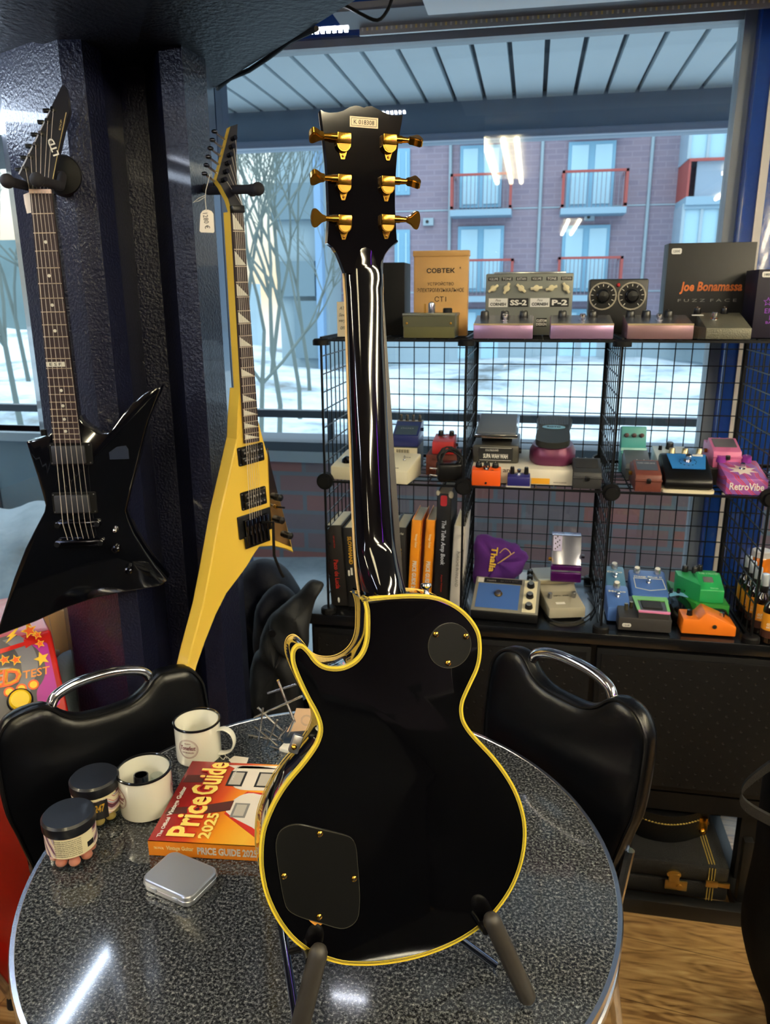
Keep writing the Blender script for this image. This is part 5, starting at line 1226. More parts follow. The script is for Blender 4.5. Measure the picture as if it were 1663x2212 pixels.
def bottom_shelf():
    z = SH_BOT+.006; Y = 1.93
    bk = mat('book_black', (26, 23, 22), .5); red = mat('print_red', (170, 40, 32), .5); gold = mat('print_gold', (196, 150, 40), .5); wh = mat('print_white', (220, 218, 210), .5)
    t, w_, h = book('thick black book with red spine lettering, first on the left of the book row', (717, 1325), (752, 1325), (705, 1135), .16, bk, [('Paco de Lucía', .40, .085, .013, red, dict(bold=.02)), ('SÄMI SAARI VIITALA', .80, .036, .005, red, {})], Y=Y, lean=-.06)
    b = MB(); b.ball((.022, -.001, .018), .005, wh, sc=(.6, .2, 1.6)); b.build('emblem', t)
    t, w_, h = book('black book with gold capitals beside the book with red lettering', (753, 1325), (778, 1325), (745, 1140), .16, mat('book_black2', (24, 24, 26), .5), [('SLOWHAND', .72, .080, .011, gold, dict(bold=.03))], Y=Y, lean=-.05)
    b = MB(); b.box((.006, -.001, h*.40), (.011, 0, h*.47), wh); b.box((.014, -.001, h*.41), (.019, 0, h*.5), wh); b.build('emblem', t)
    book('hidden-spined dark book directly behind the black guitar neck', (780, 1325), (850, 1325), (800, 1140), .15, bk, [], Y=Y+.02)
    book('black book with small gold title just right of the black guitar neck', (853, 1318), (877, 1318), (853, 1139), .15, bk, [('Allan Paul', .93, .016, .006, wh, dict(vert=False)), ('PLÄTTYMÄTÖN', .62, .062, .009, gold, {})], Y=Y)
    og = mat('book_orange', (236, 146, 20), .45)
    for i, (x0, x1, lab) in enumerate(((881, 902, 'orange price guide paperback, left one of the pair'), (911, 930, 'orange price guide paperback, right one of the pair'))):
        t, w_, h = book(lab, (x0-2, 1300), (x1-2, 1300), (x0, 1122), .15, og, [('Vintage Guitar', .78, .040, .008, mat('print_pale', (245, 225, 180)), dict(bold=.02)), ('PRICE GUIDE 2025', .38, .096, .0115, wh, dict(bold=.03))], Y=Y+.0, lean=.05)
    t, w_, h = book('tall worn black book about tube amps with white title', (936, 1300), (966, 1300), (936, 1065), .17, mat('book_black3', (20, 20, 24), .4), [('The Tube Amp Book', .60, .125, .015, mat('print_silver', (190, 196, 210)), dict(shear=.15, bold=.02)), ('Aspen Pittman', .26, .05, .006, red, {})], Y=Y, lean=.02)
    b = MB(); b.poly(rrect(w_*.25, h*.90, w_*.7, h*.985, .005), 0, .001, mat('red_badge', (190, 50, 60), .4), RX(PI/2)); b.build('badge', t)
    b = MB(); b.ball((.002, .002, h), .007, PAPER, sc=(.8, .5, 1.1)); b.ball((w_-.002, .002, h-.003), .008, PAPER, sc=(.9, .5, 1.3)); b.build('frayed_corner', t)
    book('white book with thin grey title, last on the right of the book row', (970, 1305), (994, 1305), (972, 1135), .17, mat('book_white', (206, 202, 194), .5), [('PORSCHE IN FINLAND', .52, .100, .008, mat('print_grey', (130, 128, 124)), {})], Y=Y, lean=.04)
    # octave box
    sl = mat('grey_steel_case', (142, 140, 130), .45, .3)
    t0 = at_z(1012, 1346, z); p = Ped('effect_unit', 'wedge-shaped octave effect unit with blue panel and three black knobs', 'effect pedal', (1016, 1335), (1160, 1348), z, .13, .022, .072, MBLK, bev=.002)
    p.plate(.0, .02, 1, .99, sl, th=.002); p.top = p.top @ T(0, 0, .002)
    p.plate(.05, .10, .70, .80, mat('panel_blue', (62, 100, 168), .5)); p.plate(.76, .06, .96, .96, CREAM); p.plate(.13, .83, .72, .96, INK)
    p.txt('maestro', .24, .895, .026, .007, wh, bold=.02); p.txt('OCTAVE BOX', .52, .895, .048, .007, wh, bold=.02); p.plate(.03, .83, .12, .96, wh, name='badge')
    p.knobs([(.86, .20), (.86, .5), (.86, .80)], .0105, .014, KB, cap=mat('cap_silver', (200, 210, 220), .2, .8)); 
    b = MB(); b.cyl((0, 0, 0), .011, .004, mat('gold_nut', (150, 130, 90), .3, .9), p.on(.38, .5), n=18); b.cyl((0, 0, .004), .007, .008, STEEL, p.on(.38, .5), n=14); b.build('foot_switch', p.t)
    # purple velvet bag
    ve = mat('purple_velvet', (78, 26, 116), .9, bump=.5, bs=30, noise=.3, ns=18)
    P0 = at_y(1082, 1240, 2.07); t = thing('drawstring_bag', 'crumpled purple velvet bag with gold lettering behind the octave unit', 'bag', T(P0.x, P0.y, z+.0))
    b = MB(); 
    F = [Vector(at_y(x, y, 2.06))-Vector((P0.x, 2.06, z)) for x, y in ((1024, 1262), (1022, 1215), (1026, 1170), (1032, 1158), (1060, 1160), (1095, 1172), (1120, 1182), (1138, 1200), (1138, 1215), (1120, 1245), (1085, 1262), (1050, 1265))]
    F = smooth([(p_.x, p_.z) for p_ in F], 3); cx = sum(p_[0] for p_ in F)/len(F); cz = sum(p_[1] for p_ in F)/len(F)
    V = []
    for k in range(9):
        th = PI*k/8; s_ = max(math.sin(th), .02)**.6
        V.append([b.bm.verts.new((cx+(x-cx)*s_+.003*math.sin(j*1.3+k), -.035*math.cos(th)+.004*math.sin(j*.9), cz+(zz-cz)*s_+.003*math.sin(j*1.9))) for j, (x, zz) in enumerate(F)])
    b.mi(ve)
    for a_, c_ in zip(V, V[1:]):
        for i in range(len(a_)): f = b.bm.faces.new((a_[i], a_[(i+1) % len(a_)], c_[(i+1) % len(a_)], c_[i])); f.smooth = True
    b.bm.faces.new(V[0]); b.bm.faces.new(V[-1][::-1]); b.build('body', t, ang=80)
    text(t, 'Thalia', T(cx-.012, -.0395, cz+.01) @ RX(PI/2) @ RZ(-PI/2-.1), .075, .018, mat('gold_thread', (220, 180, 60), .5), bold=.03)
    b = MB(); b.tube(smooth([(cx+.005, -.038, cz+.03), (cx+.02, -.042, cz+.045), (cx+.035, -.042, cz+.03), (cx+.02, -.044, cz+.015), (cx+.0, -.042, cz-.0), (cx+.045, -.04, cz+.035)], 5, False), .0014, mat('gold_cord', (200, 160, 100), .6), n=6); b.build('drawstring', t)
    # grey-white pedal with black knobs seen between
    p = Ped('effect_pedal', 'white pedal with black knobs half hidden behind the purple bag', 'effect pedal', (1120, 1268), (1168, 1272), z, .08, .05, .065, mat('white_pedal', (206, 214, 220), .4), Y=2.04)
    p.knobs([(.5, .15), (.5, .5), (.5, .85)], .009, .014)
    # grey twin-switch pedal with the purple/silver one on top
    gp = mat('warm_grey_enamel', (160, 154, 136), .45)
    p = Ped('effect_pedal', 'warm grey pedal with two chrome switches carrying the purple pedal', 'effect pedal', (1185, 1337), (1264, 1334), z, .20, .030, .034, gp, bev=.004, prof=[(0, 0), (.20, 0), (.20, .075), (.11, .066), (.085, .044), (0, .030)])
    p.slope(0, .030, .085, .044); 
    for u in (.16, .82): b = MB(); b.cyl((0, 0, 0), .006, .016, STEEL, p.on(u, .62), n=12, bev=.001); b.build('foot_switch', p.t)
    p.txt('DEPTH - SPEED', .5, .72, .042, .005); p.plate(.25, .22, .5, .34, wh)
    b = MB(); b.box((-.003, .095, .062), (p.w+.003, .11, .074), mat('pale_brass', (196, 184, 150), .4, .4), bev=.002); b.build('ledge', p.t)
    sv = mat('lilac_silver', (150, 152, 170), .22, .7)
    q = Ped('effect_pedal', 'silver and deep purple pedal standing on the warm grey pedal', 'effect pedal', (1189, 1254), (1254, 1254), z+.077, .06, .11, .11, sv, Y=2.02, prof=[(0, 0), (.06, 0), (.09, .118), (.055, .118), (.018, .040), (.0, .030)], bev=.003)
    b = MB(); b.box((-.001, -.004, .002), (q.w+.001, .012, .030), mat('deep_purple', (78, 20, 92), .2, .3), bev=.004); b.box((-.001, .004, .032), (q.w+.001, .02, .046), mat('deep_purple'), bev=.003); b.build('front_bar', q.t)
    q.slope(.018, .046, .055, .118); q.plate(.05, .45, .34, .98, mat('lilac_label', (196, 190, 226), .4)); b = MB()
    for i in range(8): b.box((0, 0, 0), (.003, .004, .0008), INK, q.on(.10+.07*(i % 3), .5+.06*i, .001))
    b.build('print', q.t); q.jack(.4, .07); q.jack(.3, .06, -1, GOLD)
    # blue pedals
    def blue(lab, pl, pr, m, d, hf, hb, Y, kn, st):
        p = Ped('effect_pedal', lab, 'effect pedal', pl, pr, z, d, hf, hb, m, Y=Y, bev=.006); p.knobs(kn, .010, .016, mat('knob_silver', (200, 205, 210), .25, .8), cap=WHT); p.switch(.5, .5, .006, .014)
        p.txt(st, .5, .70, p.w*.75, .008, wh, bold=.02); return p
    b1 = mat('pedal_sky', (84, 128, 160), .4); b2 = mat('pedal_cornflower', (72, 108, 176), .35)
    blue('steel blue one-knob pedal at the back left of the lower right cube', (1308, 1294), (1352, 1294), b1, .10, .055, .085, 2.06, [(.5, .9)], 'Ditto')
    blue('cornflower blue one-knob pedal in front of the steel blue one', (1310, 1338), (1361, 1340), b2, .10, .040, .068, 1.95, [(.5, .9)], 'Mono')
    p = blue('wide blue two-knob pedal with white outlined panel', (1364, 1296), (1446, 1297), b2, .11, .050, .085, 2.03, [(.22, .88), (.78, .88)], 'Deep Blue II')
    q_ = [(.12*p.w, .03), (.5*p.w, .02), (.95*p.w, .03), (.90*p.w, .075), (.1*p.w, .075)]; b = MB(); b.ring(q_, inset(q_, .002), 0, .0008, wh, p.top); b.build('outline', p.t)
    # green-pink black pedal
    p = Ped('effect_pedal', 'black pedal with green and pink trim at the front of the lower right cube', 'effect pedal', (1334, 1364), (1449, 1367), z, .12, .030, .062, mat('graphite', (52, 50, 50), .45), Y=1.90, bev=.003, prof=[(0, 0), (.12, 0), (.12, .05), (0, .036)])
    b = MB(); M = T(.048, .0, .036) @ RY(-.0); b.poly([(0, 0), (.075, 0), (.085, .11), (.0, .11)], .0, .016, mat('graphite'), M); b.poly([(.0, .002), (.077, -.001), (.079, .010), (.0, .012)], .0155, .019, mat('pink_trim', (214, 120, 164), .4), M)
    b.poly([(-.002, .012), (.006, .012), (.006, .11), (-.004, .11)], .0155, .019, mat('green_trim', (104, 176, 84), .4), M); b.poly([(.072, .012), (.079, .012), (.086, .11), (.078, .11)], .0155, .019, mat('green_trim'), M); b.poly([(-.002, .085), (.086, .085), (.086, .11), (-.002, .11)], .0155, .0185, mat('green_trim'), M); b.build('treadle', p.t)
    b = MB(); b.box((.062, .03, .052), (.112, .078, .056), mat('pad_black_rubber', (34, 36, 40), .8, bump=.5, bs=300), bev=.001); b.build('pad', p.t)
    b = MB(); b.poly(rrect(.010, .010, .032, .020, .004), 0, .0007, wh, p.front); b.build('sticker', p.t); text(p.t, '150€', p.front @ T(.021, .015, .0008), .015, .005, INK)
    for x in (.022, .036): b = MB(); b.cyl((x, .02+x, .038), .005, .020, mat('knob_bronze', (110, 104, 84), .3, .7), n=14); b.build('knob', p.t)
    # green carton and green pedal
    gr = mat('carton_green', (44, 140, 52), .5, noise=.12, ns=8)
    p = Ped('box', 'green carton with yellow lettering under the green pedal', 'box', (1502, 1312), (1576, 1310), z, .17, .050, .050, gr, Y=1.99, bev=.001)
    b = MB(); b.poly([(0, 0), (0, .12), (-.045, .17), (-.045, .085)], 0, .05, gr); b.build('side', p.t)
    p.txt('Ibanez', .55, .62, .046, .013, mat('print_yellow', (226, 214, 60)), 'front', bold=.04)
    q = Ped('effect_pedal', 'green overdrive pedal with square silver button on the green carton', 'effect pedal', (1513, 1267), (1567, 1266), z+.0505, .12, .030, .055, mat('pedal_green', (38, 160, 88), .35), Y=2.0, bev=.003, prof=[(0, 0), (.12, 0), (.12, .050), (.085, .050), (.070, .062), (0, .036)])
    b = MB(); b.poly([(0, .0), (-.045, .07), (-.045, .11), (0, .11)], 0, .048, mat('pedal_green')); b.build('side', q.t)
    q.slope(0, .036, .070, .062); b = MB(); b.box((-.012, -.010, 0), (.012, .010, .003), mat('button_silver', (176, 170, 165), .35, .7), q.on(.42, .55)); b.build('button', q.t); q.txt('TUBE SCREAMER', .5, .9, .05, .007, mat('pale_green_print', (170, 220, 180))); q.txt('Ibanez', .6, .12, .02, .004, mat('pale_green_print'))
    q.slope(.085, .050, .12, .050); q.knobs([(-.35, .5), (.05, .3), (.30, .8)], .009, .016)
    # dark rounded pedals
    for x0, x1, yb, Yv, lab, cm in ((1446, 1500, 1336, 1.97, 'rounded black pedal with a pale blue band, left of the pair', (110, 170, 205)), (1512, 1578, 1334, 1.97, 'rounded black pedal with a grey band, right of the pair', (96, 108, 98))):
        a_ = at_y(x0, yb, Yv); c_ = at_y(x1, yb, Yv); w2 = (c_.x-a_.x)
        t = thing('effect_pedal', lab, 'effect pedal', T(a_.x+w2/2, Yv+.04, z)); out = smooth([(-w2/2, 0), (-w2*.4, -.035), (0, -.048), (w2*.4, -.035), (w2/2, 0), (w2*.45, .05), (-w2*.45, .05)], 4)
        b = MB(); V = [[b.bm.verts.new((x, y, z_+(.25*(y+.05)))) for x, y in L] for L, z_ in ((out, .02), (inset(out, .006), .03), (inset(out, .014), .033))]; V = [[b.bm.verts.new((x, y, 0)) for x, y in out]]+V; b.mi(BLK)
        for a2, c2 in zip(V, V[1:]):
            for i in range(len(a2)): f = b.bm.faces.new((a2[i], a2[(i+1) % len(a2)], c2[(i+1) % len(a2)], c2[i])); f.smooth = True
        b.bm.faces.new(V[-1]); b.bm.faces.new(V[0][::-1]); b.build('case', t)
        M = T(0, -.03, .037) @ RX(math.atan(.25)); 
        b = MB(); b.poly(smooth([(-w2*.36, .052), (0, .060), (w2*.36, .052), (w2*.34, .066), (0, .074), (-w2*.34, .066)], 3), .0, .002, mat('band_%d' % cm[0], cm, .4), M); b.build('band', t)
        for k in (-1, 0, 1): b = MB(); b.cyl((k*w2*.3, .072, 0), .005, .012, KB, M, n=12); b.build('knob', t)
    # orange pedal seen from its side
    p = Ped('effect_pedal', 'orange pedal turned sideways at the front of the lower right cube', 'effect pedal', (1470, 1373), (1588, 1380), z, .065, .03, .03, mat('pedal_tangerine', (228, 118, 26), .4), bev=0, Y=1.905)
    bpy.data.objects.remove(p.case)
    W_ = p.w; b = MB(); b.poly([(0, 0), (W_, 0), (W_, .026), (W_*.78, .040), (W_*.42, .060), (W_*.30, .040), (W_*.02, .040)], -.07, 0, mat('pedal_tangerine'), RX(PI/2))
    es = [e_ for e_ in b.bm.edges if e_.calc_face_angle(0) > .3]; bmesh.ops.bevel(b.bm, geom=es, offset=.003, segments=2, affect='EDGES', profile=.5)
    b.build('case', p.t)
    b = MB(); b.cyl((W_*.60, -.002, .024), .0055, .003, mat('jack_ring', (90, 80, 70), .3, .8), axis='y', n=16); b.cyl((W_*.60, -.0025, .024), .003, .002, INK, axis='y', n=12); b.build('jack', p.t)
    b = MB(); b.lathe([(0, 0), (.0075, 0), (.0065, .014), (0, .015)], KB, T(W_*.17, .03, .040), n=14); b.build('knob', p.t)
    b = MB(); b.cyl((W_*.78, .035, .040), .006, .010, CHR, n=14); b.build('foot_switch', p.t)
    # cables
    for L, lab in (([(1172, 1300), (1180, 1330), (1215, 1345), (1255, 1338), (1285, 1310), (1270, 1280)], 'thin black cable looping in front of the warm grey pedal'), ([(1262, 1262), (1285, 1255), (1300, 1275), (1290, 1300), (1275, 1330)], 'black cable bundle right of the warm grey pedal')):
        P = [at_z(x, y, z+.004) for x, y in smooth(L, 5, False)]; P = [Vector((p_.x, min(p_.y, 2.2), z+.002)) for p_ in P]
        b = MB(); b.tube(P, .0022, RUB, n=6); tag(b.build('cable'), lab, 'cable')
    # spray bottles
    am = mat('amber_label', (226, 150, 36), .4); dkb = mat('bottle_dark', (24, 16, 12), .15, coat=.6)
    def bottle(i, px, py, lab):
        P = at_z(px, py, z); s = thing('spray_bottle', lab, 'bottle', T(P.x, P.y, z), 'spray bottles in the right-hand cube')
        b = MB(); b.lathe([(0, 0), (.0185, 0), (.0195, .002), (.0195, .085), (.0175, .095), (.010, .105), (.009, .110), (0, .110)], dkb, n=22); b.build('bottle', s)
        b = MB(); b.lathe([(.0198, .014), (.0198, .078)], am, n=22); b.lathe([(.0199, .014), (.0199, .034)], mat('label_brown', (60, 30, 20), .5), n=22); b.build('label', s)
        text(s, 'GUITAR', T(-.001, -.0202, .052) @ RX(PI/2), .026, .006, wh); text(s, 'HONEY', T(-.001, -.0202, .044) @ RX(PI/2), .026, .006, wh)
        b = MB(); b.lathe([(0, .108), (.0105, .108), (.0105, .124), (.0085, .128), (.0085, .140), (0, .140)], SBLK, n=18); b.build('collar', s)
        b = MB(); b.lathe([(0, .12), (.0098, .122), (.0098, .152), (.008, .156), (0, .157)], mat('clear_cap', (190, 200, 210), .15, .3, coat=.5), n=18); b.build('cap', s)
    pl_ = [(1652, 1384), (1632, 1362), (1618, 1345), (1606, 1330), (1597, 1316)]
    for i, (x, y) in enumerate(pl_): bottle(i, x+6, y, ('amber-labelled spray bottle nearest the front of the right-hand cube', 'amber-labelled spray bottle second from the front', 'amber-labelled spray bottle in the middle of the row', 'amber-labelled spray bottle second from the back', 'amber-labelled spray bottle at the back of the row')[i])
    P = at_z(1618, 1290, z); t = thing('jar', 'wide amber jar with pale lid behind the spray bottles', 'jar', T(P.x+.02, 2.2, z+0))
    b = MB(); b.lathe([(0, 0), (.026, 0), (.028, .004), (.028, .12), (.024, .126), (0, .126)], mat('amber_glass', (206, 112, 24), .15, coat=.6), n=26); b.build('glass', t)
    b = MB(); b.lathe([(0, .124), (.0265, .124), (.0265, .140), (.024, .142), (0, .142)], mat('jar_lid', (210, 205, 205), .4), n=26); b.build('lid', t)
bottom_shelf()

# ================================================================== THINGS ON THE TABLE
def table_things():
    en = mat('white_enamel', (232, 230, 218), .16, coat=.6); rim = mat('black_enamel', (14, 14, 18), .15, coat=.5); logo = mat('maroon_print', (130, 60, 74), .5)
    def mug(lab, base_px, rim_px, R, ang, parts=None):
        P = at_z(*base_px, TZ); t = thing('enamel_mug', lab, 'mug', Matrix.Translation((P.x, P.y, TZ+.0008)), 'enamel mugs on the diner table')
        H = .078
        b = MB(); b.lathe([(0, 0), (R-.006, 0), (R-.001, .004), (R, .012), (R, H), (R-.0018, H), (R-.0018, .012), (R-.006, .004), (0, .003)], en, n=48); b.build('cup', t)
        b = MB(); b.lathe([(R+.0024*math.cos(a), H+.0024*math.sin(a)) for a in [2*PI*i/10 for i in range(11)]], rim, n=48); b.build('rim', t)
        if ang is not None:
            M = RZ(ang); b = MB(); L = smooth([(R-.002, .0, .062), (R+.012, 0, .066), (R+.026, 0, .058), (R+.031, 0, .040), (R+.024, 0, .022), (R+.010, 0, .014), (R-.002, 0, .013)], 4, False)
            rg = []
            for i, p in enumerate(L):
                tg = (Vector(L[min(i+1, len(L)-1)])-Vector(L[max(i-1, 0)])).normalized(); nn = Vector((tg.z, 0, -tg.x))
                rg.append([b.bm.verts.new(Vector(p)+Vector((0, .0075*math.cos(a), 0))+nn*.0022*math.sin(a)) for a in [2*PI*j/12 for j in range(12)]])
            b.mi(en)
            for a_, c_ in zip(rg, rg[1:]):
                for j in range(12): f = b.bm.faces.new((a_[j], a_[(j+1) % 12], c_[(j+1) % 12], c_[j])); f.smooth = True
            bmesh.ops.transform(b.bm, matrix=M, verts=b.bm.verts); b.build('handle', t)
        return t, P, R, H
    def wrap(t, R, la, z0, st, w_, h_, m, bold=0, shear=0):
        """print bent round a cylinder at angle la"""
        o = text(t, st, Matrix(), w_, h_, m, bold=bold, shear=shear, ext=.0002, name='print')
        for v in o.data.vertices: a = la+v.co.x/R; v.co = ((R+.0003+v.co.z)*math.cos(a), (R+.0003+v.co.z)*math.sin(a), z0+v.co.y)
        return o
    def ringprint(t, R, la, z0, r, th):
        b = MB(); o_, i_ = circ(0, 0, r, 36), circ(0, 0, r-th, 36); b.ring(o_, i_, 0, .0002, logo)
        for v in b.bm.verts: a = la+v.co.x/R; x, y, z = v.co; v.co = ((R+.0003+z)*math.cos(a), (R+.0003+z)*math.sin(a), z0+y)
        return b.build('print', t)
    def badge(t, R, la):
        ringprint(t, R, la, .042, .0195, .0006); ringprint(t, R, la, .042, .0175, .0004)
        wrap(t, R, la, .044, 'Tonefest', .030, .009, logo, .02, .25); wrap(t, R, la, .0345, 'GUITAR GALLERY', .024, .0030, logo); wrap(t, R, la, .053, 'HELSINKI', .012, .0022, logo)
    def face(P): return math.atan2(-P.y, -P.x)
    t, P, R, H = mug('white enamel mug with round maroon logo, its handle to the right', (431, 1634), None, .0425, 0); fa = face(P)
    t.children[-1].data.transform(RZ(fa+math.radians(82))); badge(t, R, fa-math.radians(28))
    t, P, R, H = mug('white enamel mug holding a black tube and glass slides', (319, 1746), None, .0445, None); fa = face(P)
    badge(t, R, fa-math.radians(72)); badge(t, R, fa+math.radians(88))
    b = MB(); b.lathe([(.0125, .010), (.0125, .062), (.0105, .062), (.0105, .010)], mat('black_chrome', (70, 72, 84)), T(P.x-.010, P.y+.000, TZ) @ RX(-.1), n=24, closed=True); tag(b.build('guitar_slide'), 'dark metal slide tube standing inside the white mug', 'slide')
    gl = GLASS
    for i, (dx, dy, rr, lab) in enumerate(((.016, .012, .011, 'larger clear glass slide tube inside the white mug'), (.020, -.013, .010, 'smaller clear glass slide tube inside the white mug'))):
        b = MB(); b.lathe([(rr, .008), (rr, .060), (rr-.002, .060), (rr-.002, .008)], gl, T(P.x+dx, P.y+dy, TZ), n=24, closed=True); tag(b.build('guitar_slide'), lab, 'slide')
    # jars of sweets
    clear = GLASS
    sw = mat('wave_label', rough=.5, fn=f_swirl([(228, 216, 190), (190, 120, 128), (228, 216, 190), (110, 150, 190), (200, 150, 150), (90, 40, 60)], 26, 4))
    def jar(lab, px, kind):
        P = at_z(*px, TZ); fa = face(P); t = thing('sweet_jar', lab, 'jar', Matrix.Translation((P.x, P.y, TZ+.0006)), 'jars of sweets on the diner table')
        R, H = .038, .066
        b = MB(); b.lathe([(0, .0015), (R-.005, .001), (R-.001, .005), (R, .012), (R, H), (R-.0015, H), (R-.0015, .012), (R-.006, .004), (0, .003)], clear, n=44); b.build('jar', t)
        b = MB(); b.lathe([(0, H-.004), (R+.0012, H-.004), (R+.002, H-.002), (R+.002, H+.012), (R-.001, H+.0155), (0, H+.0160)], mat('lid_black', (16, 18, 26), .35, coat=.2), n=44); b.build('lid', t)
        lo, hi = (.027, H-.005) if kind == 0 else (.026, H-.006)
        def band(a0, a1, m, nm, z0=lo, z1=hi, dr=.0003):
            b = MB(); b.grid(lambda u, v: Vector(((R+dr)*math.cos(a0+(a1-a0)*u), (R+dr)*math.sin(a0+(a1-a0)*u), z0+(z1-z0)*v)), 24, 1, m); return b.build(nm, t, recalc=False)
        rd = math.radians
        cream = mat('label_cream2', (226, 216, 178), .6)
        band(fa-rd(110), fa-rd(40), sw, 'label'); band(fa+rd(52), fa+rd(120), sw, 'label')
        if kind == 0:
            band(fa-rd(42), fa+rd(58), cream, 'label'); 
            for i in range(9):
                z_ = hi-.0035-.0033*i; wrap(t, R+.0003, fa+rd(-10), z_, ('SOCKER GLUKOSSIRAP VATTEN', 'INGREDIENTS SUGAR SALT', 'LIVSMEDELSTILLSATS E330')[i % 3], .040, .0016, INK)
            b = MB()
            for i in range(14): a = fa+rd(34+i*1.35); b.box((-.0002, -.00035, .034), (.0002, .00035, .043), INK, Matrix.Translation((R*math.cos(a)*1.012, R*math.sin(a)*1.012, 0)) @ RZ(a))
            b.build('barcode', t)
        else:
            band(fa-rd(40), fa+rd(52), sw, 'label'); band(fa-rd(95), fa+rd(52), cream, 'label', hi-.003, hi+.001, .0005); band(fa-rd(16), fa+rd(24), mat('label_black', (22, 20, 24), .4), 'label', lo-.004, hi-.004, .0006)
            wrap(t, R+.0006, fa+rd(4), (lo+hi)/2, '247', .017, .014, mat('print_gold', (196, 150, 40)), .03, .2)
        c = mat('candy_orange', (232, 140, 112), .5) if kind == 0 else mat('candy_gold', (196, 160, 80), .5)
        rnd = random.Random(5+kind)
        for ly in range(2):
            for i in range(8):
                a = fa+i*2*PI/8+ly*.4; q = .026
                b = MB(); b.ball((q*math.cos(a), q*math.sin(a), .012+.014*ly), .0088, c, sc=(1.05, 1, .85), n=12); o = b.build('sweet'); o.matrix_world = Matrix.Translation((P.x, P.y, TZ)); tag(o, 'round salmon pink sweet inside the nearer clear jar' if kind == 0 else 'round golden brown sweet inside the farther clear jar', 'sweet', 'sweets in the nearer jar' if kind == 0 else 'sweets in the farther jar')
    jar('jar of salmon pink sweets with a cream text label, nearest the table edge', (160, 1851), 0)
    jar('jar of golden sweets with wave pattern and black label, behind the other jar', (214, 1766), 1)
    # price guide book
    th = .027; BL = at_z(319, 1817, TZ+th); TL = at_z(424, 1645, TZ+th); BR = at_z(556, 1830, TZ+th)
    a = math.atan2(BR.y-BL.y, BR.x-BL.x); ux = Vector((math.cos(a), math.sin(a), 0)); uy = Vector((-ux.y, ux.x, 0)); Wd = (TL-BL).dot(uy); Ln = .195; sh = (TL-BL).dot(ux)
    M = Matrix.Translation((BL.x, BL.y, TZ+.0008)) @ RZ(a); t = thing('book', 'thick red and orange price guide lying on the table beside the black guitar', 'book', M)
    def f_cover(t_, b_, tcn):
        s_ = t_.nodes.new('ShaderNodeSeparateXYZ'); t_.links.new(tcn.outputs['Object'], s_.inputs[0])
        n_ = t_.nodes.new('ShaderNodeMath'); n_.operation = 'MULTIPLY_ADD'; n_.inputs[1].default_value = -.25; t_.links.new(s_.outputs['Y'], n_.inputs[0]); t_.links.new(s_.outputs['X'], n_.inputs[2])
        m_ = t_.nodes.new('ShaderNodeMapRange'); m_.inputs['From Min'].default_value = -.06; m_.inputs['From Max'].default_value = .2; t_.links.new(n_.outputs[0], m_.inputs[0])
        r = ramp(t_, m_.outputs[0], [(0, (110, 20, 26)), (.3, (158, 30, 30)), (.45, (205, 70, 30)), (.6, (238, 150, 30)), (.8, (245, 185, 60)), (1, (230, 120, 30))]); t_.links.new(r.outputs[0], b_.inputs['Base Color'])
    og = mat('spine_orange', (238, 140, 34), .3, coat=.3)
    b = MB(); b.box((0, 0, 0), (Ln, .0015, th), og); b.box((0, 0, 0), (Ln, Wd, .001), og); b.box((0, 0, th-.001), (Ln, Wd, th), mat('guide_cover', rough=.3, coat=.3, fn=f_cover)); b.build('cover', t)
    b = MB(); b.box((.002, .0015, .001), (Ln-.002, Wd-.002, th-.001), PAPER); b.build('pages', t)
    up = T(0, 0, th+.0001)
    wht = mat('print_white', (220, 218, 210)); yel = mat('title_yellow', (250, 220, 110), .4); rdm = mat('title_red', (196, 44, 28), .4); brn = mat('neck_print', (80, 34, 30), .5); ivory = mat('ivory_print', (226, 216, 204), .4)
    def pp(fx, fy): return (fx*Ln, fy*Wd)
    b = MB()
    b.poly([pp(.52, .34), pp(.60, .56), pp(.64, .62), pp(1, .60), pp(1, .03), pp(.90, .06)], 0, .0003, mat('burst_red', (204, 44, 34), .4), up)
    b.poly(smooth([pp(.53, .36), pp(.56, .52), pp(.66, .60), pp(.80, .58), pp(1, .54), pp(1, .10), pp(.80, .20)], 3), .0003, .0006, ivory, up)
    b.poly(smooth([pp(.42, .80), pp(.50, .96), pp(.98, .90), pp(1.0, .68), pp(.70, .64), pp(.52, .66)], 3), .0, .0006, ivory, up)
    b.poly([pp(.36, .96), pp(.98, .985), pp(.98, .94), pp(.44, .92)], 0, .0006, ivory, up); b.build('printed_guitar', t)
    b = MB(); b.poly([pp(.26, .30), pp(.24, .40), pp(.56, .50), pp(.56, .38)], .0006, .0008, brn, up); b.build('printed_neck', t); b = MB(); b.poly([pp(.02, .70), pp(.03, .80), pp(.30, .82), pp(.30, .72)], .0, .0003, brn, up); b.build('printed_neck', t); b = MB()
    b.poly([pp(.02, .30), pp(.03, .38), pp(.20, .40), pp(.20, .32)], .0, .0003, brn, up)
    b.build('printed_neck', t)
    for fx, fy, w_, h_, g in ((.58, .30, .13, .17, 1), (.82, .26, .13, .17, 1), (.42, .68, .15, .20, 0), (.68, .68, .15, .20, 0)):
        b = MB(); x, y = pp(fx, fy); b.box((x, y, .0006), (x+w_*Ln, y+h_*Wd, .0009), INK if not g else mat('print_grey', (130, 128, 124)), up); b.box((x+.004, y+.004, .0009), (x+w_*Ln-.004, y+h_*Wd-.004, .0011), mat('pickup_print', (186, 178, 166), .4), up); b.build('printed_pickup', t)
    R90 = RZ(PI/2)
    for bo, m_, dz in ((.075, rdm, .0010), (.025, yel, .0014)):
        text(t, 'Price', up @ T(.245*Ln, .29*Wd, dz) @ R90, .47*Wd, .235*Ln, m_, bold=bo); text(t, 'Guide', up @ T(.255*Ln, .765*Wd, dz) @ R90, .44*Wd, .235*Ln, m_, bold=bo)
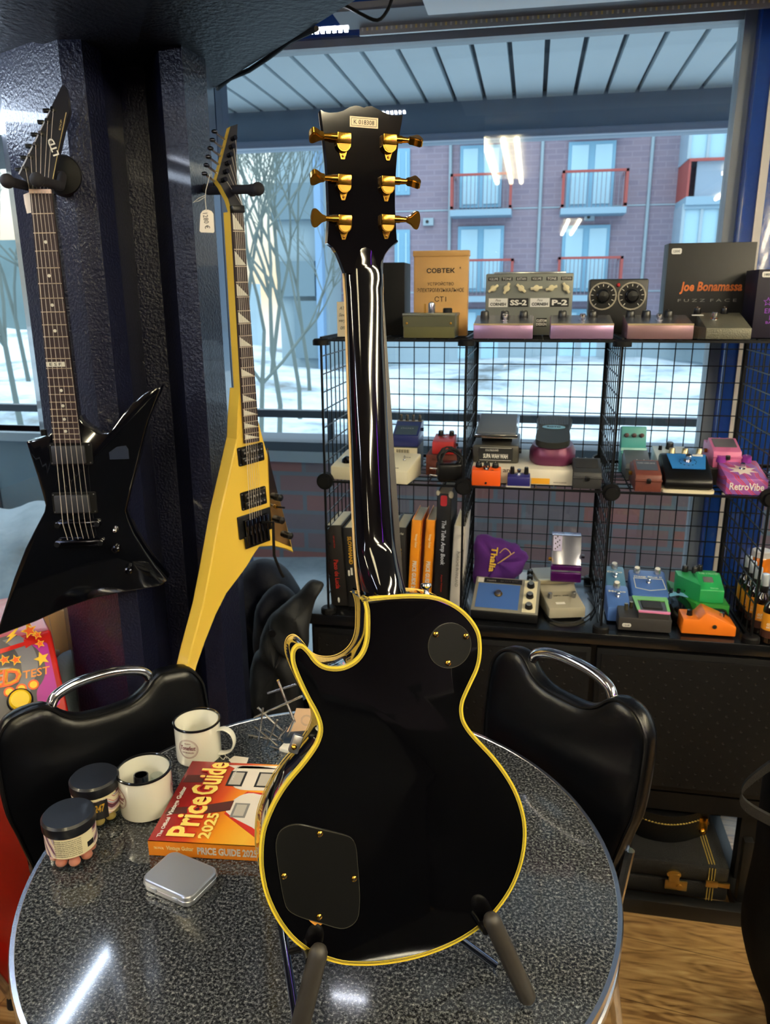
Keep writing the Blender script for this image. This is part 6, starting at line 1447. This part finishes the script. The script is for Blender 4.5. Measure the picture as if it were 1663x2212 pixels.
    text(t, '2025', up @ T(.44*Ln, .19*Wd, .0012) @ R90, .29*Wd, .10*Ln, yel, bold=.03)
    text(t, 'The Official', up @ T(.07*Ln, .15*Wd, .0008) @ R90, .22*Wd, .032*Ln, wht, bold=.02); text(t, 'Vintage Guitar', up @ T(.07*Ln, .46*Wd, .0008) @ R90, .36*Wd, .052*Ln, wht, bold=.03)
    text(t, 'MAGAZINE', up @ T(.46*Ln, .86*Wd, .0012) @ R90, .20*Wd, .02*Ln, wht)
    text(t, 'PRICE GUIDE 2025', RX(PI/2) @ T(.127, th*.5, .0002), .096, .0135, mat('spine_silver', (216, 210, 204), .4), bold=.03); text(t, 'Vintage Guitar', RX(PI/2) @ T(.051, th*.55, .0002), .044, .0095, mat('spine_pale', (244, 214, 150), .4), bold=.02); text(t, 'THE OFFICIAL', RX(PI/2) @ T(.017, th*.55, .0002), .016, .004, mat('spine_pale'))
    # tin
    h = .019; c = at_z(389, 1887, TZ+h); p0, p1 = at_z(318, 1890, TZ+h), at_z(420, 1935, TZ+h); a = math.atan2(p1.y-p0.y, p1.x-p0.x)
    L_, W_ = .094, .070
    tin = mat('tin_plate', (186, 190, 200), .3, .75); t = thing('tin_box', 'small flat silver hinged tin lying in front of the price guide', 'tin', Matrix.Translation((c.x, c.y, TZ+.0006)) @ RZ(a))
    def rr(d, r=.013): return rrect(-L_/2+d, -W_/2+d, L_/2-d, W_/2-d, r, 8)
    b = MB(); V = [[b.bm.verts.new((x, y, z)) for x, y in L] for L, z in ((rr(.0025), 0), (rr(.0012), .0012), (rr(.0012), .0098))]; b.mi(tin)
    for a_, c_ in zip(V, V[1:]):
        for i in range(len(a_)): f = b.bm.faces.new((a_[i], a_[(i+1) % len(a_)], c_[(i+1) % len(a_)], c_[i])); f.smooth = True
    b.bm.faces.new(V[0][::-1]); b.build('base', t)
    b = MB(); V = [[b.bm.verts.new((x, y, z)) for x, y in L] for L, z in ((rr(.0), .0094), (rr(-.0006), .0100), (rr(.0), .0108), (rr(.0002), .0165), (rr(.0012), .0182), (rr(.003), .0190))]; b.mi(tin)
    for a_, c_ in zip(V, V[1:]):
        for i in range(len(a_)): f = b.bm.faces.new((a_[i], a_[(i+1) % len(a_)], c_[(i+1) % len(a_)], c_[i])); f.smooth = True
    b.bm.faces.new(V[-1]); b.bm.faces.new(V[0][::-1]); b.build('lid', t, ang=15)
    for x in (-.020, .022): b = MB(); b.box((x-.006, -W_/2-.0018, .0065), (x+.006, -W_/2+.001, .0120), tin, bev=.0008); b.build('hinge', t)
    # rod sculpture
    o = at_z(598, 1612, TZ); F = Pl(o, .25); t = thing('rod_sculpture', 'tangle of thin crossed steel rods standing behind the price guide', 'ornament', F.M)
    rods = [((600.4,1469.4),(636,1560),.0022,.03,.02),((578,1498),(640,1478),.0020,.02,.03),((549.4,1550),(652,1504),.0018,-.01,.05),((557,1529),(619,1587.5),.0020,.0,-.02),((568,1530),(558,1608.6),.0016,.03,-.03),((599,1555),(575.5,1611),.0016,.04,.01),((550.7,1570),(599,1610),.0016,-.02,.04),((570.6,1574),(636.4,1618.6),.0016,.0,.0),((537,1587.5),(649,1607),.0020,-.04,-.01),((582,1612),(636,1628),.0014,.01,.01),((619,1572),(599,1598),.0016,.05,.02),((635,1557),(612,1612),.0018,.03,-.02)]
    for p, q, r, d0, d1 in rods:
        a_, c_ = F.px(*p, w=d0), F.px(*q, w=d1); b = MB(); b.tube([(a_[0], a_[1], d0), (c_[0], c_[1], d1)], r*1.25, mat('rod_steel', (200, 196, 190), .25, 1), n=8); b.build('rod', t)
    F2 = Pl(at_z(650, 1600, TZ)+Vector((0, .0, 0)), .3, .15); q = F2.pxs([(640,1530),(664,1531),(684,1531),(680,1560),(672,1584),(617,1584),(630,1562)])
    b = MB(); b.poly(q, -.0012, 0, mat('tan_card', (206, 172, 140), .7)); t = thing('card', 'tan card with a round stamp half hidden by the black guitar', 'card', F2.M); b.build('board', t)
    c = F2.px(662, 1556); b = MB(); b.ring(circ(*c, .011, 28), circ(*c, .0104, 28), 0, .0003, mat('print_grey', (130, 128, 124))); b.ring(circ(*c, .0088, 28), circ(*c, .0084, 28), 0, .0003, mat('print_grey')); b.build('stamp', t)
    P = at_z(645, 1606, TZ); b = MB(); b.box((-.03, -.012, 0), (.03, .02, .02), mat('navy_pouch', (30, 46, 66), .35), Matrix.Translation((P.x, P.y, TZ)) @ RZ(.2), bev=.006); tag(b.build('pouch'), 'small dark blue pouch under the tan card', 'pouch')
    P = at_z(628, 1622, TZ); b = MB(); b.box((-.02, -.01, 0), (.02, .012, .008), WHT, Matrix.Translation((P.x, P.y, TZ)) @ RZ(-.2), bev=.001); tag(b.build('eraser'), 'small white block lying under the steel rods', 'block')
    # tag on the table
    A_ = [at_z(x, y, TZ) for x, y in ((494, 1643), (506, 1634), (537, 1638), (533, 1650), (502, 1652))]; c0 = A_[0]
    t = thing('price_tag', 'blank white tag lying on the table by the mug handle', 'tag', T(c0.x, c0.y, TZ+.0008)); b = MB(); b.poly([(p_.x-c0.x, p_.y-c0.y) for p_ in A_], 0, .0006, mat('tag_card', (226, 218, 206))); b.build('card', t)
    L = [at_z(x, y, TZ) for x, y in smooth([(497, 1644), (488, 1640), (480, 1644), (474, 1636), (484, 1633), (490, 1641), (478, 1630), (470, 1640)], 4, False)]
    b = MB(); b.tube([(p_.x-c0.x, p_.y-c0.y, .001+.004*abs(math.sin(i*.5))) for i, p_ in enumerate(L)], .0008, mat('tag_string', (200, 196, 186)), n=6); b.build('string', t)
table_things()

# ================================================================== LEFT AND RIGHT SURROUNDINGS
def pillow(name, lab, cat, px, Y, th, m, folds=.012, fr=30, seed=0, parent=None, n=4):
    P = [at_y(x, y, Y) for x, y in px]; o = sum(P, Vector())/len(P); base = Vector((o.x, Y, min(p.z for p in P)))
    F = smooth([(p.x-base.x, p.z-base.z) for p in P], n); cx = sum(p[0] for p in F)/len(F); cz = sum(p[1] for p in F)/len(F)
    b = MB(); b.mi(m); V = []; K = 12
    for k in range(K+1):
        a = PI*k/K; s_ = max(math.sin(a), .01)**.55; y = -th/2*math.cos(a)
        row = []
        for j, (x, z) in enumerate(F):
            xx, zz = cx+(x-cx)*s_, cz+(z-cz)*s_
            f_ = folds*(math.sin(fr*(xx*1.0+.6*zz)+seed+2*math.sin(zz*9+seed)))*(1-s_*.35)
            row.append(b.bm.verts.new((xx, y+f_*(1 if k < K/2 else .3), zz)))
        V.append(row)
    for a_, c_ in zip(V, V[1:]):
        for i in range(len(a_)): f = b.bm.faces.new((a_[i], a_[(i+1) % len(a_)], c_[(i+1) % len(a_)], c_[i])); f.smooth = True
    b.bm.faces.new(V[0]); b.bm.faces.new(V[-1][::-1])
    o = b.build(name, parent, T(base.x, base.y, base.z), ang=70)
    if lab: tag(o, lab, cat)
    return o

def surroundings():
    navy = mat('navy_cloth', (14, 18, 34), .7, bump=1, bs=16); dg = mat('charcoal_cloth', (26, 29, 34), .65, bump=1, bs=20)
    t = thing('jacket', 'dark navy jacket bundled beside the column behind the table', 'jacket', Matrix())
    pillow('body', None, None, [(505, 1290), (520, 1240), (545, 1212), (578, 1208), (610, 1225), (636, 1258), (652, 1295), (650, 1380), (640, 1500), (600, 1620), (520, 1640), (490, 1500)], 2.12, .16, navy, .022, 34, 1, t)
    pillow('sleeve', None, None, [(560, 1300), (600, 1262), (640, 1290), (640, 1340), (600, 1420), (560, 1440), (545, 1380)], 2.0, .09, navy, .018, 44, 3, t)
    t = thing('jacket', 'charcoal jacket with raised lapel leaning on the sideboard end', 'jacket', Matrix())
    pillow('body', None, None, [(578, 1338), (612, 1306), (640, 1284), (652, 1300), (650, 1400), (650, 1500), (650, 1640), (540, 1660), (545, 1440), (560, 1400)], 1.93, .10, dg, .018, 42, 2, t)
    pillow('lapel', None, None, [(582, 1350), (600, 1316), (640, 1284), (666, 1256), (682, 1252), (700, 1264), (680, 1300), (668, 1350), (664, 1400), (630, 1420), (600, 1400)], 1.87, .05, dg, .013, 48, 0, t)
    p = at_y(590, 1366, 1.86); b = MB(); b.cyl((p.x, p.y-.01, p.z), .011, .004, mat('jacket_button', (22, 22, 24), .3), axis='y', n=18); b.build('button', t)
    # hidden support for the jackets: a plain stool
    p = at_y(580, 1600, 2.0); st = thing('stool', 'plain black stool buried under the jackets', 'stool', T(p.x, 2.04, 0))
    b = MB(); b.cyl((0, 0, .40), .15, .03, SBLK, n=28, bev=.006); b.build('seat', st)
    for sx_, sy_ in ((-1, -1), (1, -1), (1, 1), (-1, 1)): b = MB(); b.tube([(sx_*.08, sy_*.08, .40), (sx_*.12, sy_*.12, 0)], .011, SBLK); b.build('leg', st)
    # ---- arcade machine
    redm = mat('arcade_red', (196, 24, 14), .3, coat=.6); pw = .62
    zb_ = .70; o = at_z(147, 1529, zb_); a = math.radians(43); F = Pl((o.x, o.y, 0), a)
    t = thing('arcade_machine', 'red arcade machine with a purple starred panel and yellow button', 'arcade machine', F.M)
    # local: x right, y up, z towards viewer; outline = (height, towards viewer)
    prof = [(0, -.03), (zb_-.075, -.03), (zb_-.06, 0), (zb_-.004, .003), (zb_+.137, -.1035), (zb_+.148, -.118), (zb_+.148, -.40), (0, -.40)]
    Mx = Matrix(((0, 0, 1, -pw), (1, 0, 0, 0), (0, 1, 0, 0), (0, 0, 0, 1)))
    b = MB(); b.poly(prof, 0, pw, redm, Mx); es = [e for e in b.bm.edges if e.calc_face_angle(0) > .2]; bmesh.ops.bevel(b.bm, geom=es, offset=.006, segments=3, affect='EDGES', profile=.5)
    for f in b.bm.faces: f.smooth = True
    b.build('cabinet', t)
    sl = math.atan2(.158, .209); MP = T(0, zb_, .001) @ RX(-sl)
    pt = mat('panel_purple', (176, 44, 150), .3, coat=.4); gy_ = mat('panel_grey', (74, 72, 78), .35, coat=.4); gl_ = mat('panel_light_grey', (118, 116, 124), .35, coat=.4); st_y = mat('star_yellow', (240, 190, 40), .4); oran = mat('panel_orange', (230, 90, 24), .4)
    H_ = .174
    b = MB(); b.poly(rrect(-pw+.02, .012, -.014, H_-.012, .008), 0, .004, pt, MP); pn = b.build('control_panel', t)
    def pp(x, y):
        n_ = (F.M @ MP).to_3x3() @ Vector((0, 0, 1)); W_ = F.M @ MP; q = W_.inverted() @ at_pl(x, y, W_.translation, n_); return (q.x, q.y)
    b = MB(); b.poly(smooth([pp(*q) for q in ((96, 1545), (82, 1520), (80, 1492), (94, 1468), (98, 1440), (86, 1410), (60, 1388), (30, 1370))], 3, False)+[(-pw+.03, .15), (-pw+.03, .02)], .004, .0045, gy_, MP); b.build('panel_print', pn)
    b = MB(); L = smooth([pp(*q) for q in ((40, 1548), (28, 1520), (34, 1490), (46, 1462), (44, 1430), (30, 1402), (5, 1385))], 3, False); R_ = [(x+.035, y+.004) for x, y in L[::-1]]; b.poly(L+R_, .0045, .005, gl_, MP); b.build('panel_print', pn)
    for x, y, r, in ((63, 1364, .016), (80, 1373, .010), (86, 1392, .010), (90, 1424, .015), (34, 1427, .012), (9, 1427, .012), (60, 1350, .009)):
        c = pp(x, y); b = MB(); b.poly(star(*c, r, 10), .0055, .006, st_y if (x, y) == (90, 1424) else oran, MP); b.ring(star(*c, r*1.15, 10), star(*c, r*.85, 10), .0055, .0065, st_y, MP); b.build('star', pn)
    b = MB(); q = [pp(*p_) for p_ in ((0, 1404), (52, 1388), (50, 1382), (76, 1389), (56, 1402), (54, 1396), (0, 1414))]; b.poly(q, .0055, .007, redm, MP); b.build('arrow', pn)
    b = MB(); b.poly([pp(*p_) for p_ in ((14, 1378), (36, 1358), (44, 1352), (30, 1372), (36, 1372), (12, 1392), (22, 1376))], .0055, .007, st_y, MP); b.build('bolt', pn)
    def ptxt(st, x0, y0, x1, y1, h_, m_, bo=0): p_, q_ = Vector(pp(x0, y0)), Vector(pp(x1, y1)); c = (p_+q_)/2; text(pn, st, MP @ T(c.x, c.y, .0075) @ RZ(math.atan2(q_.y-p_.y, q_.x-p_.x)), (q_-p_).length, h_, m_, bold=bo, shear=.15)
    ptxt('SPEED', -110, 1488, 46, 1460, .040, oran, .05); ptxt('SPEED', -110, 1486, 46, 1458, .035, st_y, .0); ptxt('TEST', 50, 1460, 108, 1448, .018, mat('test_orange', (236, 140, 60), .4), .01)
    for x, y in ((20, 1496), (46, 1489), (72, 1480)): c = pp(x, y); b = MB(); b.poly(circ(*c, .008, 16), .0055, .0065, st_y, MP); b.ring(circ(*c, .0115, 16), circ(*c, .008, 16), .0055, .0062, oran, MP); b.build('lamp_print', pn)
    c = pp(43, 1515); b = MB(); b.cyl((c[0], c[1], .004), .027, .010, SBLK, MP, n=28, bev=.003); b.cyl((c[0], c[1], .012), .0225, .013, mat('button_yellow', (236, 196, 20), .3, coat=.3), MP, n=28, bev=.004); b.build('push_button', t)
    c = pp(118, 1513); b = MB(); b.ball((c[0], c[1], .004), .0045, CHR, MP, (1, 1, .5)); b.build('bolt_head', t)
    b = MB(); b.box((-.60, zb_-.13, -.031), (-.17, zb_-.25, -.026), mat('vent_grey', (60, 52, 52), .5), None); b.build('coin_plate', t)
    # cardboard and grey bag between machine and column
    p = at_y(112, 1340, 1.72); b = MB(); b.box((-.10, 0, 0), (.055, .2, at_y(112, 1318, 1.72).z+.0), mat('tan_cardboard', (196, 160, 110), .7), bev=.003); o = b.build('cardboard_box', M=T(p.x, 1.72, 0)); tag(o, 'tall tan cardboard box between the red machine and the column', 'box')
    pillow('bag', 'light grey cloth bag squeezed between the red machine and the column', 'bag', [(124, 1425), (150, 1405), (166, 1420), (168, 1500), (170, 1600), (130, 1600), (126, 1500)], 1.60, .08, mat('grey_cloth', (128, 146, 160), .8, bump=.4, bs=200), .008, 60)
    p = at_y(124, 1400, 1.70); t = thing('price_tag', 'white tag hanging by a thread in front of the tan cardboard box', 'tag', T(p.x, 1.69, p.z)); b = MB(); b.box((-.010, -.001, -.045), (.012, .001, .0), mat('tag_card', (226, 218, 206))); b.build('card', t); b = MB(); b.tube([(0, 0, 0), (-.006, 0, .10)], .0008, mat('tag_string', (200, 196, 186)), n=5); b.build('string', t)
    # stool foot in the lower left corner
    p = at_z(32, 2170, 0); t = thing('stool', 'chrome legged stool mostly outside the lower left corner', 'stool', T(p.x-.1, p.y-.25, 0))
    for dx, dy in ((.1, .25), (-.2, .0), (.12, -.2)): 
        b = MB(); b.tube([(dx*.5, dy*.5, .45), (dx, dy, .02)], .011, CHR); lg = b.build('leg', t); b = MB(); b.cyl((dx, dy, 0), .017, .035, RUB, n=16, r2=.014, bev=.003); b.build('rubber_foot', lg)
    b = MB(); b.cyl((0, 0, .44), .14, .05, SBLK, n=28, bev=.012); b.build('seat', t)

    # ---- floor rack with two instrument cases
    rk = mat('rack_black', (10, 10, 11), .45)
    t = thing('floor_rack', 'low black metal rack on the floor under the sideboard', 'rack', T(.2, 1.79, 0))
    for nm, a_, c_ in (('rail', (-.5, -.02, .0), (.445, .015, .045)), ('rail', (.40, .0, .0), (.445, .42, .035)), ('rail', (-.5, .0, .0), (-.455, .42, .035)), ('rail', (-.5, .39, .0), (.445, .43, .035)), ('upright', (.405, .03, .03), (.43, .055, .225)), ('rail', (.52, .02, .0), (.555, .5, .03))):
        b = MB(); b.box(a_, c_, rk, bev=.002); b.build(nm, t)
    tol = mat('black_tolex', (9, 9, 9), .4, bump=.8, bs=500); gs = mat('gold_stitch', (170, 146, 70), .5)
    zb = .047; hc = .105; X1 = .575
    t = thing('instrument_case', 'black textured rectangular instrument case with brass latch on the floor rack', 'case', T(.12, 1.80, zb))
    wd = X1-.12
    b = MB(); b.box((-.12, 0, 0), (wd, .34, hc*.48), tol, bev=.008); b.build('base', t)
    b = MB(); b.box((-.12, 0, hc*.5), (wd, .34, hc), tol, bev=.012); b.build('lid', t)
    b = MB()
    for dx in (-.052, -.045, -.038):
        n_ = 26
        for i in range(n_): 
            z0 = hc*.97*i/n_; b.box((wd+dx-.0012, -.0014, z0), (wd+dx+.0012, .0, z0+hc*.97/n_*.8), gs)
        for i in range(50): y0 = .01+.31*i/50; b.box((wd+dx-.0012, y0, hc), (wd+dx+.0012, y0+.0045, hc+.0012), gs)
    b.build('stitching', t)
    br = mat('brass', (190, 160, 96), .3, 1)
    xl = at_y(1455, 1930, 1.80).x-.12
    b = MB(); b.box((xl-.026, -.006, hc*.22), (xl+.030, .0, hc*.50), br, bev=.001); b.poly(circ(xl-.006, hc*.68, .018, 20, .012), 0, .006, br, RX(PI/2)); b.box((xl-.018, -.009, hc*.45), (xl+.008, -.002, hc*.70), br, bev=.001); b.cyl((xl+.010, -.012, hc*.35), .008, .006, br, axis='y', n=16); b.build('latch', t)
    b = MB(); b.box((wd-.058, -.005, hc*.42), (wd-.028, .0, hc*.60), br, bev=.001); b.poly([(wd-.03, hc*.46), (wd+.001, hc*.44), (wd+.001, hc*.58), (wd-.03, hc*.56)], .0, .004, br, RX(PI/2)); b.build('clasp', t)
    # curved case on top
    zt = zb+hc+.002; a0 = at_y(1322, 1840, 1.93); a1 = at_y(1520, 1850, 1.93); w_ = a1.x-a0.x; hh = .082
    t = thing('instrument_case', 'small black curved instrument case with gold piping on top of the rectangular case', 'case', T(a0.x, 1.93, zt))
    lt = mat('black_leatherette', (8, 8, 9), .35, bump=.3, bs=300)
    arcp = [(w_*i/16, -.055*math.sin(PI*i/16)) for i in range(17)]
    b = MB(); b.poly(arcp+[(w_*1.0, .20), (0, .20)], 0, hh*.66, lt); b.build('base', t)
    b = MB(); q = [(x*1.0, y) for x, y in arcp]; b.poly(q+[(w_, .20), (0, .20)], hh*.68, hh, lt); es = [e for e in b.bm.edges if e.calc_face_angle(0) > .8 and min(v.co.z for v in e.verts) > hh*.9]; bmesh.ops.bevel(b.bm, geom=es, offset=.010, segments=3, affect='EDGES', profile=.5); b.build('lid', t)
    b = MB()
    for i in range(1, 30): x = w_*i/30; y = -.055*math.sin(PI*i/30)-.001; b.ball((x, y, hh*.70), .0026, gs, sc=(1.5, .6, .8), n=6)
    b.build('piping', t)
    for u in (.06, .93):
        x = w_*u; y = -.055*math.sin(PI*u)-.001; b = MB(); b.box((x-.012, y-.007, hh*.28), (x+.012, y+.004, hh*.78), GOLD, bev=.003); b.ball((x, y-.006, hh*.25), .009, GOLD, n=12); b.build('latch', t)
    for zz_ in (.012, .05): b = MB(); b.ball((w_+.004, .03, zz_), .008, GOLD, n=10); b.build('stud', t)
    # ---- black bag with strap, right edge
    bg_ = mat('bag_black_cloth', (7, 7, 8), .9, spec=.2, bump=.3, bs=500)
    t = thing('gig_bag', 'black padded bag with a loose strap at the lower right edge', 'bag', Matrix())
    Yb = 1.42
    pillow('body', None, None, [(1665, 1660), (1648, 1740), (1634, 1850), (1612, 1950), (1604, 2015), (1622, 2095), (1650, 2170), (1690, 2290), (1860, 2330), (1900, 1900), (1860, 1640), (1740, 1600)], Yb, .16, bg_, .006, 22, 4, t)
    L = [at_y(x, y, Yb-.06) for x, y in smooth([(1720, 1625), (1668, 1652), (1624, 1684), (1603, 1706), (1600, 1728), (1618, 1748), (1664, 1774), (1720, 1800)], 4, False)]
    b = MB(); rg = []
    for p_ in L: rg.append([b.bm.verts.new(p_+Vector((dx, dy, dz))) for dx, dy, dz in ((0, -.004, .012), (.001, .004, .013), (.001, .006, -.009), (0, -.002, -.010))])
    b.mi(mat('strap_webbing', (22, 20, 19), .8, bump=.4, bs=600))
    for a_, c_ in zip(rg, rg[1:]):
        for j in range(4): f = b.bm.faces.new((a_[j], a_[(j+1) % 4], c_[(j+1) % 4], c_[j])); f.smooth = True
    b.build('strap', t)
    for x_, y_, nm in ((1612, 1842, 'near the bag'), ):
        p = at_z(x_, y_, .0); 
    b = MB(); b.box((-3.2, -.6, .0), (1.24, .62, .008), mat('unseen_rug_dark', (16, 15, 18), .95, bump=.5, bs=200), bev=.003); tag(b.build('unseen_rug'), 'wide dark floor covering below the picture, added only for its reflection', 'unseen_rug')  # added out of view so glossy black bodies mirror dark, not floorboards
    # unseen dark counter and cabinet, added for the black guitars to reflect
    t = thing('unseen_counter', 'long dark counter behind the viewer, added only for its reflection', 'counter', T(-.4, -1.1, 0))
    t2 = thing('unseen_cabinet', 'unseen dark cabinet right of the aisle, added only for its reflection', 'cabinet', T(1.45, -.6, 0)); b = MB(); b.box((-.2, -1.6, 0), (.2, 1.4, 1.1), mat('unseen_dark', (18, 18, 20), .7)); b.build('carcass', t2)  # added out of view, gives the guitar back a dark reflection
    b = MB(); b.box((-1.4, 0, 0), (1.6, .5, 1.15), mat('unseen_dark', (18, 18, 20), .7)); b.build('base', t); b = MB(); b.box((-1.45, -.05, 1.15), (1.65, .55, 1.2), SBLK); b.build('worktop', t)
surroundings()
